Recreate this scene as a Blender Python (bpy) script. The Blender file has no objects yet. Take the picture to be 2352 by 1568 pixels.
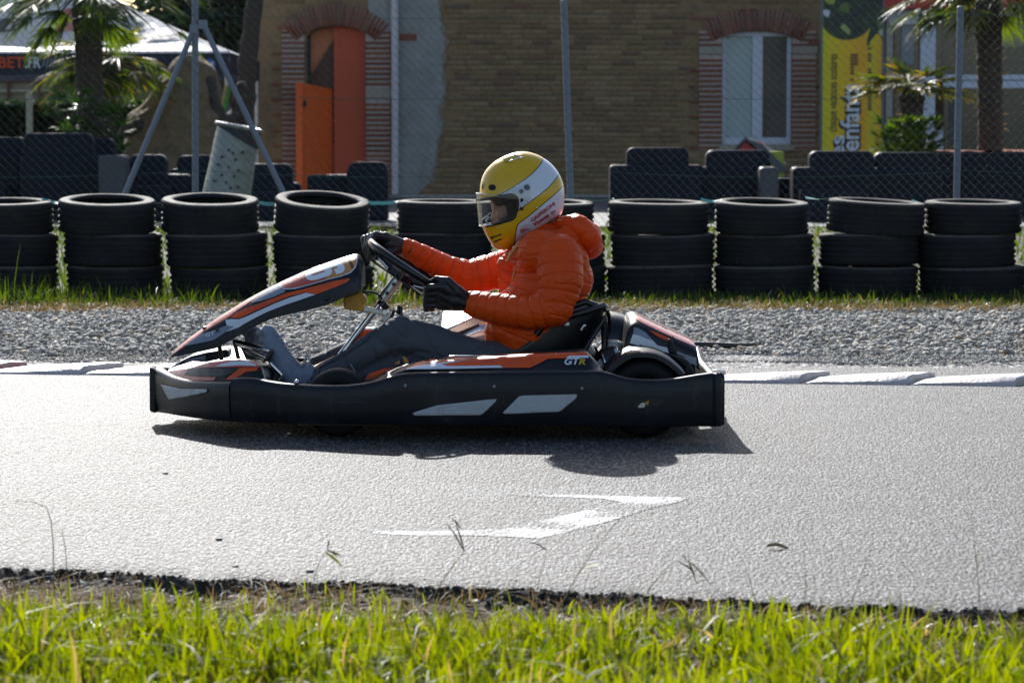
import bpy, bmesh, math, random
import numpy as np
from mathutils import Vector, Matrix, noise as mnoise
from mathutils.bvhtree import BVHTree
from mathutils.geometry import delaunay_2d_cdt, interpolate_bezier
random.seed(7); RNG = np.random.default_rng(11)
R = math.radians
scene = bpy.context.scene
COL = scene.collection

# ------------------------------------------------------------------ camera, light, exposure
CAM_H = 1.04; FPX = 6700.0; PITCH = math.atan((784 - 320) / FPX); Y0 = 10.65
cd = bpy.data.cameras.new('camera'); cam = bpy.data.objects.new('camera', cd); COL.objects.link(cam)
cam.location = (0, 0, CAM_H); cam.rotation_euler = (math.pi / 2 - PITCH, 0, 0)
cd.sensor_width = 36; cd.lens = FPX / 2352 * 36; cd.clip_start = 0.1; cd.clip_end = 3000
cd.dof.use_dof = True; cd.dof.focus_distance = 10.45; cd.dof.aperture_fstop = 7.5; cd.dof.aperture_blades = 7
scene.camera = cam
SUN_DIR = Vector((0.25, -1.33, -0.80)).normalized()
SUN_EL = math.asin(-SUN_DIR.z); SUN_AZ = math.atan2(-SUN_DIR.x, -SUN_DIR.y)
w = bpy.data.worlds.new('World'); scene.world = w; w.use_nodes = True
nt = w.node_tree; bg = nt.nodes['Background']
sky = nt.nodes.new('ShaderNodeTexSky'); sky.sky_type = 'NISHITA'; sky.sun_disc = False
sky.sun_elevation = SUN_EL; sky.sun_rotation = SUN_AZ; sky.air_density = 1.0; sky.dust_density = 1.4
nt.links.new(sky.outputs[0], bg.inputs[0]); bg.inputs[1].default_value = 0.10
sd = bpy.data.lights.new('sun', 'SUN'); sd.energy = 5.0; sd.angle = R(0.5); sd.color = (1.0, 0.975, 0.94)
sun = bpy.data.objects.new('sun', sd); COL.objects.link(sun)
sun.rotation_euler = SUN_DIR.to_track_quat('-Z', 'Y').to_euler(); sun.location = (-3, 20, 14)
vs = scene.view_settings; vs.view_transform = 'Standard'; vs.look = 'None'; vs.gamma = 1; vs.exposure = 0.66
vs.use_curve_mapping = False

# ------------------------------------------------------------------ measuring helpers
CP, SP = math.cos(PITCH), math.sin(PITCH)
def ray(x, y):
    r, u = (x - 1176) / FPX, -(y - 784) / FPX
    return Vector((r, CP + u * SP, -SP + u * CP))
def at(x, y, Y):                      # point of the place seen at photo spot (x, y) at distance Y
    d = ray(x, y); t = Y / d.y
    return Vector((d.x * t, Y, CAM_H + d.z * t))
def K(x, y, dy=0.0): return at(x, y, Y0 + dy)
def gnd(x, y, z=0.0):
    d = ray(x, y); t = (z - CAM_H) / d.z
    return Vector((d.x * t, d.y * t, z))
def proj(v):
    f = v.y * CP - (v.z - CAM_H) * SP; u = v.y * SP + (v.z - CAM_H) * CP
    return (1176 + FPX * v.x / f, 784 - FPX * u / f)
def zm(x0, y0, s):                    # measuring scale of an enlarged view of the photograph
    k = 2352 / 4096
    return lambda x, y: (x0 * k + x * k / s, y0 * k + y * k / s)
Z1 = zm(550, 950, 1.96); Z2 = zm(1400, 550, 2.0909); Z3 = zm(1700, 1150, 1.8816)
Z5 = zm(1450, 850, 3.1367); Z6 = zm(1850, 580, 3.336); ZR = zm(2200, 1180, 3.136); ZP = zm(1500, 1350, 2.4758)
ZN = zm(600, 1350, 2.6133); ZS = zm(1150, 950, 5.2257)
def lerp(a, b, t): return a + (b - a) * t
def interp(x, pts):
    return float(np.interp(x, [p[0] for p in pts], [p[1] for p in pts]))

# ------------------------------------------------------------------ materials
def new_mat(name):
    m = bpy.data.materials.new(name); m.use_nodes = True
    n = m.node_tree.nodes; b = n['Principled BSDF']
    return m, n, m.node_tree.links, b
def rgba(c): return (c[0], c[1], c[2], 1.0)
def mixc(n, l, fac, a, b, blend='MIX'):
    x = n.new('ShaderNodeMix'); x.data_type = 'RGBA'; x.blend_type = blend
    for i, v in ((0, fac), (6, a), (7, b)):
        if hasattr(v, 'links'): l.new(v, x.inputs[i])
        else: x.inputs[i].default_value = v if i == 0 else rgba(v)
    return x.outputs[2]
def ramp(n, l, src, stops):
    r = n.new('ShaderNodeValToRGB'); l.new(src, r.inputs[0])
    e = r.color_ramp.elements
    while len(e) < len(stops): e.new(0.5)
    for q, (p, c) in zip(e, stops): q.position = p; q.color = rgba(c) if hasattr(c, '__len__') else (c, c, c, 1)
    return r.outputs[0]
def tex(n, l, kind, scale, coord='Object', stretch=None, **kw):
    tc = n.new('ShaderNodeTexCoord'); t = n.new('ShaderNodeTex' + kind)
    src = tc.outputs[coord]
    if stretch:
        mp = n.new('ShaderNodeMapping'); mp.inputs[3].default_value = stretch; l.new(src, mp.inputs[0]); src = mp.outputs[0]
    l.new(src, t.inputs['Vector']); t.inputs['Scale'].default_value = scale
    for k, v in kw.items():
        if k in t.inputs: t.inputs[k].default_value = v
        else: setattr(t, k, v)
    return t
def bump(n, l, b, h, strength, dist):
    x = n.new('ShaderNodeBump'); x.inputs['Strength'].default_value = strength; x.inputs['Distance'].default_value = dist
    l.new(h, x.inputs['Height']); l.new(x.outputs[0], b.inputs['Normal']); return x
def pbr(name, col, rough=0.5, metal=0.0, var=0.25, vs_=6.0, bmp=0.0, bs=120.0, bd=0.002, coat=0.0, spec=0.5, dirt=None, ds=9.0, stretch=None, rvar=0.12, scuff=None):
    m, n, l, b = new_mat(name)
    t = tex(n, l, 'Noise', vs_, stretch=stretch, Detail=6.0, Roughness=0.62)
    c0 = [c * (1 - var) for c in col]; c1 = [min(1, c * (1 + var)) for c in col]
    out = mixc(n, l, t.outputs[0], c0, c1)
    if dirt:
        t2 = tex(n, l, 'Noise', ds, Detail=8.0, Roughness=0.7)
        f = ramp(n, l, t2.outputs[0], [(0.48, 0.0), (0.68, 0.75)])
        out = mixc(n, l, f, out, dirt)
    if scuff:
        for sc_, st_ in ((16, (.16, 1, 1.6)), (30, (.5, 1, .12))):
            t3 = tex(n, l, 'Noise', sc_, stretch=st_, Detail=6.0, Roughness=0.75)
            out = mixc(n, l, ramp(n, l, t3.outputs[0], [(0.585, 0.0), (0.70, 0.6)]), out, scuff)
    l.new(out, b.inputs['Base Color'])
    rr = n.new('ShaderNodeMapRange'); rr.inputs[3].default_value = max(0, rough - rvar); rr.inputs[4].default_value = min(1, rough + rvar)
    l.new(t.outputs[0], rr.inputs[0]); l.new(rr.outputs[0], b.inputs['Roughness'])
    b.inputs['Metallic'].default_value = metal; b.inputs['Specular IOR Level'].default_value = spec
    b.inputs['Coat Weight'].default_value = coat; b.inputs['Coat Roughness'].default_value = 0.06
    if bmp:
        tb = tex(n, l, 'Noise', bs, stretch=stretch, Detail=4.0); bump(n, l, b, tb.outputs[0], bmp, bd)
    return m

# ------------------------------------------------------------------ mesh helpers
def world_off(p):
    o = Vector((0, 0, 0))
    while p is not None: o += p.location; p = p.parent
    return o
def link_mesh(name, me, mat, parent=None, smooth=None):
    o = bpy.data.objects.new(name, me); COL.objects.link(o)
    if parent is not None: o.parent = parent
    if mat is not None:
        for mm in (mat if isinstance(mat, (list, tuple)) else [mat]): me.materials.append(mm)
    if smooth is not None:
        me.polygons.foreach_set('use_smooth', [True] * len(me.polygons))
        if smooth < 180: me.set_sharp_from_angle(angle=R(smooth))
    return o
class MB:
    def __init__(s): s.v = []; s.f = []; s.mi = []; s.cur = 0
    def add(s, vs, fs):
        k = len(s.v); s.v += [Vector(q) for q in vs]; s.f += [tuple(i + k for i in f) for f in fs]; s.mi += [s.cur] * len(fs); return s
    def box(s, lo, hi, rot=None, pivot=None):
        x0, y0, z0 = lo; x1, y1, z1 = hi
        vs = [Vector(q) for q in ((x0,y0,z0),(x1,y0,z0),(x1,y1,z0),(x0,y1,z0),(x0,y0,z1),(x1,y0,z1),(x1,y1,z1),(x0,y1,z1))]
        if rot is not None:
            pv = Vector(pivot) if pivot is not None else (vs[0] + vs[6]) / 2
            vs = [pv + rot @ (q - pv) for q in vs]
        return s.add(vs, [(0,3,2,1),(4,5,6,7),(0,1,5,4),(1,2,6,5),(2,3,7,6),(3,0,4,7)])
    def tube(s, path, r, n=10, caps=True, closed=False):
        P = [Vector(p) for p in path]; m = len(P); rs = r if hasattr(r, '__len__') else [r] * m
        T = []
        for i in range(m):
            a = P[(i - 1) % m] if (closed or i > 0) else P[i]; b = P[(i + 1) % m] if (closed or i < m - 1) else P[i]
            T.append((b - a).normalized())
        u = T[0].orthogonal().normalized(); vs = []
        for i in range(m):
            u = (u - T[i] * u.dot(T[i])).normalized(); q = T[i].cross(u)
            for k in range(n):
                a = 2 * math.pi * k / n; vs.append(P[i] + (u * math.cos(a) + q * math.sin(a)) * rs[i])
        fs = []
        for i in range(m if closed else m - 1):
            j = (i + 1) % m
            for k in range(n): fs.append((i*n+k, i*n+(k+1)%n, j*n+(k+1)%n, j*n+k))
        if caps and not closed: fs.append(tuple(reversed(range(n)))); fs.append(tuple(range((m-1)*n, m*n)))
        return s.add(vs, fs)
    def sphere(s, c, r, nu=16, nv=10, M=None):
        c = Vector(c); rx = r if hasattr(r, '__len__') else (r, r, r); vs = [Vector((0, 0, rx[2]))]
        for j in range(1, nv):
            t = math.pi * j / nv
            for i in range(nu):
                a = 2 * math.pi * i / nu; vs.append(Vector((rx[0]*math.sin(t)*math.cos(a), rx[1]*math.sin(t)*math.sin(a), rx[2]*math.cos(t))))
        vs.append(Vector((0, 0, -rx[2])))
        if M is not None: vs = [M @ q for q in vs]
        vs = [c + q for q in vs]; fs = [(0, 1+i, 1+(i+1)%nu) for i in range(nu)]
        for j in range(nv - 2):
            for i in range(nu): a = 1+j*nu; fs.append((a+i, a+nu+i, a+nu+(i+1)%nu, a+(i+1)%nu))
        e = len(vs) - 1; a = 1 + (nv-2)*nu
        fs += [(a+(i+1)%nu, a+i, e) for i in range(nu)]
        return s.add(vs, fs)
    def capsule(s, p0, r0, p1, r1, n=14):
        p0, p1 = Vector(p0), Vector(p1)
        s.sphere(p0, r0, n, 9); s.sphere(p1, r1, n, 9)
        if (p1 - p0).length > 1e-4: s.tube([p0, p1], [r0, r1], n)
        return s
    def chain(s, pts, n=14):           # pts: [(point, radius) ...]
        for (a, ra), (b, rb) in zip(pts, pts[1:]): s.capsule(a, ra, b, rb, n)
        return s
    def lathe(s, prof, c=(0,0,0), n=48, axis='z', mod=None, closed=False):
        vs = []; c = Vector(c); m = len(prof)
        for i in range(n):
            a = 2 * math.pi * i / n
            for j, (r, z) in enumerate(prof):
                rr = r + (mod(i, j) if mod else 0)
                q = (rr*math.cos(a), rr*math.sin(a), z)
                if axis == 'y': q = (q[0], z, q[1])
                if axis == 'x': q = (z, q[0], q[1])
                vs.append(c + Vector(q))
        fs = []
        for i in range(n):
            k = (i + 1) % n
            for j in range(m if closed else m - 1):
                j2 = (j + 1) % m; fs.append((i*m+j, k*m+j, k*m+j2, i*m+j2))
        return s.add(vs, fs)
    def prism(s, poly, d):             # poly: 3D polygon; d: extrusion vector
        P = [Vector(p) for p in poly]; d = Vector(d); n = len(P)
        return s.add(P + [p + d for p in P], [tuple(range(n)), tuple(reversed(range(n, 2*n)))] + [(i, i+n, (i+1)%n+n, (i+1)%n) for i in range(n)])
    def loft(s, secs, closed_sec=True, caps=True, closed_path=False):
        m = len(secs[0]); vs = [p for q in secs for p in q]; fs = []; N = len(secs)
        for i in range(N if closed_path else N - 1):
            i2 = (i + 1) % N
            for j in range(m if closed_sec else m - 1):
                k = (j + 1) % m; fs.append((i*m+j, i*m+k, i2*m+k, i2*m+j))
        if caps and closed_sec and not closed_path: fs.append(tuple(reversed(range(m)))); fs.append(tuple(range((N-1)*m, N*m)))
        return s.add(vs, fs)
    def mesh(s, name, off=Vector((0,0,0)), recalc=True):
        me = bpy.data.meshes.new(name); me.from_pydata([tuple(q - off) for q in s.v], [], s.f)
        if any(s.mi): me.polygons.foreach_set('material_index', s.mi)
        if recalc:
            bm = bmesh.new(); bm.from_mesh(me); bmesh.ops.recalc_face_normals(bm, faces=bm.faces); bm.to_mesh(me); bm.free()
        me.update(); return me
    def build(s, name, mat, parent=None, smooth=35, bevel=0.0, recalc=True, segs=2):
        me = s.mesh(name, world_off(parent), recalc); o = link_mesh(name, me, mat, parent, smooth)
        if bevel:
            md = o.modifiers.new('bevel', 'BEVEL'); md.width = bevel; md.segments = segs; md.limit_method = 'ANGLE'; md.angle_limit = R(40)
        return o
def remesh(mb, voxel, it=3, disp=None, factor=0.5):
    me = mb.mesh('tmp'); o = bpy.data.objects.new('tmp', me); COL.objects.link(o)
    md = o.modifiers.new('r', 'REMESH'); md.mode = 'VOXEL'; md.voxel_size = voxel
    if it: ms = o.modifiers.new('s', 'SMOOTH'); ms.iterations = it; ms.factor = factor
    dg = bpy.context.evaluated_depsgraph_get(); dg.update()
    m2 = bpy.data.meshes.new_from_object(o.evaluated_get(dg)); bpy.data.objects.remove(o); bpy.data.meshes.remove(me)
    if disp:
        m2.update(); nv = len(m2.vertices); co = np.empty(nv*3); m2.vertices.foreach_get('co', co); co = co.reshape(-1, 3)
        nr = np.empty(nv*3); m2.vertices.foreach_get('normal', nr); nr = nr.reshape(-1, 3)
        co = co + nr * disp(co)[:, None]; m2.vertices.foreach_set('co', co.ravel()); m2.update()
    return m2
def link_world(name, me, mat, parent, smooth=180):
    off = world_off(parent); me.transform(Matrix.Translation(-off)); me.materials.clear(); me.name = name
    return link_mesh(name, me, mat, parent, smooth)
def tag(o, label=None, cat=None, group=None, kind=None):
    if label: o['label'] = label
    if cat: o['category'] = cat
    if group: o['group'] = group
    if kind: o['kind'] = kind
    return o
def thing(name, label, cat, loc=(0,0,0), group=None, kind=None):
    o = bpy.data.objects.new(name, None); COL.objects.link(o); o.location = loc; o.empty_display_size = 0.1
    return tag(o, label, cat, group, kind)
def copy_thing(o, parent=None, loc=None, rot=None, label=None):
    c = o.copy(); COL.objects.link(c); c.parent = parent
    if loc is not None: c.location = loc
    if rot is not None: c.rotation_euler = rot
    if label: c['label'] = label
    for ch in o.children: copy_thing(ch, c)
    return c
def np_mesh(name, V, F, attrs=None, smooth=False):
    V = np.asarray(V, dtype=np.float32); F = np.asarray(F, dtype=np.int32); k = F.shape[1]
    me = bpy.data.meshes.new(name); me.vertices.add(len(V)); me.vertices.foreach_set('co', V.ravel())
    me.loops.add(F.size); me.loops.foreach_set('vertex_index', F.ravel())
    me.polygons.add(len(F)); me.polygons.foreach_set('loop_start', np.arange(0, F.size, k, dtype=np.int32))
    me.polygons.foreach_set('loop_total', np.full(len(F), k, dtype=np.int32))
    for nm, a in (attrs or {}).items():
        at_ = me.attributes.new(nm, 'FLOAT', 'POINT'); at_.data.foreach_set('value', np.asarray(a, dtype=np.float32))
    me.update(calc_edges=True); me.validate()
    if smooth: me.polygons.foreach_set('use_smooth', np.ones(len(F), dtype=bool))
    return me
def bvh_of(*objs):
    V = []; F = []
    for o in objs:
        k = len(V); off = world_off(o)
        V += [v.co + off for v in o.data.vertices]; F += [[i + k for i in p.vertices] for p in o.data.polygons]
    return BVHTree.FromPolygons(V, F)
def inside(p, poly):
    x, y = p; c = False; n = len(poly)
    for i in range(n):
        x1, y1 = poly[i]; x2, y2 = poly[i-1]
        if (y1 > y) != (y2 > y) and x < (x2-x1)*(y-y1)/(y2-y1)+x1: c = not c
    return c
CAMP = Vector((0, 0, CAM_H))
def stick(pts2, faces, bvh, name, mat, parent, off=0.0015, jump=0.08, thick=0.0):
    """a sticker: lays a flat drawing on the surface behind it"""
    hit = []
    for (x, y) in pts2:
        d = ray(x, y).normalized(); loc, nor, idx, dist = bvh.ray_cast(CAMP, d)
        if loc is None: hit.append(None); continue
        if nor.dot(d) > 0: nor = -nor
        hit.append((loc + nor * off, dist))
    keep = []
    for f in faces:
        h = [hit[i] for i in f]
        if any(q is None for q in h): continue
        ds = [q[1] for q in h]
        if max(ds) - min(ds) > jump: continue
        keep.append(tuple(f))
    used = sorted({i for f in keep for i in f}); mp = {i: k for k, i in enumerate(used)}
    if not keep: print('STICK EMPTY', name); return None
    o_ = world_off(parent); me = bpy.data.meshes.new(name)
    me.from_pydata([tuple(hit[i][0] - o_) for i in used], [], [tuple(mp[i] for i in f) for f in keep]); me.update()
    o = link_mesh(name, me, mat, parent, 180)
    return o
def decal(poly, bvh, name, mat, parent, step=5.0, off=0.0015, jump=0.08):
    poly = [Vector((p[0], p[1])) for p in poly]; P = []
    n = len(poly)
    for i in range(n):
        a, b = poly[i], poly[(i+1) % n]; k = max(1, int((b-a).length/step))
        P += [a.lerp(b, t/k) for t in range(k)]
    m = len(P); xs = [p.x for p in P]; ys = [p.y for p in P]
    x = min(xs) + step/2; pl = [(p.x, p.y) for p in P]; Q = list(P)
    while x < max(xs):
        y = min(ys) + step/2
        while y < max(ys):
            if inside((x, y), pl): Q.append(Vector((x + random.uniform(-.2, .2), y)))
            y += step
        x += step
    vo, eo, fo, *_ = delaunay_2d_cdt(Q, [], [list(range(m))], 1, 1e-4)
    return stick([(q.x, q.y) for q in vo], fo, bvh, name, mat, parent, off, jump)
def text2d(body, weight=0.0, shear=0.0, space=1.0, align='LEFT'):
    c = bpy.data.curves.new('t', 'FONT'); c.body = body; c.offset = weight; c.shear = shear; c.space_character = space
    c.resolution_u = 4; c.align_x = align; c.size = 1.0
    o = bpy.data.objects.new('t', c); COL.objects.link(o)
    dg = bpy.context.evaluated_depsgraph_get(); me = bpy.data.meshes.new_from_object(o.evaluated_get(dg))
    V = [(v.co.x, v.co.y) for v in me.vertices]; F = [tuple(p.vertices) for p in me.polygons]
    bpy.data.objects.remove(o); bpy.data.curves.remove(c); bpy.data.meshes.remove(me)
    return V, F
def text_on(body, o, ux, uy, bvh, name, mat, parent, off=0.002, **kw):
    V, F = text2d(body, **kw)
    return stick([(o[0]+x*ux[0]+y*uy[0], o[1]+x*ux[1]+y*uy[1]) for x, y in V], F, bvh, name, mat, parent, off)
def text_flat(body, o, ux, uy, name, mat, parent, fit=None, thick=0.0, **kw):
    """lettering on a flat board; fit = wanted length along ux"""
    V, F = text2d(body, **kw); o, ux, uy = Vector(o), Vector(ux), Vector(uy)
    k = 1.0
    if fit: k = fit / (max(v[0] for v in V) - min(v[0] for v in V))
    off = world_off(parent); me = bpy.data.meshes.new(name)
    me.from_pydata([tuple(o + ux*(x*k) + uy*y - off) for x, y in V], [], F); me.update()
    return link_mesh(name, me, mat, parent)
# ------------------------------------------------------------------ material list
def asphalt_mat(name, base=0.136, grain=112.0, rough=0.60, strength=1.0, dist=0.015, spec=0.33):
    m, n, l, b = new_mat(name)
    vo = tex(n, l, 'Voronoi', grain, stretch=(1, .34, 1), Randomness=1.0); nz = tex(n, l, 'Noise', grain*1.5, stretch=(1, .34, 1), Detail=5.0, Roughness=0.65)
    big = tex(n, l, 'Noise', 0.9, Detail=7.0, Roughness=0.6); streak = tex(n, l, 'Noise', 1.3, stretch=(0.25, 2.2, 1), Detail=5.0)
    c = ramp(n, l, vo.outputs['Color'], [(0.1, (base*.28, base*.29, base*.315)), (0.5, (base*.92, base*.95, base*1.01)), (0.9, (base*2.35, base*2.4, base*2.5))])
    pit = ramp(n, l, vo.outputs['Distance'], [(0.30, 1.25), (0.62, 0.28)]); c = mixc(n, l, 1.0, c, pit, 'MULTIPLY')
    f = ramp(n, l, big.outputs[0], [(0.3, 0.74), (0.7, 1.18)]); f2 = ramp(n, l, streak.outputs[0], [(0.3, 0.74), (0.7, 1.14)])
    c = mixc(n, l, 1.0, c, f, 'MULTIPLY'); c = mixc(n, l, 1.0, c, f2, 'MULTIPLY')
    l.new(c, b.inputs['Base Color']); b.inputs['Specular IOR Level'].default_value = spec
    rr = ramp(n, l, nz.outputs[0], [(0.3, rough-.08), (0.7, rough+.14)]); l.new(rr, b.inputs['Roughness'])
    ad = n.new('ShaderNodeMath'); ad.operation = 'MULTIPLY_ADD'; ad.inputs[1].default_value = -1.0
    l.new(vo.outputs['Distance'], ad.inputs[0]); l.new(nz.outputs[0], ad.inputs[2])
    bump(n, l, b, ad.outputs[0], strength, dist)
    return m, n, l, b, c, ad.outputs[0]
M_ASPH, *_ = asphalt_mat('asphalt')
M_ASPH2, *_ = asphalt_mat('old_asphalt', 0.15, 40.0, 0.7)
def paint_on_asphalt(name, col, wear):
    m, n, l, b, c, h = asphalt_mat(name)
    t = tex(n, l, 'Noise', 55.0, Detail=8.0, Roughness=0.75); t2 = tex(n, l, 'Noise', 3.0, Detail=5.0)
    s = n.new('ShaderNodeMath'); s.operation = 'ADD'; l.new(t.outputs[0], s.inputs[0]); l.new(t2.outputs[0], s.inputs[1])
    f = ramp(n, l, s.outputs[0], [(wear - 0.08, 0.0), (wear + 0.1, 1.0)])
    l.new(mixc(n, l, f, c, col), b.inputs['Base Color'])
    return m
M_ARROW = paint_on_asphalt('worn_white_paint', (0.70, 0.70, 0.69), 1.0)
M_SOIL = pbr('soil', (0.078, 0.058, 0.040), 0.95, var=0.6, vs_=14, bmp=1.0, bs=70, bd=0.03, dirt=(0.14, 0.112, 0.08), ds=22, spec=0.15)
M_SOILG = pbr('grassy_soil', (0.055, 0.06, 0.025), 0.95, var=0.6, vs_=5, bmp=1.0, bs=40, bd=0.02, dirt=(0.12, 0.10, 0.06), ds=4)
M_EDGE = pbr('broken_asphalt', (0.05, 0.046, 0.042), 0.9, var=0.7, vs_=45, bmp=1.0, bs=110, bd=0.025, dirt=(0.13, 0.11, 0.09), ds=26)
def grass_mat(name, c0, c1, dry, trans=0.55, rough=0.42):
    m, n, l, b = new_mat(name); a = n.new('ShaderNodeAttribute'); a.attribute_name = 'rnd'
    c = ramp(n, l, a.outputs['Fac'], [(0.0, c0), (0.6, c1), (0.86, c1), (0.93, dry), (1.0, dry)])
    l.new(c, b.inputs['Base Color']); b.inputs['Roughness'].default_value = rough; b.inputs['Specular IOR Level'].default_value = 0.45
    tr = n.new('ShaderNodeBsdfTranslucent'); mx = n.new('ShaderNodeMixShader'); mx.inputs[0].default_value = trans
    hs = n.new('ShaderNodeHueSaturation'); hs.inputs['Saturation'].default_value = 1.15; hs.inputs['Value'].default_value = 1.9; l.new(c, hs.inputs['Color'])
    l.new(hs.outputs[0], tr.inputs[0]); out = n['Material Output']
    l.new(b.outputs[0], mx.inputs[1]); l.new(tr.outputs[0], mx.inputs[2]); l.new(mx.outputs[0], out.inputs[0])
    return m
M_GRASS = grass_mat('grass_blades', (0.045, 0.075, 0.008), (0.145, 0.165, 0.006), (0.24, 0.18, 0.07), 0.58, .55)
M_GRASS2 = grass_mat('verge_grass', (0.022, 0.045, 0.010), (0.070, 0.10, 0.012), (0.17, 0.13, 0.06), 0.42)
M_DRY = grass_mat('dry_grass', (0.085, 0.056, 0.028), (0.15, 0.105, 0.048), (0.28, 0.22, 0.12), 0.35, 0.6)
M_PALM = grass_mat('palm_leaf', (0.030, 0.060, 0.014), (0.08, 0.11, 0.014), (0.28, 0.19, 0.022), 0.5, 0.48)
M_LEAF = grass_mat('bush_leaf', (0.02, 0.05, 0.012), (0.045, 0.085, 0.016), (0.09, 0.10, 0.02), 0.4, 0.4)
M_TREE = grass_mat('tree_leaf', (0.012, 0.025, 0.012), (0.03, 0.05, 0.018), (0.05, 0.06, 0.02), 0.3, 0.35)
def stone_mat(name, cols):
    m, n, l, b = new_mat(name); a = n.new('ShaderNodeAttribute'); a.attribute_name = 'rnd'
    c = ramp(n, l, a.outputs['Fac'], cols); t = tex(n, l, 'Noise', 90, Detail=6.0)
    f = ramp(n, l, t.outputs[0], [(0.3, 0.7), (0.7, 1.2)]); l.new(mixc(n, l, 1.0, c, f, 'MULTIPLY'), b.inputs['Base Color'])
    b.inputs['Roughness'].default_value = 0.8; b.inputs['Specular IOR Level'].default_value = 0.25; bump(n, l, b, t.outputs[0], 0.5, 0.004); return m
M_STONE = stone_mat('gravel_stone', [(0.0, (0.20, 0.195, 0.188)), (0.35, (0.32, 0.312, 0.295)), (0.7, (0.43, 0.408, 0.36)), (0.9, (0.56, 0.52, 0.44)), (1.0, (0.40, 0.30, 0.20))])
M_PEB = pbr('pebble', (0.17, 0.165, 0.16), 0.7, var=0.3, vs_=30, bmp=0.4)
M_WHITEPAINT = pbr('white_kerb_paint', (0.52, 0.475, 0.465), 0.42, var=0.18, vs_=5, bmp=0.6, bs=60, bd=0.006, dirt=(0.42, 0.31, 0.28), ds=11, scuff=(0.24, 0.20, 0.19))
M_REDPAINT = pbr('red_kerb_paint', (0.46, 0.20, 0.165), 0.5, var=0.2, vs_=5, bmp=0.5, bs=60, bd=0.004, dirt=(0.45, 0.38, 0.34), ds=8)
M_CONC = pbr('concrete', (0.34, 0.33, 0.31), 0.85, var=0.2, vs_=4, bmp=0.5, bs=50, dirt=(0.2, 0.19, 0.17))
M_TYRE = pbr('tyre_rubber', (0.013, 0.0135, 0.016), 0.80, var=0.4, vs_=7, bmp=0.4, bs=90, bd=0.004, dirt=(0.034, 0.031, 0.028), ds=5, spec=0.35)
M_TYREW = pbr('dusty_sidewall', (0.060, 0.054, 0.046), 0.82, var=0.45, vs_=16, bmp=0.5, bs=120, bd=0.004, dirt=(0.12, 0.11, 0.09), ds=14)
M_STRAP = pbr('green_strap', (0.16, 0.42, 0.36), 0.5, var=0.15, vs_=30)
M_BARR = pbr('navy_plastic', (0.009, 0.012, 0.022), 0.55, var=0.2, vs_=3, bmp=0.15, bs=60, dirt=(0.016, 0.018, 0.026), ds=4, spec=0.2)
M_BARRG = pbr('grey_plastic', (0.06, 0.06, 0.072), 0.5, var=0.15, vs_=3)
M_GALV = pbr('painted_post', (0.17, 0.20, 0.26), 0.5, var=0.15, vs_=10, metal=0.2, bmp=0.1)
M_WIRE = pbr('galvanised_wire', (0.11, 0.13, 0.125), 0.30, metal=0.6, var=0.2, vs_=40)
M_GWIRE = pbr('green_wire', (0.04, 0.11, 0.09), 0.4, var=0.2, vs_=20)
M_ZINC = pbr('dented_zinc', (0.235, 0.255, 0.255), 0.42, metal=0.35, var=0.3, vs_=7, bmp=0.5, bs=9, bd=0.03, dirt=(0.20, 0.235, 0.19), ds=5)
M_BLACKP = pbr('black_plastic', (0.014, 0.015, 0.018), 0.38, var=0.2, vs_=8)
# kart and rider
M_KART = pbr('kart_plastic', (0.0085, 0.0095, 0.0135), 0.40, spec=0.32, var=0.22, vs_=4, bmp=0.12, bs=160, bd=0.0015, dirt=(0.018, 0.019, 0.023), ds=5, stretch=(0.35, 1, 1), scuff=(0.045, 0.046, 0.052))
M_BLK = pbr('black_parts', (0.010, 0.010, 0.012), 0.35, var=0.25, vs_=12)
M_SEAT = pbr('seat_shell', (0.007, 0.007, 0.009), 0.3, var=0.25, vs_=10)
M_ORANGE = pbr('orange_sticker', (0.70, 0.080, 0.006), 0.38, var=0.1, vs_=10, coat=0.08, spec=0.4, dirt=(0.42, 0.06, 0.02), ds=14)
M_AMBER = pbr('amber_sticker', (0.55, 0.24, 0.06), 0.3, var=0.1, vs_=10, coat=0.3)
M_PINK = pbr('pinkish_sticker', (0.50, 0.075, 0.05), 0.3, var=0.12, vs_=10, coat=0.4)  # on fairing top and rear cover: orange with sun glare painted in
M_LTBLUE = pbr('white_sticker', (0.60, 0.64, 0.72), 0.33, var=0.06, vs_=12, coat=0.25)
M_GREYST = pbr('grey_sticker', (0.20, 0.225, 0.29), 0.35, var=0.1, vs_=12, coat=0.2)
M_YELST = pbr('yellow_sticker', (0.50, 0.36, 0.02), 0.35, var=0.08)
M_INSERT = pbr('scuffed_white_insert', (0.42, 0.44, 0.47), 0.45, var=0.12, vs_=10, dirt=(0.30, 0.31, 0.33), ds=16, scuff=(0.26, 0.26, 0.27))
M_CHROME = pbr('chrome', (0.62, 0.64, 0.68), 0.2, metal=1.0, var=0.1, vs_=20, rvar=0.05)
M_ALU = pbr('aluminium', (0.50, 0.50, 0.49), 0.34, metal=0.9, var=0.15, vs_=20)
M_CASE = pbr('cast_engine_case', (0.55, 0.54, 0.50), 0.4, metal=0.3, var=0.15, vs_=14)
M_OCHRE = pbr('ochre_foam', (0.52, 0.27, 0.035), 0.55, var=0.25, vs_=18, dirt=(0.30, 0.17, 0.05), ds=16)
M_KTYRE = pbr('kart_tyre', (0.007, 0.007, 0.008), 0.7, spec=0.3, var=0.3, vs_=9, bmp=0.2)
M_TRAY = pbr('floor_tray', (0.06, 0.06, 0.065), 0.5, metal=0.5)
M_GLOVE = pbr('black_glove', (0.010, 0.011, 0.014), 0.45, var=0.3, vs_=30, bmp=0.35, bs=260, bd=0.001)
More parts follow.
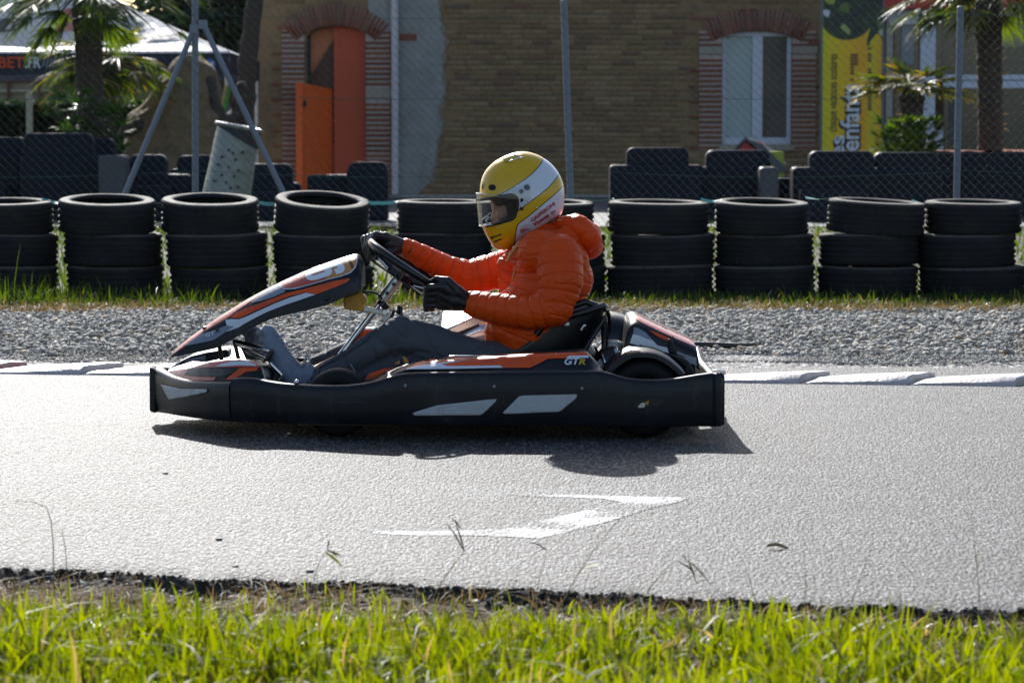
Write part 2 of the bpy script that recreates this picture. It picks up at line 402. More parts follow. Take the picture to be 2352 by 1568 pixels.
M_TROUS = pbr('grey_trousers', (0.066, 0.071, 0.086), 0.8, var=0.22, vs_=9, bmp=0.35, bs=420, bd=0.0008, spec=0.3)
M_SHOE = pbr('grey_suede', (0.19, 0.22, 0.29), 0.8, var=0.3, vs_=22, bmp=0.4, bs=200, bd=0.001, dirt=(0.12, 0.13, 0.165), ds=20)
M_SOLE = pbr('shoe_sole', (0.20, 0.20, 0.21), 0.7)
M_LACE = pbr('shoe_lace', (0.45, 0.45, 0.46), 0.7)
M_SKIN = pbr('skin', (0.42, 0.235, 0.17), 0.5, var=0.08, vs_=20)
M_DARKHAIR = pbr('brow_hair', (0.03, 0.02, 0.015), 0.7)
M_LINING = pbr('helmet_lining', (0.012, 0.012, 0.014), 0.8)
M_BLKGLOSS = pbr('black_gloss', (0.008, 0.008, 0.010), 0.22)
M_REDTXT = pbr('red_lettering', (0.42, 0.015, 0.02), 0.4)
M_BLKTXT = pbr('black_lettering', (0.01, 0.01, 0.012), 0.5)
M_WHITETXT = pbr('white_lettering', (0.72, 0.74, 0.80), 0.5, var=0.05)
def jacket_mat():
    m, n, l, b = new_mat('orange_nylon')
    t = tex(n, l, 'Noise', 26, Detail=5.0, Roughness=0.6); big = tex(n, l, 'Noise', 5, Detail=4.0)
    l.new(mixc(n, l, big.outputs[0], (0.70, 0.062, 0.003), (0.86, 0.098, 0.005)), b.inputs['Base Color'])
    b.inputs['Roughness'].default_value = 0.40; b.inputs['Specular IOR Level'].default_value = 0.28
    t3 = tex(n, l, 'Noise', 70, stretch=(1, 1, .45), Detail=4.0); ad = n.new('ShaderNodeMath'); ad.operation = 'MULTIPLY_ADD'; ad.inputs[1].default_value = .5; l.new(t3.outputs[0], ad.inputs[0]); l.new(t.outputs[0], ad.inputs[2])
    bump(n, l, b, ad.outputs[0], 0.45, 0.007)
    tr = n.new('ShaderNodeBsdfTranslucent'); tr.inputs[0].default_value = (0.85, 0.10, 0.012, 1); mx = n.new('ShaderNodeMixShader'); mx.inputs[0].default_value = 0.16
    l.new(b.outputs[0], mx.inputs[1]); l.new(tr.outputs[0], mx.inputs[2]); l.new(mx.outputs[0], n['Material Output'].inputs[0])
    return m
M_JACKET = jacket_mat()
def helmet_mat():
    m, n, l, b = new_mat('helmet_paint')
    def A(k):
        a = n.new('ShaderNodeAttribute'); a.attribute_name = k; return a.outputs['Fac']
    def step(src, lo, hi):
        r = n.new('ShaderNodeMapRange'); r.inputs[1].default_value = lo; r.inputs[2].default_value = hi; l.new(src, r.inputs[0]); return r.outputs[0]
    t = tex(n, l, 'Noise', 30, Detail=4.0)
    yel = mixc(n, l, t.outputs[0], (0.66, 0.385, 0.003), (0.73, 0.43, 0.004))
    c = mixc(n, l, step(A('white'), -0.0004, 0.0004), yel, (0.66, 0.69, 0.78))
    c = mixc(n, l, step(A('line'), 0.0013, 0.0021), c, (0.012, 0.012, 0.014))
    c = mixc(n, l, step(A('trim'), -0.0004, 0.0004), c, (0.010, 0.010, 0.012))
    l.new(c, b.inputs['Base Color']); b.inputs['Roughness'].default_value = 0.32
    b.inputs['Coat Weight'].default_value = 0.6; b.inputs['Coat Roughness'].default_value = 0.05; b.inputs['Specular IOR Level'].default_value = 0.3
    bump(n, l, b, t.outputs[0], 0.03, 0.004)
    return m
M_HELMET = helmet_mat()
def clear_mat(name, tint=(0.86, 0.87, 0.86), gl=0.09):
    m, n, l, b = new_mat(name); tr = n.new('ShaderNodeBsdfTransparent'); tr.inputs[0].default_value = rgba(tint)
    g = n.new('ShaderNodeBsdfGlossy'); g.inputs['Roughness'].default_value = 0.04; g.inputs[0].default_value = (1, 1, 1, 1)
    fr = n.new('ShaderNodeLayerWeight'); fr.inputs[0].default_value = 0.35
    mr = n.new('ShaderNodeMapRange'); mr.inputs[3].default_value = gl * .4; mr.inputs[4].default_value = min(1, gl * 6); l.new(fr.outputs['Facing'], mr.inputs[0])
    mx = n.new('ShaderNodeMixShader'); l.new(mr.outputs[0], mx.inputs[0]); l.new(tr.outputs[0], mx.inputs[1]); l.new(g.outputs[0], mx.inputs[2])
    l.new(mx.outputs[0], n['Material Output'].inputs[0]); return m
M_VISOR = clear_mat('clear_visor')
# background
M_ADOBE = pbr('earth_wall', (0.275, 0.175, 0.088), 0.9, var=0.3, vs_=1.6, bmp=0.8, bs=14, bd=0.02, dirt=(0.10, 0.075, 0.055), ds=3)
def brick_mat(name, stops):
    m, n, l, b = new_mat(name); oi = n.new('ShaderNodeObjectInfo'); a = n.new('ShaderNodeAttribute'); a.attribute_name = 'rnd'
    s = n.new('ShaderNodeMath'); s.operation = 'ADD'; l.new(oi.outputs['Random'], s.inputs[0]); l.new(a.outputs['Fac'], s.inputs[1])
    f = n.new('ShaderNodeMath'); f.operation = 'FRACT'; l.new(s.outputs[0], f.inputs[0])
    c = ramp(n, l, f.outputs[0], stops); t = tex(n, l, 'Noise', 22, Detail=6.0); q = ramp(n, l, t.outputs[0], [(0.3, 0.75), (0.7, 1.15)])
    l.new(mixc(n, l, 1.0, c, q, 'MULTIPLY'), b.inputs['Base Color']); b.inputs['Roughness'].default_value = 0.85
    bump(n, l, b, t.outputs[0], 0.5, 0.01); return m
M_BRICK = brick_mat('red_brick', [(0.0, (0.185, 0.070, 0.044)), (0.5, (0.25, 0.088, 0.050)), (0.8, (0.30, 0.120, 0.070)), (1.0, (0.19, 0.105, 0.07))])
M_ADOBEB = brick_mat('earth_brick', [(0.0, (0.205, 0.132, 0.068)), (0.5, (0.275, 0.18, 0.092)), (0.8, (0.32, 0.22, 0.12)), (0.93, (0.22, 0.11, 0.07)), (1.0, (0.17, 0.12, 0.075))])
M_MORTAR = pbr('lime_mortar', (0.46, 0.38, 0.34), 0.9, var=0.2, vs_=8, bmp=0.6, bs=30, bd=0.01)
M_PLAST = pbr('lime_plaster', (0.315, 0.315, 0.30), 0.9, var=0.3, vs_=3.0, bmp=1.0, bs=12, bd=0.03, dirt=(0.24, 0.225, 0.19), ds=1.8)
M_PLAST2 = pbr('stained_plaster', (0.27, 0.225, 0.165), 0.9, var=0.35, vs_=2.5, bmp=1.0, bs=12, bd=0.03, dirt=(0.20, 0.15, 0.10), ds=2.5)
M_PIPE = pbr('pale_drainpipe', (0.56, 0.53, 0.56), 0.5, var=0.08)
M_ODOOR = pbr('orange_door', (0.58, 0.085, 0.026), 0.5, var=0.12, vs_=2)
M_OBRIGHT = pbr('bright_orange_leaf', (0.82, 0.13, 0.016), 0.5, var=0.12, vs_=2)
M_OWALL = pbr('sunlit_salmon_wall', (0.85, 0.30, 0.15), 0.7, var=0.1, vs_=2)  # light salmon, sunshine on the wall put into the colour
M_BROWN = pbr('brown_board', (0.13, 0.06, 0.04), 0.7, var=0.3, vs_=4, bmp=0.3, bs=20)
M_DKGREEN = pbr('dark_green_edge', (0.03, 0.045, 0.04), 0.6)
M_PVC = pbr('white_pvc', (0.62, 0.66, 0.76), 0.45, var=0.06)
M_CURT = pbr('pale_blind', (0.50, 0.58, 0.58), 0.5, var=0.1, vs_=3)
M_TAUPE = pbr('taupe_blind', (0.12, 0.10, 0.09), 0.6, var=0.08)
M_STONEB = pbr('stone_block', (0.36, 0.32, 0.26), 0.9, var=0.2, vs_=6, bmp=0.4, bs=30)
M_GLASSD = pbr('dark_window_glass', (0.018, 0.026, 0.030), 0.08, var=0.4, vs_=1.2, spec=0.7)
M_RED = pbr('red_fascia', (0.52, 0.04, 0.025), 0.5, var=0.08)
M_CREAM = pbr('cream_post', (0.45, 0.42, 0.36), 0.6)
M_LAMP = pbr('pale_fitting', (0.5, 0.5, 0.5), 0.5)
M_BARK = pbr('palm_bark', (0.060, 0.044, 0.033), 0.95, var=0.5, vs_=18, bmp=1.0, bs=40, bd=0.03, dirt=(0.15, 0.10, 0.06), ds=16)
M_TRUNK = pbr('tree_bark', (0.075, 0.055, 0.043), 0.95, var=0.4, vs_=9, bmp=1.0, bs=20, bd=0.03)
M_STUMP = pbr('stump_bark', (0.21, 0.145, 0.08), 0.95, var=0.35, vs_=7, bmp=1.0, bs=14, bd=0.04, dirt=(0.08, 0.06, 0.045), ds=4)
M_BARKCHIP = pbr('red_bark_chips', (0.30, 0.075, 0.035), 0.9, var=0.4, vs_=20, bmp=1.0, bs=40, bd=0.03)
M_WALLP = pbr('pale_garden_wall', (0.30, 0.27, 0.19), 0.9, var=0.2, vs_=2)
M_RAIL = pbr('pale_rail', (0.48, 0.44, 0.32), 0.7)
M_TILE = pbr('grey_toy_roof', (0.09, 0.10, 0.11), 0.6, var=0.2, vs_=10)
M_TOYRED = pbr('toy_red', (0.48, 0.03, 0.03), 0.5)
M_TOYLIME = pbr('toy_lime', (0.38, 0.42, 0.03), 0.5)
M_SLIDEG = pbr('slide_green', (0.07, 0.27, 0.03), 0.5)
M_SLIDEY = pbr('slide_yellow', (0.42, 0.33, 0.10), 0.5)
M_VALANCE = pbr('navy_valance', (0.014, 0.018, 0.034), 0.6, var=0.15)
M_TENTRED = pbr('orange_letters', (0.60, 0.075, 0.02), 0.6)
M_BLUE = pbr('blue_badge', (0.03, 0.20, 0.62), 0.5)
M_PRINTBLK = pbr('grey_black_print', (0.045, 0.055, 0.09), 0.6)
M_PRINTRED = pbr('print_red', (0.50, 0.14, 0.12), 0.6)
def tent_mat():
    m, n, l, b = new_mat('white_canopy'); t = tex(n, l, 'Noise', 1.2, Detail=4.0)
    l.new(mixc(n, l, t.outputs[0], (0.74, 0.77, 0.84), (0.82, 0.84, 0.90)), b.inputs['Base Color']); b.inputs['Roughness'].default_value = 0.5
    tr = n.new('ShaderNodeBsdfTranslucent'); tr.inputs[0].default_value = (0.74, 0.77, 0.86, 1); mx = n.new('ShaderNodeMixShader'); mx.inputs[0].default_value = 0.58
    l.new(b.outputs[0], mx.inputs[1]); l.new(tr.outputs[0], mx.inputs[2]); l.new(mx.outputs[0], n['Material Output'].inputs[0]); return m
M_TENT = tent_mat()
def banner_mat():
    m, n, l, b = new_mat('banner_print'); tc = n.new('ShaderNodeTexCoord'); sp = n.new('ShaderNodeSeparateXYZ'); l.new(tc.outputs['Generated'], sp.inputs[0])
    c = ramp(n, l, sp.outputs[0], [(0.0, (0.66, 0.62, 0.004)), (0.13, (0.84, 0.62, 0.004)), (0.45, (0.92, 0.53, 0.004)), (0.72, (0.88, 0.42, 0.005)), (0.78, (0.74, 0.57, 0.006)), (0.86, (0.76, 0.55, 0.006)), (1.0, (0.85, 0.40, 0.006))])
    l.new(c, b.inputs['Base Color']); b.inputs['Roughness'].default_value = 0.45; return m
M_BANNER = banner_mat()
M_BUSH = grass_mat('bright_bush_leaf', (0.03, 0.07, 0.012), (0.09, 0.13, 0.014), (0.18, 0.17, 0.03), 0.5, 0.45)  # brighter green than the other shrub leaves
def photo_print():
    m, n, l, b = new_mat('printed_photo'); v = tex(n, l, 'Voronoi', 8.5); 
    c = ramp(n, l, v.outputs['Color'], [(0.0, (0.012, 0.014, 0.012)), (0.5, (0.03, 0.05, 0.02)), (0.68, (0.02, 0.02, 0.025)), (0.8, (0.10, 0.16, 0.03)), (0.86, (0.34, 0.40, 0.03)), (0.9, (0.6, 0.62, 0.68)), (1.0, (0.65, 0.65, 0.7))])
    l.new(c, b.inputs['Base Color']); b.inputs['Roughness'].default_value = 0.45; return m
M_PHOTO = photo_print()
# ------------------------------------------------------------------ ground, track, kerb
def sheet(name, xs, ys, zf, mat, kind='structure', smooth=180):
    V = []; F = []
    for j, y in enumerate(ys):
        for i, x in enumerate(xs): V.append((x, y, zf(x, y)))
    m = len(xs)
    for j in range(len(ys)-1):
        for i in range(m-1): F.append((j*m+i, j*m+i+1, (j+1)*m+i+1, (j+1)*m+i))
    me = bpy.data.meshes.new(name); me.from_pydata(V, [], F); me.update()
    return tag(link_mesh(name, me, mat, None, smooth), kind=kind)
def nz(x, y, s=1.0, z=0.0): return mnoise.noise(Vector((x*s, y*s, z)))
sheet('ground', [-900, -60, -20, 20, 60, 900], [-60, -10, 30, 120, 1600], lambda x, y: -0.10, M_SOILG)
EDGE_PX = [(-300, 1296), (0, 1306), (600, 1334), (1176, 1354), (1900, 1392), (2352, 1404), (2700, 1410)]
EDGE = [gnd(x, y) for x, y in EDGE_PX]
def edge_y(x): return interp(x, [(-9, 7.4)] + [(e.x, e.y) for e in EDGE] + [(9, 6.0)])
xs = sorted(set([-14, -10, -6, -4, -3, -2.4] + [round(-2 + .025*i, 4) for i in range(1)] + [round(-2 + .0125*i, 4) for i in range(1, 321)] + [2.4, 3, 4, 6, 10, 14]))
def jag(x): return 0.06*nz(x, 3, 2.3) + 0.05*nz(x, 8, 9.0) + 0.04*nz(x, 1, 26) + .02*nz(x, 4, 60)
mb = MB(); rows = []
ysteps = [0, .06, .2, .5, 1.0, 2, 3, 4, 5, 6]
V = []
for x in xs:
    e = edge_y(x) + jag(x); col = [(x, e - .02 + .03*nz(x, 5, 20), -.075), (x, e - .015 + .03*nz(x, 2, 33), -.04 + .010*nz(x, 7, 40)), (x, e - .002 + .014*nz(x, 9, 45), -.016 + .008*nz(x, 17, 50)), (x, e + .014 + .012*nz(x, 6, 55), -.002)]
    col += [(x, lerp(e + .04, 13.9, t), 0.0) for t in (.02, .08, .2, .45, .7, 1.0)]
    V.append(col)
mb.loft(V, closed_sec=False, caps=False)
mb.mi = [1 if (i % 9) < 3 else 0 for i in range(len(mb.f))]
o = mb.build('track', [M_ASPH, M_EDGE], None, smooth=50); tag(o, kind='structure')
# bare verge in front of the camera
xs2 = [-9, -5, -3] + [round(-2.2 + .05*i, 3) for i in range(89)] + [3, 5, 9]
ys2 = [2.0, 3.5, 4.5, 5.0, 5.4, 5.7] + [round(5.9 + .04*i, 3) for i in range(42)]
def soil_z(x, y):
    d = edge_y(x) - y
    return -.030 + .03*min(1, max(0, (d - .25)/.7)) + .024*nz(x, y, 2.6) + .016*nz(x, y, 8) + .012*nz(x, y, 24)
sheet('verge', xs2, ys2, soil_z, M_SOIL)
# painted arrow on the track
def marking(name, poly, mat, z=.0012):
    P = [gnd(x, y, z) for x, y in poly]; mbm = MB(); mbm.add(P, [tuple(range(len(P)))])
    bm = bmesh.new(); bm.from_mesh(mbm.mesh('t')); bmesh.ops.triangulate(bm, faces=bm.faces); me = bpy.data.meshes.new(name); bm.to_mesh(me); bm.free()
    for p in me.polygons:
        if p.normal.z < 0: p.flip()
    return link_mesh(name, me, mat)
ar = marking('arrow_marking', [(845,1217),(960,1219),(1080,1217),(1160,1214),(1260,1191),(1350,1170),(1428,1153),(1390,1145),(1300,1141),(1195,1139),(1200,1132),(1330,1136),(1460,1139),(1585,1142),(1560,1152),(1500,1165),(1420,1190),(1330,1214),(1240,1235),(1170,1232),(1080,1228),(960,1229),(860,1225)], M_ARROW)
tag(ar, kind='structure')
# kerb of sawtooth blocks
KA, KB_ = gnd(-330, 861), gnd(2700, 899)
kerb = thing('kerb', None, None, (0, 0, 0), kind='structure')
kdir = (KB_ - KA).normalized(); klen = (KB_ - KA).length; L = ((gnd(2335, 893) - gnd(-42, 858)).length)/10; nblk = int(klen / L)
def kerb_block(i, red):
    m = MB(); nu, nv = 9, 7; secs = []
    for a in range(nu):
        u = a/(nu-1); sec = []
        for c in range(nv):
            v = c/(nv-1); h = .008 + .036*(u**.9)*min(1, (v/.25)**.7 + .12)*(1-.15*max(0, v-.7)/.3)
            p = KA + kdir*(L*(i + u*.975 + .38*v*(0.35+.65*u))) + Vector((0, .30*v, h + .006*nz(i+u*2, v*2, 1.7)))
            if a in (0, nu-1): p.z -= .006
            sec.append(p)
        sec += [Vector((sec[-1].x, sec[-1].y + .03, -.05)), Vector((sec[0].x, sec[0].y - .012, -.05))]
        secs.append(sec)
    m.loft(secs); return m.build('kerb_block', M_REDPAINT if red else M_WHITEPAINT, kerb, smooth=55, bevel=.008)
first_white = int((gnd(-42, 858) - KA).length/L) + 1; last_white = first_white + 9
KA = gnd(-42, 858) - kdir*(first_white*L)
for i in range(nblk): kerb_block(i, i < first_white or i > last_white)
# strip behind the kerb and the gravel bed
KX = lambda x: interp(x, [(KA.x, KA.y), (KB_.x, KB_.y)])
sheet('kerb_apron', [-14, -6, -4, -3, -2, -1, 0, 1, 2, 3, 4, 6, 14], [12.6, 13.0, 13.4, 13.8, 14.2, 14.6], lambda x, y: .006 + (0 if y > 13 else -.02), M_ASPH2)
gx = [-14, -8] + [round(-5 + .25*i, 3) for i in range(41)] + [8, 14]
sheet('gravel_bed', gx, [round(13.75 + .2*i, 3) for i in range(23)], lambda x, y: (.012 if y > 13.9 else -.03) + .03*min(1, max(0, (y-13.9)/2)) + .02*nz(x, y, 1.3), M_SOIL)
def bed_z(x, y): return .012 + .03*min(1, max(0, (y-13.9)/2)) + .02*nz(x, y, 1.3)
def ico(sub):
    bm = bmesh.new(); bmesh.ops.create_icosphere(bm, subdivisions=sub, radius=1); V = np.array([v.co[:] for v in bm.verts]); F = np.array([[v.index for v in f.verts] for f in bm.faces]); bm.free(); return V, F
def rand_rot(n, flat=True):
    a = RNG.uniform(0, 2*np.pi, n); t = RNG.normal(0, .35, n); p = RNG.normal(0, .35, n)
    Rz = np.zeros((n,3,3)); Rz[:,0,0]=np.cos(a); Rz[:,0,1]=-np.sin(a); Rz[:,1,0]=np.sin(a); Rz[:,1,1]=np.cos(a); Rz[:,2,2]=1
    Rx = np.zeros((n,3,3)); Rx[:,0,0]=1; Rx[:,1,1]=np.cos(t); Rx[:,1,2]=-np.sin(t); Rx[:,2,1]=np.sin(t); Rx[:,2,2]=np.cos(t)
    Ry = np.zeros((n,3,3)); Ry[:,1,1]=1; Ry[:,0,0]=np.cos(p); Ry[:,0,2]=np.sin(p); Ry[:,2,0]=-np.sin(p); Ry[:,2,2]=np.cos(p)
    return Rx @ Ry @ Rz
def stones(name, P, size, sub, mat, flat=.6, jit=.16):
    n = len(P); V, F = ico(sub); k = len(V)
    sc = np.stack([size*RNG.uniform(.8, 1.35, n), size*RNG.uniform(.65, 1.0, n), size*flat*RNG.uniform(.7, 1.2, n)], 1)
    J = 1 + RNG.normal(0, jit, (n, k, 1)); W = V[None]*J*sc[:, None, :]
    W = np.einsum('nij,nkj->nki', rand_rot(n), W) + P[:, None, :]
    FF = (F[None] + (np.arange(n)*k)[:, None, None]).reshape(-1, 3); r = np.repeat(RNG.uniform(0, 1, n), k)
    return tag(link_mesh(name, np_mesh(name, W.reshape(-1, 3), FF, {'rnd': r}, True), mat), kind='stuff')
def scatter(n, x0, x1, y0, y1, edge=None):
    X = RNG.uniform(x0, x1, n); Y = RNG.uniform(y0, y1, n); return X, Y
def xlim(Y): return 0.235*Y + .3
def bedpts(n, y0, y1, lift, wob=.12):
    Y = RNG.uniform(y0, y1, n); X = RNG.uniform(-1, 1, n)*xlim(Y)
    d = np.array([nz(x, 4, .9)*wob*2 for x in X]); Y = Y + d*((Y-y0)/(y1-y0)) + d*(1-(Y-y0)/(y1-y0))
    Z = np.array([bed_z(x, y) for x, y in zip(X, Y)]) + lift*RNG.uniform(-.3, 1, n)
    return np.stack([X, Y, Z], 1)
stones('gravel', bedpts(11000, 13.95, 17.0, .018), RNG.uniform(.011, .022, 11000), 2, M_STONE, .5)
stones('gravel', bedpts(29000, 13.9, 17.0, .010), RNG.uniform(.008, .017, 29000), 1, M_STONE)
stones('gravel', bedpts(17000, 13.45, 14.3, .002), RNG.uniform(.004, .010, 17000), 1, M_STONE)
# grassy strip under the tyre wall and the field behind it
sheet('grass_strip', gx, [round(16.75 + .25*i, 3) for i in range(22)] + [24, 28, 33.5], lambda x, y: .035 + .02*nz(x, y, 1.1) - (.06 if y < 16.9 else 0), M_SOILG)
sheet('service_track', [-60, -12, -6, 0, 6, 12, 60], [33.2, 36, 40, 44, 60], lambda x, y: .05, M_ASPH2)
def blades(name, X, Y, Z, H, Wd, mat, lean=.35, sway=.25, dirx=0.0, kind='stuff', dry=0.0):
    n = len(X); a = RNG.uniform(0, 2*np.pi, n); fx, fy = np.cos(a), np.sin(a)
    la = RNG.uniform(0, 2*np.pi, n); lm = np.abs(RNG.normal(0, lean, n)); lx, ly = np.cos(la)*lm + dirx, np.sin(la)*lm
    V = np.zeros((n, 7, 3)); ts = [0, .38, .74]; ws = [.8, 1.0, .66]
    for i, (t, ww) in enumerate(zip(ts, ws)):
        cx = X + lx*H*t**1.8; cy = Y + ly*H*t**1.8; cz = Z + H*t*(1 - .25*np.minimum(1, lm)*t)
        for s, q in ((-1, 0), (1, 1)):
            V[:, 2*i+q, 0] = cx + s*fx*Wd*ww*.5; V[:, 2*i+q, 1] = cy + s*fy*Wd*ww*.5; V[:, 2*i+q, 2] = cz
    V[:, 6, 0] = X + lx*H; V[:, 6, 1] = Y + ly*H; V[:, 6, 2] = Z + H*(1 - .3*np.minimum(1.3, lm))
    T = np.array([[0,1,3],[0,3,2],[2,3,5],[2,5,4],[4,5,6]]); FF = (T[None] + (np.arange(n)*7)[:, None, None]).reshape(-1, 3)
    r = np.clip(RNG.beta(1.6, 1.5, n)*.88 + (RNG.uniform(0, 1, n) < dry)*.5, 0, 1)
    return tag(link_mesh(name, np_mesh(name, V.reshape(-1, 3), FF, {'rnd': np.repeat(r, 7)}, True), mat), kind=kind)
def clumped(n, x0, x1, yf, y0, y1, s=2.2, thr=-.1):
    X = []; Y = []
    while len(X) < n:
        x = random.uniform(x0, x1); y = random.uniform(y0, y1)
        if nz(x, y, s, 3.3) > thr + random.uniform(-.25, .25): X.append(x); Y.append(y)
    return np.array(X), np.array(Y)
# foreground grass
X, Y = clumped(21000, -1.75, 1.75, None, 4.55, 6.24, 3.0, -.36)
Y = Y + np.array([.16*nz(x, 2, 1.6) for x in X]) + np.clip(X, 0, 2)*.06
keep = Y < np.array([edge_y(x) - .22 for x in X]); X, Y = X[keep], Y[keep]
Z = np.array([soil_z(x, y) for x, y in zip(X, Y)])
near = np.clip((6.25 - Y)/.5, .55, 1)
hv_ = np.array([.75 + .7*max(-.45, nz(x, y, 4.5, 7)) for x, y in zip(X, Y)])
blades('grass', X, Y, Z, np.clip(RNG.gamma(5, .0175, len(X)), 0, .16)*near*hv_ + .018, RNG.uniform(.0035, .0115, len(X)), M_GRASS, .72, dry=.07)
X2, Y2 = clumped(9000, -1.75, 1.75, None, 4.55, 6.3, 3.0, -.4); k2 = Y2 < np.array([edge_y(x) - .2 for x in X2]); X2, Y2 = X2[k2], Y2[k2]
blades('grass', X2, Y2, np.array([soil_z(x, y) for x, y in zip(X2, Y2)]), RNG.uniform(.02, .055, len(X2)), RNG.uniform(.003, .008, len(X2)), M_GRASS2, 1.1, dry=.15)
X, Y = clumped(11000, -1.75, 1.75, None, 5.7, 7.0, 5.0, -.25)
keep = Y < np.array([edge_y(x) - .02 for x in X]); X, Y = X[keep], Y[keep]
blades('dry_grass', X, Y, np.array([soil_z(x, y) for x, y in zip(X, Y)]), RNG.uniform(.02, .065, len(X)), RNG.uniform(.0012, .0035, len(X)), M_DRY, 1.5, dry=.2)
X, Y = clumped(900, -1.75, 1.75, None, 6.0, 6.75, 4.0, .1)
keep = Y < np.array([edge_y(x) - .10 for x in X]); X, Y = X[keep], Y[keep]
blades('grass', X, Y, np.array([soil_z(x, y) for x, y in zip(X, Y)]), RNG.uniform(.02, .06, len(X)), RNG.uniform(.003, .006, len(X)), M_GRASS, .5)
n = 900; X = RNG.uniform(-1.7, 1.7, n); Y = np.array([edge_y(x) for x in X]) - RNG.uniform(0.01, .55, n)
stones('gravel', np.stack([X, Y, np.array([soil_z(x, y) for x, y in zip(X, Y)]) + .004], 1), RNG.uniform(.004, .013, n)*RNG.uniform(.6, 1.3, n), 1, M_STONE, .5)
n = 3200; X = RNG.uniform(-1.7, 1.7, n); Y = np.array([edge_y(x) + jag(x) for x in X]) - np.abs(RNG.normal(0, .05, n)) + .012; Z_ = np.where(Y > np.array([edge_y(x) + jag(x) for x in X]), .0, np.array([soil_z(x, y) for x, y in zip(X, Y)]))
stones('gravel', np.stack([X, Y, Z_], 1), RNG.uniform(.002, .009, n), 1, M_EDGE, .7)
# strip grass
X, Y = clumped(12000, -4.2, 4.2, None, 17.2, 18.4, 1.6, -.10)
blades('grass', X, Y, np.full(len(X), .03), RNG.gamma(4, .0165, len(X))*np.array([.6 + .9*max(0, nz(x, 6, 1.1) + .3) for x in X]) + .015, RNG.uniform(.005, .011, len(X)), M_GRASS2, .6, dry=.08)
X, Y = clumped(11000, -4.2, 4.2, None, 16.8, 17.6, 1.4, -.35)
blades('dry_grass', X, Y, np.full(len(X), .03), RNG.uniform(.03, .085, len(X)), RNG.uniform(.003, .008, len(X)), M_DRY, 1.2, dry=.15)
X, Y = clumped(9000, -6.2, 6.2, None, 19.0, 32.5, .8, -.5)
blades('grass', X, Y, np.full(len(X), .03), RNG.gamma(5, .013, len(X)) + .03, RNG.uniform(.012, .026, len(X)), M_GRASS2, .5, dry=.1)

# ------------------------------------------------------------------ tyres of the barrier
def tyre_mesh(seed, r=.30, h=.20):
    rnd = random.Random(seed); w_ = h/2
    prof = [(.222, -w_*.80), (.226, -w_*.93), (.238, -w_), (.266, -w_*1.0), (.288, -w_*.965), (.297, -w_*.86)]
    for g in {1: (-.52, -.18, .18, .52), 2: (-.60, -.34, .05, .44), 3: (-.42, -.12, .22, .62)}[seed]:
        prof += [(r-.001, w_*(g-.10)), (r-.010, w_*(g-.08)), (r-.010, w_*(g+.08)), (r-.001, w_*(g+.10))]
    prof += [(.297, w_*.86), (.288, w_*.965), (.266, w_), (.238, w_), (.226, w_*.93), (.222, w_*.80), (.230, w_*.70), (.265, w_*.62), (.283, 0), (.265, -w_*.62), (.230, -w_*.70)]
    N = 150; sh = {4: .5, 5: 1, 6: .6, 21: .6, 22: 1, 23: .5}
    def mod(i, j): return (.0022 if i % 2 else -.0030)*sh.get(j, 0) + (.0045*math.sin(2*2*math.pi*i/N + seed) + .003*math.sin(5*2*math.pi*i/N + 2*seed)) - (.005 if seed == 3 and 6 <= j < 22 and i % 5 == 0 and j % 4 in (1, 2) else 0)
    m = MB(); m.lathe(prof, n=N, mod=mod, closed=True); P_ = len(prof)
    m.mi = [1 if (i % P_) in (22, 23, 24, 1, 2, 3) else 0 for i in range(len(m.f))]
    return m.mesh('tyre')
TYM = [tyre_mesh(s) for s in (1, 2, 3)]
for me in TYM:
    me.materials.append(M_TYRE); me.materials.append(M_TYREW); me.polygons.foreach_set('use_smooth', [True]*len(me.polygons)); me.set_sharp_from_angle(angle=R(38))
# photo spans of each stack: top, middle, bottom (left, right), then tilt of the top tyre towards the track and sideways
STACKS = [
 ('cut by the left edge of the photo', (-98,120), (-108,130), (-104,134), 3.5, 0),
 ('wide open, left of the kart nose tip', (138,357), (147,372), (152,372), 6.5, 0),
 ('behind the kart nose tip', (372,595), (382,613), (392,615), 7.0, 0),
 ('tipped forward behind the number six', (630,848), (628,850), (632,860), 10.5, 1.0),
 ('behind the far orange sleeve', (912,1136), (904,1132), (900,1130), 1.5, 0),
 ('half hidden behind helmet and orange hood', (1150,1365), (1150,1388), (1160,1392), 3.0, 0),
 ('just right of the driver, flat topped', (1395,1627), (1403,1640), (1394,1640), 2.0, 0.5),
 ('above the rear wheel guard, thin oval opening on top', (1642,1855), (1645,1870), (1640,1870), 4.0, 0),
 ('whose top tyre slopes down to the right', (1900,2122), (1880,2110), (1878,2106), 2.5, 2.5),
 ('last whole one towards the right edge', (2125,2346), (2107,2330), (2112,2356), 2.2, 0),
 ('cut by the right edge of the photo', (2372,2590), (2362,2590), (2368,2592), 2.0, 0)]
YT = 18.6; LV = ('top tyre', 'middle tyre', 'bottom tyre'); zc_ = (.548, .345, .142)
for si, (where, *spans, tx, ty) in enumerate(STACKS):
    for lv in range(3):
        a, b = spans[lv]; X0 = ((a+b)/2-1176)*YT/FPX; wd = (b-a)*YT/FPX; s = wd/.60
        o = bpy.data.objects.new('tyre', TYM[(si+lv) % 3]); COL.objects.link(o)
        zz = zc_[lv] + (.012 if lv == 0 and tx > 5 else 0)
        o.location = (X0, YT + random.uniform(-.03, .03), zz); o.scale = (s, s*random.uniform(.97, 1.02), random.uniform(.98, 1.06))
        o.rotation_euler = (R(tx if lv == 0 else random.uniform(-.8, 2.0)), R(ty if lv == 0 else random.uniform(-1.3, 1.3)), random.uniform(0, .4))
        tag(o, f'black {LV[lv]} of the stack {where}', 'tyre', 'tyres stacked along the far side of the track')
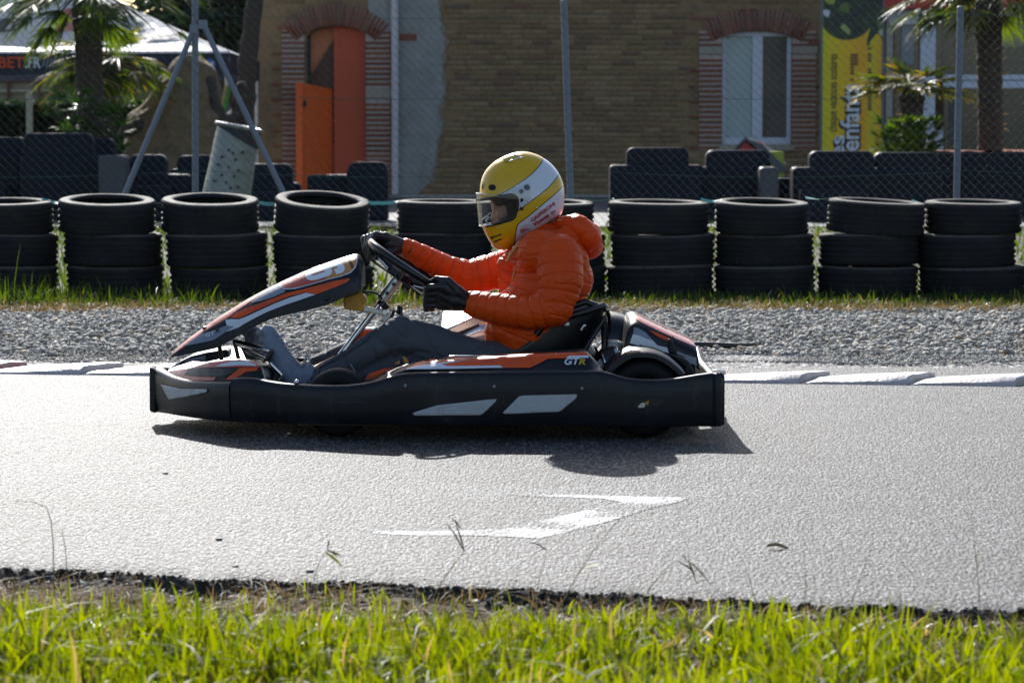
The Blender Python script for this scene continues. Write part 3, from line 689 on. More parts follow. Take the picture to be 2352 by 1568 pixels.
def strap(x0, y0, x1, y1, label, Y=YT, w_=.03):
    a, b = at(x0, y0, Y), at(x1, y1, Y + .02); m = MB(); secs = []
    for i in range(13):
        t = i/12; p = a.lerp(b, t) + Vector((0, 0, -.012*math.sin(math.pi*t) + .002*nz(i, x0, .9)))
        tw = .25 + .5*math.sin(2.2*t + x0); d = Vector((0, math.cos(tw), math.sin(tw)))*w_/2
        secs.append([p-d, p+d, p+d+Vector((0, 0, .0025)), p-d+Vector((0, 0, .0025))])
    m.loft(secs); tag(m.build('strap', M_STRAP, None, 60), label, 'strap', 'green straps tying the tyre stacks')
for x0, y0, x1, y1, lb in ((96,459,165,466,'green strap from the left cut-off stack to its neighbour'), (330,463,400,463,'green strap at the open stack left of the kart nose'),
    (572,461,652,468,'green strap leading to the tipped open tyre'), (824,464,930,462,'green strap between tipped tyre and stack behind the sleeve'),
    (1342,458,1410,457,'green strap just right of the yellow helmet'), (1610,459,1660,459,'green strap between the two stacks above the rear wheel'),
    (1850,454,1915,454,'green strap ending at the sloping top tyre'), (2095,461,2150,470,'green strap on the low side of the sloping tyre')):
    strap(x0, y0, x1, y1, lb)
strap(1370, 612, 1402, 612, 'short green strap low down behind the orange hood', YT, .02)

# ------------------------------------------------------------------ chain link fence
YF = 21.5
fence = thing('chain_link_fence', 'tall chain link fence on grey posts behind the tyre wall', 'fence', (0, YF, 0))
for (xt, yt, xb, yb) in ((448,-20,449,645), (1295,2,1318,645), (2206,18,2193,645), (-420,-10,-415,645), (2990,20,2980,645)):
    m = MB(); a, b = at(xb, yb, YF), at(xt, yt, YF); a.z = -.1
    d = (b-a); m.tube([a, b], .0245, 14); m.sphere(b, (.026, .026, .012), 14, 6); m.build('post', M_GALV, fence, 40)
for (x0, y0, x1, y1, dy) in ((446,66,195,645,.0), (466,56,756,645,.0)):
    a, b = at(x0, y0, YF - .01), at(x1, y1, YF - .06); b.z = -.06
    m = MB(); m.tube([a, b], .021, 12); m.box(a - Vector((.03,.03,.035)), a + Vector((.03,.03,.03))); m.build('brace', M_GALV, fence, 40)
FX0, FX1, FZ0, FZ1, PIT = -4.6, 4.6, .03, 2.06, .066
n_w = int((FX1-FX0)/PIT)
V = []; F = []; nseg = int((FZ1-FZ0)/(PIT*.5)); ang = [0, 2*np.pi/3, 4*np.pi/3]
for s in (0, 1):
    for i in range(n_w):
        x0 = FX0 + i*PIT + s*PIT*.5; k0 = len(V)
        pts = []
        for j in range(nseg+1):
            side = 1 if (j+s) % 2 == 0 else -1
            z = FZ0 + j*PIT*.5; zz_ = .004
            pts.append((x0 + side*PIT*.235 + .002*nz(i, j, 1.3), YF - .03 + .004*(1 if j % 2 else -1) + .012*nz(x0, z, .9), z))
            pts.append((x0 + side*PIT*.255, YF - .03 - .004*(1 if j % 2 else -1) + .012*nz(x0, z, .9), z + PIT*.03))
        for p in pts:
            for a in ang: V.append((p[0] + .0016*math.cos(a), p[1] + .0016*math.sin(a), p[2] + .0008*math.cos(a)))
        for j in range(len(pts)-1):
            for q in range(3):
                a, b = k0+j*3+q, k0+j*3+(q+1) % 3; F.append((a, b, b+3, a+3))
me = np_mesh('wire_mesh', np.array(V) - np.array([0, YF, 0]), np.array(F), None, True)
tag(link_mesh('wire_mesh', me, M_WIRE, fence), kind='stuff')
for z, sag in ((1.93, .03), (1.36, .05), (.79, .05), (.12, .02)):
    m = MB(); pts = []
    for i in range(61):
        x = lerp(FX0, FX1, i/60); sp = (x - at(449, 400, YF).x)/2.85; pts.append((x, YF - .034, z + .02 - sag*math.sin(math.pi*(sp % 1))))
    m.tube(pts, .0017, 5); m.build('tension_wire', M_GWIRE, fence, 180)
# ------------------------------------------------------------------ old earth-and-brick building
YB = 50.0; S_B = YB/FPX
def bx(x): return at(x, 300, YB).x
def bz(y): return at(1176, y, YB).z
bld = thing('brick_building', 'old brown earth-walled building with red brick arches over door and window', 'building', (0, YB, 0))
WX0, WX1, WTOP = bx(592), bx(1905), 6.2
DX0, DX1, DSP, DAP = bx(705), bx(840), bz(88), bz(60)          # door opening
NX0, NX1, NSP, NAP, NSILL = bx(1658), bx(1817), bz(90), bz(72), bz(332)
TH = .5
def arch_z(x, x0, x1, sp, ap):
    t = (x-x0)/(x1-x0)*2-1; return sp + (ap-sp)*math.sqrt(max(0, 1-t*t*.98))
m = MB()
m.box((WX0, YB, -.1), (DX0, YB+TH, WTOP)); m.box((DX1, YB, -.1), (NX0, YB+TH, WTOP)); m.box((NX1, YB, -.1), (WX1, YB+TH, WTOP))
m.box((NX0, YB, -.1), (NX1, YB+TH, NSILL))
for (x0, x1, sp, ap) in ((DX0, DX1, DSP, DAP), (NX0, NX1, NSP, NAP)):
    n = 14
    for i in range(n):
        a, b = lerp(x0, x1, i/n), lerp(x0, x1, (i+1)/n); za, zb = arch_z(a, x0, x1, sp, ap), arch_z(b, x0, x1, sp, ap)
        m.prism([(a, YB, za), (b, YB, zb), (b, YB, WTOP), (a, YB, WTOP)], (0, TH, 0))
m.box((WX0, YB+.5, -.1), (WX0+.4, YB+7, WTOP)); m.box((WX1-.4, YB+.5, -.1), (WX1, YB+7, WTOP)); m.box((WX0, YB+6.6, -.1), (WX1, YB+7, WTOP))
m.build('wall', M_ADOBE, bld, 30)
m = MB(); m.prism([(WX0-.3, YB-.5, WTOP-.1), (WX0-.3, YB+7.4, WTOP-.1), (WX0-.3, YB+3.5, WTOP+1.7)], (WX1-WX0+.6, 0, 0)); m.build('roof', M_BRICK, bld, 30)
m = MB(); m.box((WX0-.02, YB-.12, -.1), (WX1+.02, YB-.005, bz(447))); m.build('plinth', M_CONC, bld, 30, bevel=.02)
# faint earth-brick courses standing a little proud of the wall
def blocked(x0, x1, z0, z1):
    for (a, b, lo, hi) in ((bx(632), bx(903), -1, bz(22)), (bx(1600), bx(1880), bz(345), bz(18)), (bx(843), bx(1012), bz(345), 9)):
        if x1 > a and x0 < b and z1 > lo and z0 < hi: return True
    return False
V = []; F = []; rn = []; z = bz(446); CH = .0872
while z < 3.75:
    x = WX0 + random.uniform(0, .3)
    while x < WX1 - .1:
        ln = random.uniform(.26, .46); x1 = min(x+ln, WX1); zz = z + .012*nz(x, z, .6)
        if not blocked(x, x1, z, z+CH) and nz(x, z, .55, 5) > -.42:
            d = random.uniform(.004, .016); g = random.uniform(.005, .014); k = len(V); y0, y1 = YB - d, YB + .004
            for (yy, e) in ((y0, .006), (y1, 0)):
                V += [(x+g+e, yy, zz+g+e), (x1-e, yy, zz+g+e+.008*nz(x1, z, 3)), (x1-e, yy, zz+CH-e), (x+g+e, yy, zz+CH-e)]
            F += [(k,k+1,k+2,k+3),(k,k+4,k+5,k+1),(k+1,k+5,k+6,k+2),(k+2,k+6,k+7,k+3),(k+3,k+7,k+4,k)]; rn += [random.random()]*8
        x = x1
    z += CH
o = link_mesh('earth_brick', np_mesh('earth_brick', np.array(V) - np.array([0, YB, 0]), np.array(F), {'rnd': rn}), M_ADOBEB, bld); tag(o, kind='stuff')
# single red bricks round the openings
BR = {}
def brick(c, sx, sz, ang=0.0, mat=M_BRICK, nm='brick', dep=.05):
    key = (round(sx, 2), round(sz, 3), mat.name)
    if key not in BR:
        mm = MB(); mm.box((-sx/2, -dep/2, -sz/2), (sx/2, dep/2, sz/2)); me = mm.mesh(nm); me.materials.append(mat)
        bm = bmesh.new(); bm.from_mesh(me); bmesh.ops.bevel(bm, geom=bm.edges[:], offset=.007, segments=1, affect='EDGES'); bm.to_mesh(me); bm.free(); BR[key] = me
    o = bpy.data.objects.new(nm, BR[key]); COL.objects.link(o); o.parent = bld
    o.location = Vector(c) - Vector((0, YB, 0)); o.rotation_euler = (0, ang, 0); return o
def jamb(xin, side, ztop, zbot, wd, skip=None, long_every=3, ring=None):
    a, b = (xin - wd, xin) if side < 0 else (xin, xin + wd)
    m = MB(); m.box((a + .01, YB-.018, zbot), (b - .01, YB+.02, ztop)); m.build('mortar_bed', M_MORTAR, bld, 30)
    n = int((ztop-zbot)/CH)
    for i in range(n):
        z = zbot + (i+.5)*CH
        if skip and skip[0] < z < skip[1]: continue
        if ring:
            xc_, zc_a, ro, zend, tam = ring; xin2 = a if side > 0 else b; lim = min(math.sqrt(max(0, ro*ro - (z-zc_a)**2)), (z-zc_a)*tam)
            if z > zend and abs(xin2 - xc_) < lim: 
                if abs((b if side > 0 else a) - xc_) < lim + .06: continue
                w2 = abs((b if side > 0 else a) - xc_) - lim; brick((xc_ + side*(lim + w2/2), YB-.022, z), round(w2, 2), .046); continue
        ex = .16 if i % long_every == 0 else 0.0; w_ = wd + ex; c = (a+b)/2 + (ex/2 if side > 0 else -ex/2)
        brick((c + random.uniform(-.006, .006), YB - .022 + random.uniform(-.004, .004), z), round(w_, 2), .046)
    if skip:
        m = MB(); m.box((a, YB-.05, skip[0]+.02), (b+.02, YB+.02, skip[1]-.02)); m.build('stone_block', M_STONEB, bld, 30, bevel=.015)
def ring_of(x0, x1, sp, ap, depth, ext):
    half = (x1-x0)/2 + ext; rise = ap-sp+.06; rad = (half**2 + rise**2)/(2*rise); am = math.asin(half/rad); return ((x0+x1)/2, ap+.012-rad, rad+depth+.02, ap+.012-rad + rad*math.cos(am), math.tan(am))
RD, RW = ring_of(DX0, DX1, DSP, DAP, .36, .17), ring_of(NX0, NX1, NSP, NAP, .37, .17)
jamb(DX0-.03, -1, bz(66), bz(446), .40, ring=RD)
jamb(DX1, 1, bz(66), bz(446), .43, (bz(229), bz(200)), ring=RD)
jamb(NX0, -1, bz(72), bz(345), .40, (bz(128), bz(104)), ring=RW)
jamb(NX1, 1, bz(72), bz(345), .42, (bz(128), bz(104)), ring=RW)
def arch(x0, x1, sp, ap, depth, n, ext):
    xc = (x0+x1)/2; half = (x1-x0)/2 + ext; rise = ap-sp + .06; rad = (half**2 + rise**2)/(2*rise); zc = ap + .012 - rad; am = math.asin(half/rad)
    m = MB(); outer = []; inner = []
    for i in range(25):
        a = lerp(-am, am, i/24); outer.append((xc+(rad+depth-.01)*math.sin(a), YB-.018, zc+(rad+depth-.01)*math.cos(a))); inner.append((xc+(rad+.012)*math.sin(a), YB-.018, zc+(rad+.012)*math.cos(a)))
    for i in range(24): m.prism([inner[i], inner[i+1], outer[i+1], outer[i]], (0, .03, 0))
    m.build('mortar_bed', M_MORTAR, bld, 30)
    for i in range(n):
        a = lerp(-am, am, (i+.5)/n); r_ = rad + depth/2
        brick((xc + r_*math.sin(a), YB - .024 + random.uniform(-.004, .004), zc + r_*math.cos(a)), .052, round(depth, 2), a)
arch(DX0, DX1, DSP, DAP, .36, 25, .17); arch(NX0, NX1, NSP, NAP, .37, 25, .17)
for (x0, x1, y0, y1) in ((918,958,78,95),(1585,1630,37,46),(1700,1740,20,27),(1855,1890,95,103),(640,690,60,70)):
    m = MB(); m.box((bx(x0), YB-.03, bz(y1)), (bx(x1), YB+.01, bz(y0))); m.build('brick', M_BRICK, bld, 30, bevel=.01)
# plaster patch with a ragged edge
m = MB(); outl = [(912,-60),(1012,-60),(1008,20),(1012,60),(1022,90),(1014,150),(1020,200),(1010,260),(1013,300),(1003,330),(998,380),(985,420),(960,446),(912,446)]
P = []
for (a, b) in zip(outl, outl[1:]):
    for t in range(8): P.append((lerp(a[0], b[0], t/8), lerp(a[1], b[1], t/8)))
P.append(outl[-1]); m.prism([(bx(x + (7*nz(x, y, .04) + 5*nz(y, x, .11) + 3*nz(y, x, .35) if 990 < x else 0)), YB-.026, bz(y)) for x, y in P], (0, .03, 0)); m.build('plaster_patch', M_PLAST, bld, 30)
m = MB(); m.prism([(bx(x + (8 + 9*nz(x, y+50, .05) + 6*nz(y, x, .17) if 980 < x else 0)), YB-.0185, bz(y + (0 if 980 < x else 0))) for x, y in P], (0, .02, 0)); m.build('plaster_patch', M_PLAST2, bld, 30)
m = MB(); m.prism([(bx(x), YB-.036, bz(y)) for x, y in ((842,-60),(905,-60),(905,72),(888,75),(868,66),(850,40),(846,10))], (0, .03, 0)); m.build('plaster_patch', M_PLAST, bld, 30)
m = MB(); m.tube([(bx(908), YB-.12, bz(446)), (bx(908), YB-.12, WTOP)], .062, 16)
for y in (40, 190, 385): m.tube([(bx(908), YB-.12, bz(y)), (bx(908), YB-.12, bz(y-7))], .072, 16)
m.build('drainpipe', M_PIPE, bld, 40)
# door recess and leaves
m = MB(); m.box((DX0-.05, YB+.42, -.05), (DX1+.05, YB+.48, 3.6)); m.build('inner_wall', M_OWALL, bld, 30)  # painted light orange to stand for the sunlit interior
m = MB(); m.box((bx(766), YB+.22, 0), (DX1+.02, YB+.28, 3.5)); m.build('door_leaf', M_ODOOR, bld, 30)
m = MB(); m.box((DX0-.02, YB+.24, 0), (bx(712), YB+.30, 3.4)); m.build('door_frame', M_DKGREEN, bld, 30)
m = MB(); m.prism([(bx(768), YB+.31, bz(84)), (bx(768), YB+.31, bz(330)), (bx(690), YB+.31, bz(330)), (bx(697), YB+.31, bz(200))], (0, .06, 0)); m.build('shadow_panel', M_BROWN, bld, 30)  # brown panel added in place of the slanting shadow on the wall
odr = MB(); a = at(682, 447, YB-.35); 
odr.prism([(bx(686), YB-.34, bz(440)), (bx(758), YB+.28, bz(440)), (bx(758), YB+.28, bz(205)), (bx(688), YB-.34, bz(190))], (.03, .0, 0)); od = odr.build('half_door', M_OBRIGHT, bld, 30)
m = MB(); m.box((bx(686)-.02, YB-.40, 0), (bx(699), YB-.345, bz(192))); m.build('door_edge', M_OBRIGHT, bld, 30, bevel=.01)
m = MB(); m.box((bx(697), YB-.30, bz(246)), (bx(706), YB-.22, bz(232))); m.build('door_handle', M_BLACKP, bld, 30, bevel=.01)
# window
wx = lambda a, b, y0, y1, d, mat, nm, th=.05: (lambda mm: (mm.box((bx(a), YB+d, bz(y1)), (bx(b), YB+d+th, bz(y0))), mm.build(nm, mat, bld, 30, bevel=.006))[1])(MB())
wx(1657, 1818, 316, 333, .10, M_PVC, 'window_frame'); wx(1657, 1667, 70, 316, .10, M_PVC, 'window_frame'); wx(1808, 1818, 70, 316, .10, M_PVC, 'window_frame')
wx(1667, 1808, 66, 84, .10, M_PVC, 'window_frame'); wx(1728, 1752, 84, 316, .09, M_PVC, 'window_frame', .07)
wx(1667, 1728, 84, 316, .16, M_CURT, 'blind', .02); wx(1752, 1808, 84, 316, .16, M_TAUPE, 'blind', .02)
wx(1667, 1728, 84, 316, .135, clear_mat('window_glass', (.96, .97, .97), .012), 'pane', .004); wx(1752, 1808, 84, 316, .135, bpy.data.materials['window_glass'], 'pane', .004)
wx(1650, 1824, 333, 346, -.06, M_STONEB, 'window_sill', .3)

# ------------------------------------------------------------------ glazed hall on the right
hall = thing('glazed_hall', 'low glazed building with white frames under a red fascia', 'building', (0, YB+.2, 0))
YH = YB + .2
def hbox(x0, x1, y0, y1, d, mat, nm, th=.06, bev=.006):
    a, b = at(x0, y1, YH), at(x1, y0, YH); m = MB(); m.box((a.x, YH+d, a.z), (b.x, YH+d+th, b.z)); return m.build(nm, mat, hall, 30, bevel=bev)
hbox(1906, 3300, -330, 22, -.25, M_RED, 'fascia', .3)
hbox(1906, 2032, 22, 520, .0, M_CREAM, 'side_wall', .2)
hbox(2032, 2052, 44, 520, .0, M_CREAM, 'frame_post'); hbox(2032, 2150, 22, 44, .002, M_PVC, 'frame_head'); hbox(2112, 2150, 44, 300, .0, M_PVC, 'frame_post'); hbox(2052, 2112, 44, 56, .03, M_PVC, 'door_head', .05)
hbox(2126, 2166, 300, 520, .0, M_PVC, 'frame_post')
hbox(2166, 3300, 172, 184, -.01, M_PVC, 'frame_rail'); hbox(2166, 3300, 186, 203, -.012, M_PVC, 'frame_rail'); hbox(2560, 2580, 22, 520, .0, M_PVC, 'frame_post')
gl = clear_mat('hall_glass', (.55, .62, .62), .14)
for (x0, x1, y0, y1) in ((2052,2112,56,520),(2166,2560,22,172),(2150,2166,44,172),(2166,2560,203,520),(2580,3300,22,172),(2580,3300,203,520)):
    hbox(x0, x1, y0, y1, .06, M_GLASSD, 'pane', .01, 0)
for (x0, x1, y0, y1, mt, nm) in ((2040,2066,10,60,M_LAMP,'wall_lamp'),(2300,2352,45,110,M_WALLP,'notice_panel'),(2180,2200,215,330,M_BARRG,'inner_post'),(2070,2100,60,150,M_GREYST,'door_sticker')):
    hbox(x0, x1, y0, y1, .03 if nm != 'wall_lamp' else -.08, mt, nm, .028)
m = MB(); m.box((at(1910, 0, YH).x, YH+7.0, 0), (at(3300, 0, YH).x, YH+7.2, 5.0)); m.build('back_wall', M_CREAM, hall, 30)
m = MB(); m.box((at(1910, 0, YH).x, YH-.2, at(0, -335, YH).z), (at(3300, 0, YH).x, YH+7.3, at(0, -350, YH).z)); m.build('roof', M_RED, hall, 30)
m = MB(); m.box((at(3290, 0, YH).x, YH+.1, 0), (at(3300, 0, YH).x, YH+7.0, 5.0)); m.build('side_wall', M_CREAM, hall, 30)
# ------------------------------------------------------------------ banner
YN = 48.6
ban = thing('banner', 'tall yellow advertising banner with a photo and vertical French words', 'banner', (0, YN, 0))
a, b = at(1888, 360, YN), at(2027, -40, YN)
m = MB(); m.box((a.x, YN, .25), (b.x, YN+.02, b.z)); m.build('sheet', M_BANNER, ban, 30)
m = MB(); m.tube([(b.x+.02, YN+.04, .0), (b.x+.02, YN+.04, b.z)], .02, 10); m.tube([(a.x-.02, YN+.04, .0), (a.x-.02, YN+.04, b.z)], .02, 10); m.build('frame', M_GALV, ban, 40)
cx = at(1945, 20, YN); rr = 72*YN/FPX; m = MB(); n = 40; P = [(cx.x + rr*.93*math.cos(t*2*math.pi/n), YN-.004, cx.z + rr*math.sin(t*2*math.pi/n)) for t in range(n)]
P = [(max(a.x+.005, p[0]), p[1], min(p[2], b.z)) for p in P]; m.add(P, [tuple(range(n))]); m.build('printed_photo', M_PHOTO, ban, 180)
m = MB(); m.add([at(x, y, YN-.003) for x, y in ((2005,-40),(2027,-40),(2027,98),(2021,80),(2012,78),(2000,95),(1995,108),(1990,100),(2000,60))], [tuple(range(9))]); m.build('printed_swoosh', M_PHOTO, ban, 180)
up = Vector((0, 0, 1)); lf = Vector((-1, 0, 0))
def vtext(body, x, y, h, length, mat, nm, d=.006, w_=.0):
    k = YN/FPX; text_flat(body, at(x, y, YN-d), up, lf*(h*k), nm, mat, ban, fit=length*k, weight=w_)
vtext('chaque vacances scolaires', 1921, 304, 27, 178, M_BLKTXT, 'lettering', w_=.012)
for wgt, mt, d in ((.085, M_BLKTXT, .006), (.015, M_WHITETXT, .010)):
    vtext('enfants', 1972, 348, 60, 152, mt, 'lettering', d, wgt); vtext('Les', 1938, 395, 46, 80, mt, 'lettering', d, wgt)
for (x, y, h, ln, t) in ((1962, 186, 9, 65, 'ooooo oooooo'), (1971, 150, 9, 40, 'oooo oooo'), (2002, 254, 9, 150, 'ooooooo ooooooo oo oooo')):
    m = MB(); 
    for q in range(int(ln/7)):
        if random.random() < .85: p0, p1 = at(x-h, y-q*7, YN-.005), at(x, y-q*7-5, YN-.005); m.add([p0, (p0.x, p0.y, p1.z), p1, (p1.x, p0.y, p0.z)], [(0,1,2,3)])
    tag(m.build('small_print', M_BROWN, ban, 180), kind='stuff')
# ------------------------------------------------------------------ plastic barrier blocks on the service track
def rounded(x0, x1, z0, z1, r, n=5):
    P = [(x0, z0), (x1, z0)]
    for i in range(n+1): a = math.pi/2*i/n; P.append((x1-r+r*math.cos(a), z1-r+r*math.sin(a)))
    for i in range(n+1): a = math.pi/2*(1+i/n); P.append((x0+r+r*math.cos(a), z1-r+r*math.sin(a)))
    return P
def barrier(label, base, slab=None, Y=35.7, mat=M_BARR, low=None, th=.42):
    x0, x1, yt = base; a, b = at(x0, yt, Y), at(x1, yt, Y); t = thing('plastic_barrier', label, 'barrier', ((a.x+b.x)/2, Y, .05), 'dark plastic barrier blocks behind the fence')
    m = MB(); m.prism([(x, Y - th/2, z) for x, z in rounded(a.x, b.x, .052, a.z, .05)], (0, th, 0)); m.build('body', mat, t, 40, bevel=.025)
    if slab:
        x0, x1, yt = slab; a2, b2 = at(x0, yt, Y), at(x1, yt, Y); m = MB(); m.prism([(x, Y - .13, z) for x, z in rounded(a2.x, b2.x, a.z - .1, a2.z, .095)], (0, .26, 0)); m.build('back_panel', mat, t, 40, bevel=.03)
    if low:
        x0, x1, yt = low; a2, b2 = at(x0, yt, Y-.4), at(x1, yt, Y-.4); m = MB(); m.prism([(x, Y - .55, z) for x, z in rounded(a2.x, b2.x, .052, a2.z, .03)], (0, .33, 0)); m.build('foot_rail', mat, t, 40, bevel=.02)
    return t
barrier('dark barrier cut by the left photo edge beside the tall block', (-130, 52, 350), (-90, 62, 315), 36.4, low=(-130, 22, 422))
barrier('tallest dark barrier with rounded shoulders in front of the thick palm', (52, 262, 358), (56, 216, 306))
barrier('dark barrier half hidden behind the tallest block', (216, 268, 370), (200, 266, 317), 36.8)
barrier('upright grey panel block between dark barriers on the left', (231, 293, 357), None, 35.2, M_BARRG)
barrier('dark barrier behind the foot of the left fence brace', (296, 440, 400), (298, 384, 355), 36.0, low=(298, 395, 427))
barrier('dark barrier standing just left of the zinc bin', (393, 520, 388), (408, 500, 357), 36.5, low=(395, 470, 436))
barrier('dark barrier between zinc bin and orange door', (565, 690, 420), (560, 672, 376), 36.2, low=(572, 668, 440))
barrier('low flat topped dark barrier in front of the orange door', (708, 806, 401), None, 36.0)
barrier('dark barrier right of the orange door beside the drainpipe', (798, 892, 385), (800, 890, 372), 35.8)
barrier('dark barrier with square shoulders left of the window', (1400, 1614, 379), (1438, 1581, 339), 35.7)
barrier('dark barrier with rounded back panel under the window', (1585, 1784, 383), (1620, 1767, 345), 35.9)
barrier('narrow grey block beside the toy house', (1742, 1786, 384), None, 35.3, M_BARRG)
barrier('low dark block in front of the toy house', (1780, 1830, 408), None, 36.3)
barrier('dark barrier with round shouldered panel in front of the banner', (1818, 2010, 384), (1857, 2006, 347), 35.6, low=(1835, 1990, 436))
barrier('dark barrier under the small palm', (2003, 2160, 384), (2006, 2154, 350), 35.8)
t = barrier('long dark barrier run at the right photo edge', (2148, 2520, 352), None, 36.6, low=(2130, 2190, 390))
# planter with red bark chips behind it
pl = thing('planter', 'long dark planter filled with red bark chips behind the right barrier', 'planter', (at(2250, 345, 39).x, 39, 0))
a, b = at(2130, 348, 39), at(2560, 348, 39); m = MB(); m.box((a.x, 39, 0), (b.x, 41, a.z-.02)); m.build('box', M_BARR, pl, 30, bevel=.02)
V, F = [], []; xs_ = np.linspace(a.x+.03, b.x-.03, 60); ys_ = np.linspace(39.03, 40.97, 14)
m = MB(); m.loft([[Vector((x, y, a.z - .02 + .035*nz(x, y, 5) + .02)) for y in ys_] for x in xs_], False, False); tag(m.build('bark_chips', M_BARKCHIP, pl, 20), kind='stuff')
# toy house
th_ = thing('toy_house', 'small toy play house with grey roof and red gable', 'play house', (at(1740, 350, 38.5).x, 38.5, 0))
YT2 = 38.5; rd = at(1712, 318, YT2); e1 = at(1676, 352, YT2); e2 = at(1752, 352, YT2)
w0, w1 = at(1690, 352, YT2), at(1742, 352, YT2)
m = MB(); m.prism([(w0.x, YT2, .05), (w1.x, YT2, .05), (w1.x, YT2, w1.z), (rd.x, YT2, rd.z-.04), (w0.x, YT2, w0.z)], (.28, .9, 0)); m.build('gable_wall', M_TOYRED, th_, 30)
m = MB(); back = Vector((.42, 1.0, -.16)); 
m.prism([e1 + Vector((0,-.06,0)), rd + Vector((0,-.06,.03)), e2 + Vector((0,-.06,0)), rd + Vector((0,-.06,-.02))], back); m.build('roof', M_TILE, th_, 30)
m = MB(); c0 = at(1772, 348, YT2); c1 = at(1802, 348, YT2); m.box((c0.x, YT2+.1, .05), (c1.x, YT2+.9, c0.z)); m.build('side_wall', M_TOYLIME, th_, 30)
m = MB(); q = at(1752, 330, YT2-.0); r2 = at(1806, 394, YT2); 
m.prism([at(1722, 322, YT2-.07), at(1750, 330, YT2-.07), at(1808, 388, YT2-.07), at(1798, 396, YT2-.07), at(1745, 352, YT2-.07)], (.05, .9, 0)); m.build('roof_side', M_TILE, th_, 30)
# ------------------------------------------------------------------ leaning zinc bin
YBIN = 30.0
bn = thing('litter_bin', 'leaning dented zinc litter bin with dark rim and punched holes', 'bin', (at(530, 440, YBIN).x, YBIN, 0))
ca, cb = at(516, 470, YBIN), at(549, 292, YBIN); ax = (cb-ca).normalized(); r0, r1 = 56*YBIN/FPX, 49*YBIN/FPX
m = MB(); secs = []
for i in range(15):
    t = i/14; c = ca.lerp(cb, t); r = lerp(r0, r1, t); u = Vector((1, 0, 0)); u = (u - ax*u.dot(ax)).normalized(); v = ax.cross(u)
    secs.append([c + (u*math.cos(q) + v*math.sin(q))*(r*(1+.025*nz(c.x*3+math.cos(q)*1.5, c.z*3, 1.5, math.sin(q)*1.5))) for q in [2*math.pi*k/40 for k in range(40)]])
m.loft(secs, True, False); m.loft([[p.lerp(sum(secs[0], Vector())/40, .03) for p in s] for s in secs], True, False); m.build('drum', M_ZINC, bn, 60)
m = MB(); top = sum(secs[-1], Vector())/40; tilt = (ax + Vector((0, -.12, 0))).normalized()
R_ = [top + (p-top)*1.06 for p in secs[-1]]; m.tube(R_, .022, 8, closed=True); m.build('rim', M_ZINC, bn, 60)
m = MB(); m.loft([[p + ax*.004 + (p-top)*.03 for p in secs[-1]]] + [[p - ax*q_*(.10 + .09*((p-top).normalized().x)) + (p-top)*(.05 + .07*q_) for p in secs[-1]] for q_ in (.3, .65, 1.0)], True, False); m.build('bin_liner', M_BLKTXT, bn, 60)
m = MB()
for (x, y) in ((525,345),(535,352),(509,360),(558,350),(541,367),(500,378),(525,384),(549,392),(509,402),(538,405),(520,420),(491,415),(530,432),(548,430)):
    p = at(x, y, YBIN - .235); m.sphere(p, (.013, .022, .015), 8, 6)
tag(m.build('punched_hole', M_BLKTXT, bn, 60), kind='stuff')
m = MB(); m.tube([ca + Vector((0, .1, .1)), (ca.x - .08, YBIN+.1, -.05)], .03, 10); m.build('stand', M_GALV, bn, 60)
# ------------------------------------------------------------------ marquee
YM = 43.5
tent = thing('marquee', 'white pop-up marquee with navy printed valance', 'marquee', (at(200, 300, YM).x, YM+2, 0))
def tp(x, y, d=0.0): return at(x, y, YM + d)
xl, xr = tp(-420, 122).x, tp(527, 120).x; ze = tp(300, 122).z; zp = ze + 1.47; dep = 5.2
m = MB(); N = 30; rows = []
ctr = Vector(((xl+xr)/2, YM+dep/2, zp))
def canopy(u, v):     # u along front -1..1, v -1..1
    x = lerp(xl, xr, (u+1)/2); y = YM + dep*(v+1)/2; d = max(abs(u), abs(v)); h = (1-d)**1.0
    sag = .26*math.sin(math.pi*d)*(.35 + .65*min(1, abs(abs(u)-abs(v))*1.6))
    return Vector((x, y, ze + (zp-ze)*h - sag + .012*nz(x*2, y*2, 1.2)))
g = [[canopy(-1+2*i/N, -1+2*j/N) for j in range(N+1)] for i in range(N+1)]
m.loft(g, False, False); tc_ = m.build('canopy', M_TENT, tent, 180)
def valance(p0, p1, h, nm):
    m = MB(); secs = []
    for i in range(41):
        t = i/40; p = p0.lerp(p1, t); o_ = Vector((0, -.02 - .015*math.sin(t*26) , 0)); secs.append([p + Vector((0,0,.01)), p + o_ + Vector((0, 0, -h*.5)), p + o_*1.3 + Vector((0, 0, -h - .012*math.sin(t*31)))])
    m.loft(secs, False, False); return m.build(nm, M_VALANCE, tent, 180)
hv = tp(300, 122).z - tp(300, 172).z
valance(Vector((xl, YM, ze)), Vector((xr, YM, ze)), hv, 'valance'); valance(Vector((xr, YM, ze)), Vector((xr, YM+dep, ze)), hv, 'valance'); valance(Vector((xl, YM+dep, ze)), Vector((xr, YM+dep, ze)), hv, 'valance')
m = MB(); m.tube([Vector((xl, YM-.003, ze+.012)), Vector((xr, YM-.003, ze+.012))], .016, 8); m.build('white_piping', M_TENT, tent, 180)
for x in (xl+.05, xr-.05):
    for y in (YM+.05, YM+dep-.05): m = MB(); m.tube([(x, y, 0), (x, y, ze)], .028, 8); m.build('leg', M_ALU, tent, 60)
YV = YM - .052; kk = YV/FPX
X1 = Vector((1, 0, 0))
text_flat('OUBET', at(-62, 156, YV), X1, up*(35*kk), 'lettering', M_TENTRED, tent, fit=117*kk, weight=.03)
text_flat('.FR', at(57, 156, YV), X1, up*(35*kk), 'lettering', M_WHITETXT, tent, fit=36*kk, weight=.02)
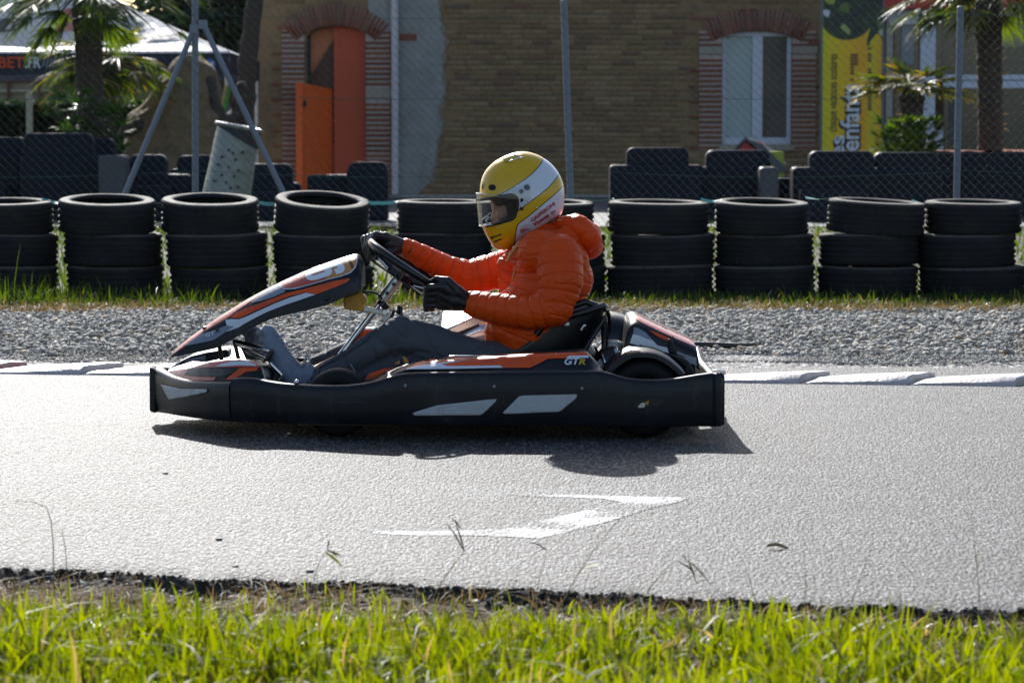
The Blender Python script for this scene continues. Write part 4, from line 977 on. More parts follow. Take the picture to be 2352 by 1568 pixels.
text_flat('ouret', at(255, 156, YV), X1, up*(30*kk), 'lettering', M_TENTRED, tent, fit=58*kk, weight=.02)
for x in [318+9*i for i in range(5)] + [432+10*i for i in range(3)] + [100+8*i for i in range(4)]:
    m = MB(); m.add([at(x-4, 154, YV), at(x, 154, YV), at(x+5, 133, YV), at(x+2, 133, YV)], [(0,1,2,3)]); m.build('printed_stripe', M_GREYST, tent, 180)
m = MB(); a, b = at(431, 160, YV), at(451, 137, YV); m.box((a.x, YV, a.z), (b.x, YV+.01, b.z)); m.build('badge', M_BLUE, tent, 30)
text_flat('f', at(441, 158, YV-.004), X1, up*(24*kk), 'lettering', M_WHITETXT, tent, fit=9*kk, weight=.03)
c = at(482, 149, YV); m = MB(); m.add([c + Vector((13*kk*math.cos(q), -.003, 13*kk*math.sin(q))) for q in [2*math.pi*i/28 for i in range(28)]], [tuple(range(28))]); m.build('badge', M_BLUE, tent, 180)
bird = [(474,143),(479,147),(483,146),(485,142),(489,142),(493,143),(490,146),(489,151),(484,155),(476,155),(480,152),(475,150)]
m = MB(); m.add([at(x, y, YV-.008) for x, y in bird], [tuple(range(12))]); m.build('bird_mark', M_WHITETXT, tent, 180)
# print on the canopy roof
bt = bvh_of(tc_)
for poly, mt in (([(-10,52),(10,44),(40,42),(62,48),(30,52),(12,62),(14,70),(40,66),(30,74),(5,76),(-10,72)], M_PRINTBLK), ([(150,22),(270,14),(262,44),(200,66),(120,78),(135,50)], M_PRINTRED), ([(178,34),(192,30),(196,42),(180,46)], M_WHITETXT),
                 ([(90,108),(190,102),(175,118),(120,121)], M_PRINTBLK), ([(318,82),(362,80),(372,84),(420,75),(424,82),(385,92),(330,95),(345,88)], M_PRINTBLK), ([(60,100),(105,96),(100,104),(70,108)], M_PRINTBLK)):
    decal(poly, bt, 'printed_mark', mt, tent, 8, .012, .6)
# ------------------------------------------------------------------ palms, shrubs, trees
def leaf_quads(P, D, Lg, Wd, droop=0.0):
    return P, D, Lg, Wd
class LeafSet:
    def __init__(s): s.V = []; s.F = []; s.r = []
    def blade(s, p, d, L, wd, side, droop, r):
        k = len(s.V); p = Vector(p); d = d.normalized(); side = side.normalized()
        for t, ww in ((0, .5), (.35, 1), (.7, .75)):
            q = p + d*L*t - Vector((0, 0, droop*L*t*t)); s.V += [q - side*wd*ww/2, q + side*wd*ww/2]
        s.V.append(p + d*L - Vector((0, 0, droop*L*1.15))); s.F += [(k,k+1,k+3),(k,k+3,k+2),(k+2,k+3,k+5),(k+2,k+5,k+4),(k+4,k+5,k+6)]; s.r += [r]*7
    def fan(s, p, d, L, spread=2.6, n=22, wd=.022, droop=.15, r=.4, tipdry=.0, up_=None):
        d = d.normalized(); side = d.cross(Vector((0, 0, 1)));
        if side.length < .05: side = Vector((1, 0, 0))
        side.normalize(); nrm = side.cross(d)
        for i in range(n):
            a = lerp(-spread/2, spread/2, i/(n-1)); dd = d*math.cos(a) + side*math.sin(a) + nrm*(.10*abs(math.sin(a)) + random.uniform(-.07, .07))
            sd = side*math.cos(a) - d*math.sin(a); s.blade(p, dd, L*random.uniform(.82, 1.05)*(1-.22*abs(a)/(spread/2)), wd, sd + nrm*random.uniform(-.5, .5), droop*random.uniform(.4, 1.6), min(1, max(0, r + random.uniform(-.12, .12) + (tipdry if random.random() < .3 else 0))))
    def build(s, name, mat, parent):
        o_ = world_off(parent); return tag(link_mesh(name, np_mesh(name, np.array([tuple(v - o_) for v in s.V]), np.array(s.F), {'rnd': s.r}), mat, parent), kind='stuff')
def palm_trunk(path, r, parent, fib=60):
    m = MB(); secs = []; n = 22; P = [Vector(p) for p in path]
    tot = 60
    for i in range(tot+1):
        t = i/tot*(len(P)-1); k = min(int(t), len(P)-2); c = P[k].lerp(P[k+1], t-k); rr_ = (interp(i/tot, [(0, r*1.12), (.15, r), (.8, r*1.03), (.92, r*1.25), (1, r*.7)]))
        secs.append([c + Vector((math.cos(a), math.sin(a), 0))*rr_*(1 + .10*nz(math.cos(a)*2.5+i*.9, math.sin(a)*2.5, 1.0) + (.05 if i % 3 == 0 else -.02)) for a in [2*math.pi*q/n for q in range(n)]])
    m.loft(secs); m.build('trunk', M_BARK, parent, 40)
    ls = LeafSet()
    for i in range(fib):
        t = random.uniform(.08, .98); k = min(int(t*(len(P)-1)), len(P)-2); c = P[k].lerp(P[k+1], t*(len(P)-1)-k); a = random.uniform(0, 6.28); d = Vector((math.cos(a), math.sin(a), random.uniform(-.2, .9)))
        ls.blade(c + Vector((d.x, d.y, 0))*r*.92, d, random.uniform(.05, .13), .025, d.orthogonal(), .3, random.uniform(.86, 1))
    ls.build('fibre', M_DRY, parent)
def palm(name_label, xb, xt, ytop, Y, r, fans, L, seed, dryness=0.0, group='fan palms', base=0.0, sag=.35):
    random.seed(seed); b = at(xb, 400, Y); top = at(xt, ytop, Y); t = thing('palm_tree', name_label, 'palm', (b.x, Y, base), group)
    palm_trunk([(b.x, Y, base), (lerp(b.x, top.x, .5)+.01, Y, lerp(base, top.z, .5)), top], r, t)
    ls = LeafSet(); st = MB()
    for (az, el, ln) in fans:
        d = Vector((math.cos(az)*math.cos(el), math.sin(az)*math.cos(el), math.sin(el))); s0 = top + Vector((d.x, d.y, .1))*r*.5; e = s0 + d*ln + Vector((0, 0, -.12*ln))
        st.tube([s0, s0.lerp(e, .5) + Vector((0, 0, .06*ln)), e], [.014, .011, .007], 6)
        ls.fan(e, (d + Vector((0, 0, -sag))), L*random.uniform(.85, 1.1), r=.35 + dryness*random.random(), droop=.22, n=26, wd=.031, tipdry=dryness)
    st.build('stalk', M_LEAF if dryness < .2 else M_DRY, t, 60); ls.build('frond', M_PALM, t)
    return t
rs = random.Random(4)
def fanset(n, el0, el1, l0, l1, sd):
    q = random.Random(sd); return [(2*math.pi*i/n + q.uniform(-.3, .3), q.uniform(el0, el1), q.uniform(l0, l1)) for i in range(n)]
f1 = fanset(34, -.5, 1.0, .5, .8, 3) + [(3.0, -.35, .75), (3.3, -.75, .6), (2.8, .1, .95), (3.5, -.1, .9), (.25, -.35, 1.15), (-.2, .1, 1.0), (3.14, -.95, .35), (2.6, -.6, .7)]
palm('tall palm with thick dark trunk in front of the marquee', 206, 202, -22, 38.5, 31*38.5/FPX, f1, .62, 5, .12)
f2 = fanset(26, -.55, 1.1, .28, .5, 8) + [(3.0, -.4, .55), (.1, -.3, .55), (.3, -.05, .6), (2.9, -.1, .6)]
palm('shorter palm with yellowing fronds right behind the thick trunk', 247, 247, 138, 40.5, 19*40.5/FPX, f2, .55, 6, .32)
f3 = fanset(17, -.15, 1.0, .12, .28, 9) + [(3.1, .05, .4), (3.3, -.15, .35), (.1, .25, .35), (.0, .0, .4), (-.2, -.15, .42), (3.0, .3, .3)]
palm('small yellowish palm between yellow banner and right fence post', 2096, 2094, 196, 38.5, 24*38.5/FPX, f3, .50, 7, .55, sag=-.05)
f4 = fanset(34, -.5, 1.0, .45, .75, 13) + [(3.0, -.15, .8), (3.2, .0, .9), (.2, -.3, .6), (-.1, .0, .7)]
palm('tall palm with slender trunk at the right edge', 2276, 2270, -18, 39.5, 28*39.5/FPX, f4, .60, 8, .2)
def shrub(label, x, y, Y, wpx, hpx, n, seed, mat=M_LEAF, up_=.9, name='palm_shrub', ln=.34):
    random.seed(seed); c = at(x, y, Y); t = thing(name, label, 'shrub', (c.x, Y, .03), 'low shrubs round the palms'); k = Y/FPX; ls = LeafSet(); st = MB()
    for i in range(n):
        az = random.uniform(0, 6.28); q = random.random()**.6; hh = random.uniform(.15, 1.0); p = Vector((c.x + math.cos(az)*q*wpx*k*.38, Y + math.sin(az)*q*wpx*k*.38, .05 + (c.z + hpx*k*.6)*hh*.92))
        d = Vector((math.cos(az), math.sin(az), random.uniform(.2, 1.8)*up_)); ls.fan(p, d, ln*random.uniform(.6, 1.1), spread=random.uniform(1.4, 2.6), n=12, wd=.020, droop=.25, r=random.uniform(.05, .8))
    for i in range(9):
        az = random.uniform(0, 6.28); st.tube([(c.x, Y, .03), (c.x + math.cos(az)*wpx*k*.3, Y + math.sin(az)*.3, c.z)], [.02, .008], 6)
    st.build('stem', M_TRUNK, t, 60); ls.build('foliage', mat, t); return t
shrub('bright green fan shrub at the left foot of the thick palm', 165, 262, 37.6, 120, 110, 46, 21)
shrub('bright green fan shrub at the right foot of the thick palm', 256, 272, 37.8, 90, 95, 34, 22)
shrub('dense green bushy shrub at the foot of the small right palm', 2085, 305, 37.6, 200, 62, 300, 23, mat=M_BUSH, ln=.24, name='bush', up_=1.2)
# big old stump with forked limbs and leaning trunk at the house corner
st = thing('tree_stump', 'huge brown old stump with forked dark limbs left of the building', 'stump', (at(420, 400, 41.6).x, 41.6, 0))
YS = 41.4; m = MB()
def C(x, y, d=0): return at(x, y, YS + d)
m.chain([(C(415,455), .95), (C(418,330), .78), (C(425,240), .52), (C(436,185), .36)], 18); m.chain([(C(370,420), .6), (C(395,300), .5)], 14); m.chain([(C(470,430), .6), (C(462,300), .35)], 14)
me = remesh(m, .045, 4, lambda co: np.array([.10*mnoise.noise(Vector(c)*1.6) + .045*mnoise.noise(Vector(c)*5) for c in co])); link_world('trunk', me, M_STUMP, st)
m = MB(); m.chain([(C(482,190,-.2), .10), (C(492,245,-.3), .09), (C(512,285,-.3), .11)], 10); m.chain([(C(512,285,-.3), .11), (C(540,262), .09), (C(556,200), .09)], 10); m.chain([(C(345,286,-.4), .10), (C(318,292,-.5), .11), (C(287,300,-.4), .09), (C(278,312,-.4), .07)], 10); m.chain([(C(345,286,-.4), .1), (C(372,240,-.1), .1), (C(385,190,.2), .12)], 10)
me = remesh(m, .025, 2, lambda co: np.array([.03*mnoise.noise(Vector(c)*5) for c in co])); link_world('limb', me, M_TRUNK, st)
tt = thing('tree', 'dark slender tree trunk standing between the marquee and the building', 'tree', (at(556, 450, 42.7).x, 42.7, 0))
m = MB(); m.chain([(at(548,470,42.7), .20), (at(560,280,42.7), .155), (at(572,110,42.7), .135), (at(590,-40,42.7), .125), (at(600,-420,42.7), .09)], 14)
m.chain([(at(588,-60,42.7), .09), (at(640,-380,42.2), .05)], 10); m.chain([(at(592,-150,42.7), .09), (at(520,-420,43), .05)], 10)
me = remesh(m, .035, 2, lambda co: np.array([.035*mnoise.noise(Vector(c)*4) for c in co])); link_world('trunk', me, M_TRUNK, tt)
def crown(parent, blobs, n, mat, seed, size=(.10, .2)):
    random.seed(seed); ls = LeafSet()
    for i in range(n):
        c, r = random.choice(blobs); u = Vector((random.gauss(0, 1), random.gauss(0, 1), random.gauss(0, 1))).normalized(); p = Vector(c) + u*r*(random.random()**.45)
        if nz(p.x, p.z, 1.3, p.y*1.3) < -.22: continue
        d = Vector((random.gauss(0, 1), random.gauss(0, 1), random.gauss(-.2, .7))); L_ = random.uniform(*size); ls.blade(p, d, L_, L_*.5, d.orthogonal(), .2, random.random()*.85)
    return ls.build('crown', mat, parent)
crown(tt, [(at(600,-440,42.7), 1.1), (at(520,-450,43), 1.0), (at(660,-430,42.2), 1.0)], 2600, M_TREE, 31)
for i, (x, Y, h, lb, sd) in enumerate(((512, 62, 6.4, 'dark leafy tree behind the marquee corner', 41), (450, 66, 7.5, 'tall dark tree standing farther behind the marquee', 42), (560, 70, 8.0, 'dark tree in the gap between marquee and building', 43))):
    c = at(x, 400, Y); t = thing('tree', lb, 'tree', (c.x, Y, 0), 'dark trees behind the marquee'); m = MB()
    m.tube([(c.x, Y, -.1), (c.x+.1, Y, h*.5), (c.x, Y, h)], [.2, .15, .06], 10)
    bl = []
    for q in range(9):
        a = q*2.4; p = Vector((c.x + math.cos(a)*1.1, Y + math.sin(a)*1.1, h*(.42 + .06*q))); bl.append((p, .95)); m.tube([(c.x, Y, h*(.3+.05*q)), p], [.07, .02], 6)
    m.build('trunk', M_TRUNK, t, 60); crown(t, bl, 5200, M_TREE, sd, (.14, .26))
# far pale wall with rail, hedge, slide
gw = thing('garden_wall', 'long pale garden wall with rail seen under the marquee', 'wall', (at(200, 300, 64).x, 64, 0))
a, b = at(-500, 244, 64), at(720, 244, 64); m = MB(); m.box((a.x, 64, -.1), (b.x, 64.3, at(0, 186, 64).z)); m.build('wall_body', M_WALLP, gw, 30)
m = MB(); m.box((a.x, 63.9, at(0,212,64).z), (b.x, 63.99, at(0,206,64).z)); m.build('rail', M_RAIL, gw, 30)
m = MB(); m.box((a.x, 63.93, at(0,190,64).z), (b.x, 63.99, at(0,186,64).z)); m.build('rail', M_BROWN, gw, 30)
for x in range(-400, 560, 70):
    m = MB(); q = at(x, 200, 63.9); m.box((q.x-.03, 63.86, at(0,236,64).z), (q.x+.03, 63.95, at(0,176,64).z)); m.build('rail_post', M_BROWN, gw, 30)
m = MB(); q = at(68, 300, 42.6); tag(m.box((q.x-.042, 42.55, 0), (q.x+.042, 42.65, at(68, 212, 42.6).z)).build('post', M_RAIL, None, 30, bevel=.01), 'pale square wooden post left of the thick palm', 'post')
hd = thing('hedge', 'dark green clipped hedge below the pale wall behind the marquee', 'hedge', (at(100, 300, 58).x, 58, 0))
a, b = at(-420, 236, 58), at(352, 236, 58); m = MB(); m.box((a.x, 58, 0), (b.x, 59.2, a.z-.05)); m.build('inner_mass', M_SOILG, hd, 30)
random.seed(50); ls = LeafSet()
for i in range(9000):
    p = Vector((random.uniform(a.x, b.x), 58 - random.uniform(-.1, .08), random.uniform(0, a.z))); d = Vector((random.gauss(0, .6), -1, random.gauss(.3, .6)))
    if random.random() < .3: p.y = random.uniform(58, 59.2); p.z = a.z + random.uniform(-.08, .04)
    ls.blade(p, d, random.uniform(.08, .16), .07, d.orthogonal(), .2, random.random()*.8)
ls.build('foliage', M_TREE, hd)
sl = thing('slide', 'narrow green and yellow child slide beside the forked limbs', 'slide', (at(512, 300, 42).x, 42, 0))
for x0, mt, nm in ((-1.5, M_SLIDEY, 'slide_edge'), (7, M_SLIDEG, 'slide_bed')):
    m = MB(); m.prism([at(498+x0, 266, 42.0), at(507+x0, 266, 42.0), at(526+x0*.6, 198, 42.4), at(517+x0*.6, 198, 42.4)], (0, .25, 0)); m.build(nm, mt, sl, 30)
m = MB(); m.tube([at(522, 205, 42.5), (at(522, 205, 42.5).x, 42.5, 0)], .03, 8); m.tube([at(502, 262, 42.1), (at(502, 262, 42).x, 42.1, 0)], .03, 8); m.build('leg', M_GALV, sl, 60)
# far wood closing the view outside the gaps
V_, F_ = [], []
random.seed(60); ls = LeafSet()
for i in range(16000):
    x = random.uniform(-40, 60); y = random.uniform(105, 112); h_ = 5.5 + 2.2*nz(x, 1, .22); ls.blade(Vector((x, y, random.uniform(0, h_))), Vector((random.gauss(0, 1), random.gauss(0, .5), random.gauss(0, 1))), random.uniform(.35, .7), .4, Vector((1, 0, .3)), .2, random.random()*.8)
ls.build('woods', M_TREE, None)
# ------------------------------------------------------------------ the kart
kart = thing('go_kart', 'black rental go-kart with orange and white stickers and number six on its fairing', 'go-kart', (-.25, Y0, 0))
# --- wrap-round bumper skirt, near half then mirrored
PATH = [(1662,857,979,10.024),(1659,856.5,979.5,10.012),(1654,856,980,10.004),(1648,856,980,10.0),(1644,856,980,10.0),(1642,856,980,10.005),(1639,856,980,10.005),(1637,856,980,10.0),(1600,861,980,10.0),(1560,868,980,10.0),(1530,871,980,10.0),(1500,872,980,10.0),(1468,871,980,10.0),(1440,868,980,10.0),(1420,863,980,10.0),(1400,857,980,10.0),(1380,852,980,10.0),
 (1300,852,979,10.0),(1200,853,979,10.0),(1100,854,979,10.0),(1000,855,978,10.0),(950,856,978,10.0),(925,858,977,10.0),(905,862,977,10.0),(885,868,976,10.0),(865,874,976,10.0),(835,881,975.5,10.0),(800,884.5,975,10.005),(760,885.5,975,10.015),(720,885,974.5,10.03),(680,883,974,10.04),(640,879.5,973,10.06),(610,875,972,10.08),(590,870,971.5,10.09),(570,867,971,10.10),(550,867,970,10.11),(530,869,969,10.125)]
FRONT = [(526.5,876,968.5,10.127),(505,877,967,10.16),(480,876.5,965,10.205),(455,875.5,962,10.26),(430,873.5,958.5,10.325),(410,870,955.5,10.385),(392,865,952.5,10.45),(378,859,950,10.505),(366,853,948,10.55),(354,846.5,946.5,10.60),(350,846,946,10.65)]
def skirt_sec(p, pn, mirror=False):
    x, yt, yb, Y = p; T = at(x, yt, Y); B = at(x, yb, Y); return T, B
def build_skirt(P, nm, mir, th=.03, cap=True, bulge=.002):
    pts = []
    for (x, yt, yb, Y) in P:
        T, B = at(x, yt, Y), at(x, yb, Y); X_ = at(x, 900, Y).x; pts.append((X_, Y, T.z, B.z))
    m = MB(); secs = []; n = len(pts)
    for i, (X_, Y, zt, zb) in enumerate(pts):
        a, b = pts[max(0, i-1)], pts[min(n-1, i+1)]; t = Vector((b[0]-a[0], b[1]-a[1], 0)).normalized(); inn = Vector((t.y, -t.x, 0))
        if inn.y < 0: inn = -inn
        if abs(t.x) < .2: inn = Vector((1, 0, 0))
        H_ = zt - zb; prof = [(.014, zb), (.004, zb+.012), (0-bulge*.4, zb+H_*.35), (-bulge, zb+H_*.62), (-.002, zt-.018), (.004, zt-.006), (.013, zt), (.034, zt), (.040, zt-.006), (.038, zt-.022), (th+.006, zt-.03), (th+.006, zb+.01), (th, zb)]
        sec = []
        for o_, z in prof:
            q = Vector((X_, Y, z)) + inn*o_; q.z = z
            if mir: q.y = 2*Y0 - q.y
            sec.append(q)
        secs.append(sec)
    m.loft(secs); return m.build(nm, M_KART, kart, 50)
sk = build_skirt(PATH, 'side_skirt', False); tag(sk, 'near side skirt with two white inserts'); build_skirt(PATH, 'side_skirt', True)
f1_ = build_skirt(FRONT, 'front_bumper', False); f2_ = build_skirt(FRONT, 'front_bumper', True)
# nose post in the middle of the bumper
m = MB(); a = at(347, 838, 10.66); b = at(347, 945, 10.66); m.prism([(a.x, 10.600, b.z+.006), (a.x+.025, 10.585, b.z), (a.x+.025, 10.585, a.z-.012), (a.x, 10.600, a.z)], (0, .11, 0)); m.build('nose_post', M_KART, kart, 40, bevel=.007)
m = MB(); c = at(350, 860, 10.59); 
for yy in (859, 921, 930): q = at(350, yy, 10.6); m.box((q.x-.004, 10.595, q.z-.012), (q.x+.012, 10.6-.0005, q.z+.012))
m.build('slot', M_BLK, kart, 30)
# rear bumper
m = MB(); x0 = at(1644, 900, 10).x; x1 = at(1665.5, 900, 10).x; ztop = at(1650, 856, 10).z; zbt = at(1650, 980, 10).z
secs = []
for i in range(31):
    t = i/30; y = lerp(10.012, 2*Y0 - 10.012, t); e = 1 - abs(2*t-1); rise = -.030*min(1, max(0, (e-.04)/.3)); xx = .018*min(1, e/.12)
    secs.append([Vector(q) for q in ((x0+.004, y, zbt), (x1-.008+xx*0, y, zbt), (x1, y, zbt+.01), (x1, y, ztop-.012+rise), (x1-.010, y, ztop+.001+rise), (x0+.006, y, ztop+rise), (x0, y, ztop-.01+rise), (x0, y, zbt+.01))])
m.loft(secs); m.build('rear_bumper', M_KART, kart, 45, bevel=.010)
B_SK = bvh_of(sk); B_FR = bvh_of(f1_, f2_)
def dec(pts, z, bv, nm, mat, **kw): return decal([z(*p) if z else p for p in pts], bv, nm, mat, kart, **kw)
# inserts in the skirts
for pts, z, bv in (([(372,748),(395,735),(620,668),(1130,612),(1205,606),(1195,632),(1060,757),(1030,766),(600,768),(390,768)], ZP, B_SK),
                   ([(1265,742),(1280,725),(1430,580),(1470,572),(1990,560),(2002,572),(1990,600),(1840,722),(1800,732),(1290,752)], ZP, B_SK),
                   ([(118,484),(135,490),(330,535),(600,538),(606,548),(596,572),(330,628),(205,645)], ZN, B_FR)):
    c = np.mean([z(*p) for p in pts], axis=0)
    big = [tuple(c + (np.array(z(*p)) - c)*1.0 + np.sign(np.array(z(*p)) - c)*1.6 + np.array([0, -.6])) for p in pts]
    decal(big, bv, 'insert_edge', M_BLK, kart, off=.0012); d_ = decal([z(*p) for p in pts], bv, 'white_insert', M_INSERT, kart, off=.0026)
    sl_ = d_.modifiers.new('thick', 'SOLIDIFY'); sl_.thickness = .002; sl_.offset = -1
for pts in ([(1800,735),(1815,565),(1850,563),(1830,640),(1828,728)], [(1860,690),(1895,562),(1960,561),(1890,640)]):
    decal([ZP(*p) for p in pts], B_SK, 'scuffed_patch', M_STONEB, kart, off=.0034, step=4)
for (x, y, r) in ((975,692,16),): decal([(ZP(x, y)[0] + 4*math.cos(q), ZP(x, y)[1] + 2.2*math.sin(q)) for q in [i*.63 for i in range(10)]], B_SK, 'bolt', M_BLK, kart, off=.0040, step=2)
for (x, y) in ((300,472),(1180,482),(2050,500),(300,775),(1180,785),(2050,780)):
    c = ZP(x, y); decal([(c[0] + 3.5*math.cos(q), c[1] + 3.5*math.sin(q)) for q in [i*.63 for i in range(10)]], B_SK, 'bolt', M_GREYST if y < 600 else M_KTYRE, kart, off=.0015, step=2)
c = Z3(1678, 870); dec([(1570,885),(1590,865),(1640,845),(1720,834),(1775,836),(1795,848),(1785,870),(1740,890),(1660,905),(1590,905)], Z3, B_SK, 'slot', M_BLKTXT, off=.0015)
dec([(1600,896),(1625,870),(1650,862),(1660,880),(1650,900),(1615,903)], Z3, B_SK, 'hub_glimpse', M_ALU, off=.003, step=3); dec([(1655,862),(1685,848),(1680,880),(1668,880)], Z3, B_SK, 'hub_glimpse', M_OCHRE, off=.003, step=3)
for (x, y, r) in ((292,582,5),(178,528,3),(232,590,3)):
    c = ZN(x, y); decal([(c[0] + r*.8*math.cos(q), c[1] + r*math.sin(q)) for q in [i*.63 for i in range(10)]], B_FR, 'bolt', M_STONEB if r < 5 else M_OCHRE, kart, off=.0042, step=2)
# seam line
# --- nose cone
RIDGE = [(366,860),(374,853),(400,850),(433,845),(455,838),(480,831),(515,827),(550,824.5),(571,827),(585,833),(597,841),(604,856),(609,871)]
SKY_ = sorted([(p[0], p[3]) for p in FRONT] + [(p[0], p[3]) for p in PATH if p[0] < 640])
secs = []
for x in [366,374,386,400,416,433,445,455,467,480,497,515,532,550,562,571,579,585,592,597,601,604,607,609]:
    ys = interp(x, SKY_); yr = interp(x, RIDGE); A = at(x, 879, ys+.045); B = at(x, min(yr, 873), ys+.078); X_ = A.x
    lipz = min(A.z + .006, B.z - .003); hf = [(ys+.043, .09), (ys+.045, lipz), (ys+.062, lerp(lipz, B.z, .62)), (ys+.078, B.z-.003), (ys+.092, B.z), (ys+.20 if ys+.20 < Y0-.02 else lerp(ys+.092, Y0, .6), lerp(B.z, lipz, .35))]
    sec = [Vector((X_, y, z)) for y, z in hf] + [Vector((X_, Y0, lerp(B.z, lipz, .5)))] + [Vector((X_, 2*Y0-y, z)) for y, z in reversed(hf)]
    secs.append(sec)
m = MB(); m.loft(secs); nose = m.build('nose_cone', M_KART, kart, 45)
BN = bvh_of(nose)
def nd(pts, nm, mat, **kw): return decal([Z1(*p) for p in pts], BN, nm, mat, kart, step=4, off=kw.pop('off', .002), **kw)
nd([(215,1075),(300,1045),(395,1035),(375,1078),(480,1092),(620,1094),(600,1120),(440,1118),(300,1108),(232,1092)], 'orange_sticker', M_PINK)
nd([(800,1022),(945,1022),(935,1045),(850,1052),(760,1112),(695,1113)], 'orange_sticker', M_ORANGE)
nd([(210,1065),(400,1030),(560,980),(700,962),(800,955),(870,962),(960,1003),(950,1018),(800,1016),(560,1018),(400,1028),(230,1072)], 'pinkish_sticker', M_PINK, off=.0015)
nd([(640,1000),(740,972),(860,968),(935,1000),(930,1008),(800,1003),(700,1010),(620,1012)], 'white_sticker', M_LTBLUE, off=.003)
nd([(370,1078),(400,1040),(470,1028),(790,1024),(770,1050),(700,1085),(620,1090),(480,1088)], 'vent', M_BLK, off=.0035)
# raised hump block on the far side with grey panel
m = MB(); q = lambda x, y, Y=10.86: at(*Z1(x, y), Y)
m.prism([q(205,1055), q(310,985), q(420,930), q(540,900), q(690,878), q(715,890), q(720,960), q(720,1040), q(205,1065)], (0, .22, -.0)); m.build('far_nose_hump', M_KART, kart, 40, bevel=.008)
for pts, mt, nm in (([(310,1015),(400,955),(530,922),(540,975),(430,1000),(318,1032)], M_GREYST, 'grey_sticker'), ([(565,915),(700,898),(715,905),(718,955),(565,975)], M_BLKTXT, 'vent'), ([(205,1052),(310,982),(330,985),(225,1055)], M_LTBLUE, 'white_sticker')):
    m = MB(); m.prism([q(*p, 10.857) for p in pts], (0, .002, 0)); m.build(nm, mt, kart, 30)
# --- front fairing carrying the number
TOPL = [(258,925),(290,880),(400,790),(530,695),(620,630),(720,570),(860,483),(1000,408),(1150,335),(1300,268),(1400,229),(1500,193),(1600,160),(1700,130),(1735,126),(1762,160),(1772,196)]
BOTL = [(258,942),(400,918),(640,868),(800,782),(880,735),(950,695),(1030,655),(1100,630),(1220,600),(1330,576),(1420,553),(1500,530),(1580,498),(1650,462),(1720,432),(1772,405)]
secs = []; NS = 60
for i in range(NS+1):
    x = lerp(258.5, 1771, (i/NS)); yt = interp(x, TOPL); yb = interp(x, BOTL); t = (x-258)/1514
    hw = interp(t, [(0, .055), (.05, .085), (.2, .115), (.5, .135), (.8, .15), (.95, .15), (1, .143)])
    dx, dyt = Z1(x, yt); _, dyb = Z1(x, yb); c = at(dx, dyt, Y0); zb = at(dx, dyb, Y0 - hw).z; zt = c.z; X_ = c.x; pw = 2.35
    if zt - zb < .012: zb = zt - .012
    sec = []
    for k in range(29):
        a = math.pi*k/28; u = -math.cos(a); u = math.copysign(abs(u)**.8, u); zz = zb + (zt-zb)*(max(0, 1-abs(u)**pw))**(1/pw)
        sec.append(Vector((X_*(1) + (abs(u)*.0), Y0 + u*hw, zz)))
    sec += [Vector((X_, Y0 + .6*hw, zb+.006)), Vector((X_, Y0 - .6*hw, zb+.006))]
    secs.append(sec)
m = MB(); m.loft(secs); fair = m.build('front_fairing', M_KART, kart, 60)
BF = bvh_of(fair)
def fd(pts, nm, mat, z=Z1, **kw): return decal([z(*p) for p in pts], BF, nm, mat, kart, **kw)
fd([(1660,322),(1664,330),(1640,352),(1550,390),(1400,445),(1322,431),(1200,458),(1080,505),(960,560),(850,610),(800,632),(725,630),(770,592),(850,555),(1000,502),(1160,440),(1290,408),(1400,380),(1540,342),(1640,323)], 'orange_sticker', M_ORANGE, step=4)
fd([(1322,434),(1396,447),(1300,480),(1150,531),(1020,581),(930,626),(850,669),(790,706),(700,738),(640,722),(700,690),(690,648),(740,640),(800,641),(850,621),(960,571),(1080,516),(1200,469)], 'white_sticker', M_LTBLUE, step=4)
fd([(375,851),(390,838),(500,756),(550,748),(700,690),(760,698),(700,735),(600,802),(480,830)], 'grey_sticker', M_GREYST, step=4, off=.0022)
# badge with border, tip sticker, dark window
# the top surface: border, badge fields
BADGE = [(1112,372),(1160,402),(1300,380),(1480,328),(1600,298),(1665,272),(1700,235),(1716,190),(1712,152),(1700,134),(1640,150),(1500,197),(1300,272),(1150,340)]
fd([(1108,374),(1150,409),(1230,405),(1300,388),(1480,336),(1600,306),(1672,279),(1710,238),(1723,190),(1720,150),(1704,128),(1640,145),(1500,192),(1300,267),(1150,335)], 'badge_border', M_LTBLUE, step=4, off=.0014)
fd([(1116,370),(1155,400),(1220,398),(1300,381),(1480,329),(1480,205),(1300,275),(1150,342)], 'red_badge', M_PINK, step=4, off=.0024)
fd([(1470,332),(1600,299),(1665,272),(1702,235),(1716,190),(1712,152),(1698,136),(1640,152),(1470,208)], 'amber_badge', M_AMBER, step=4, off=.0024)
fd([(890,505),(930,478),(1040,412),(1110,368),(1140,395),(1160,428),(1060,470),(970,500),(905,512)], 'grey_sticker', M_GREYST, step=4, off=.0020)
fd([(262,925),(300,882),(400,795),(530,700),(720,577),(860,492),(925,452),(935,470),(880,505),(860,520),(770,580),(700,640),(560,715),(520,735),(400,830),(330,880)], 'pinkish_sticker', M_PINK, step=4, off=.0012)  # orange top strip, sun glare painted in as pinkish red
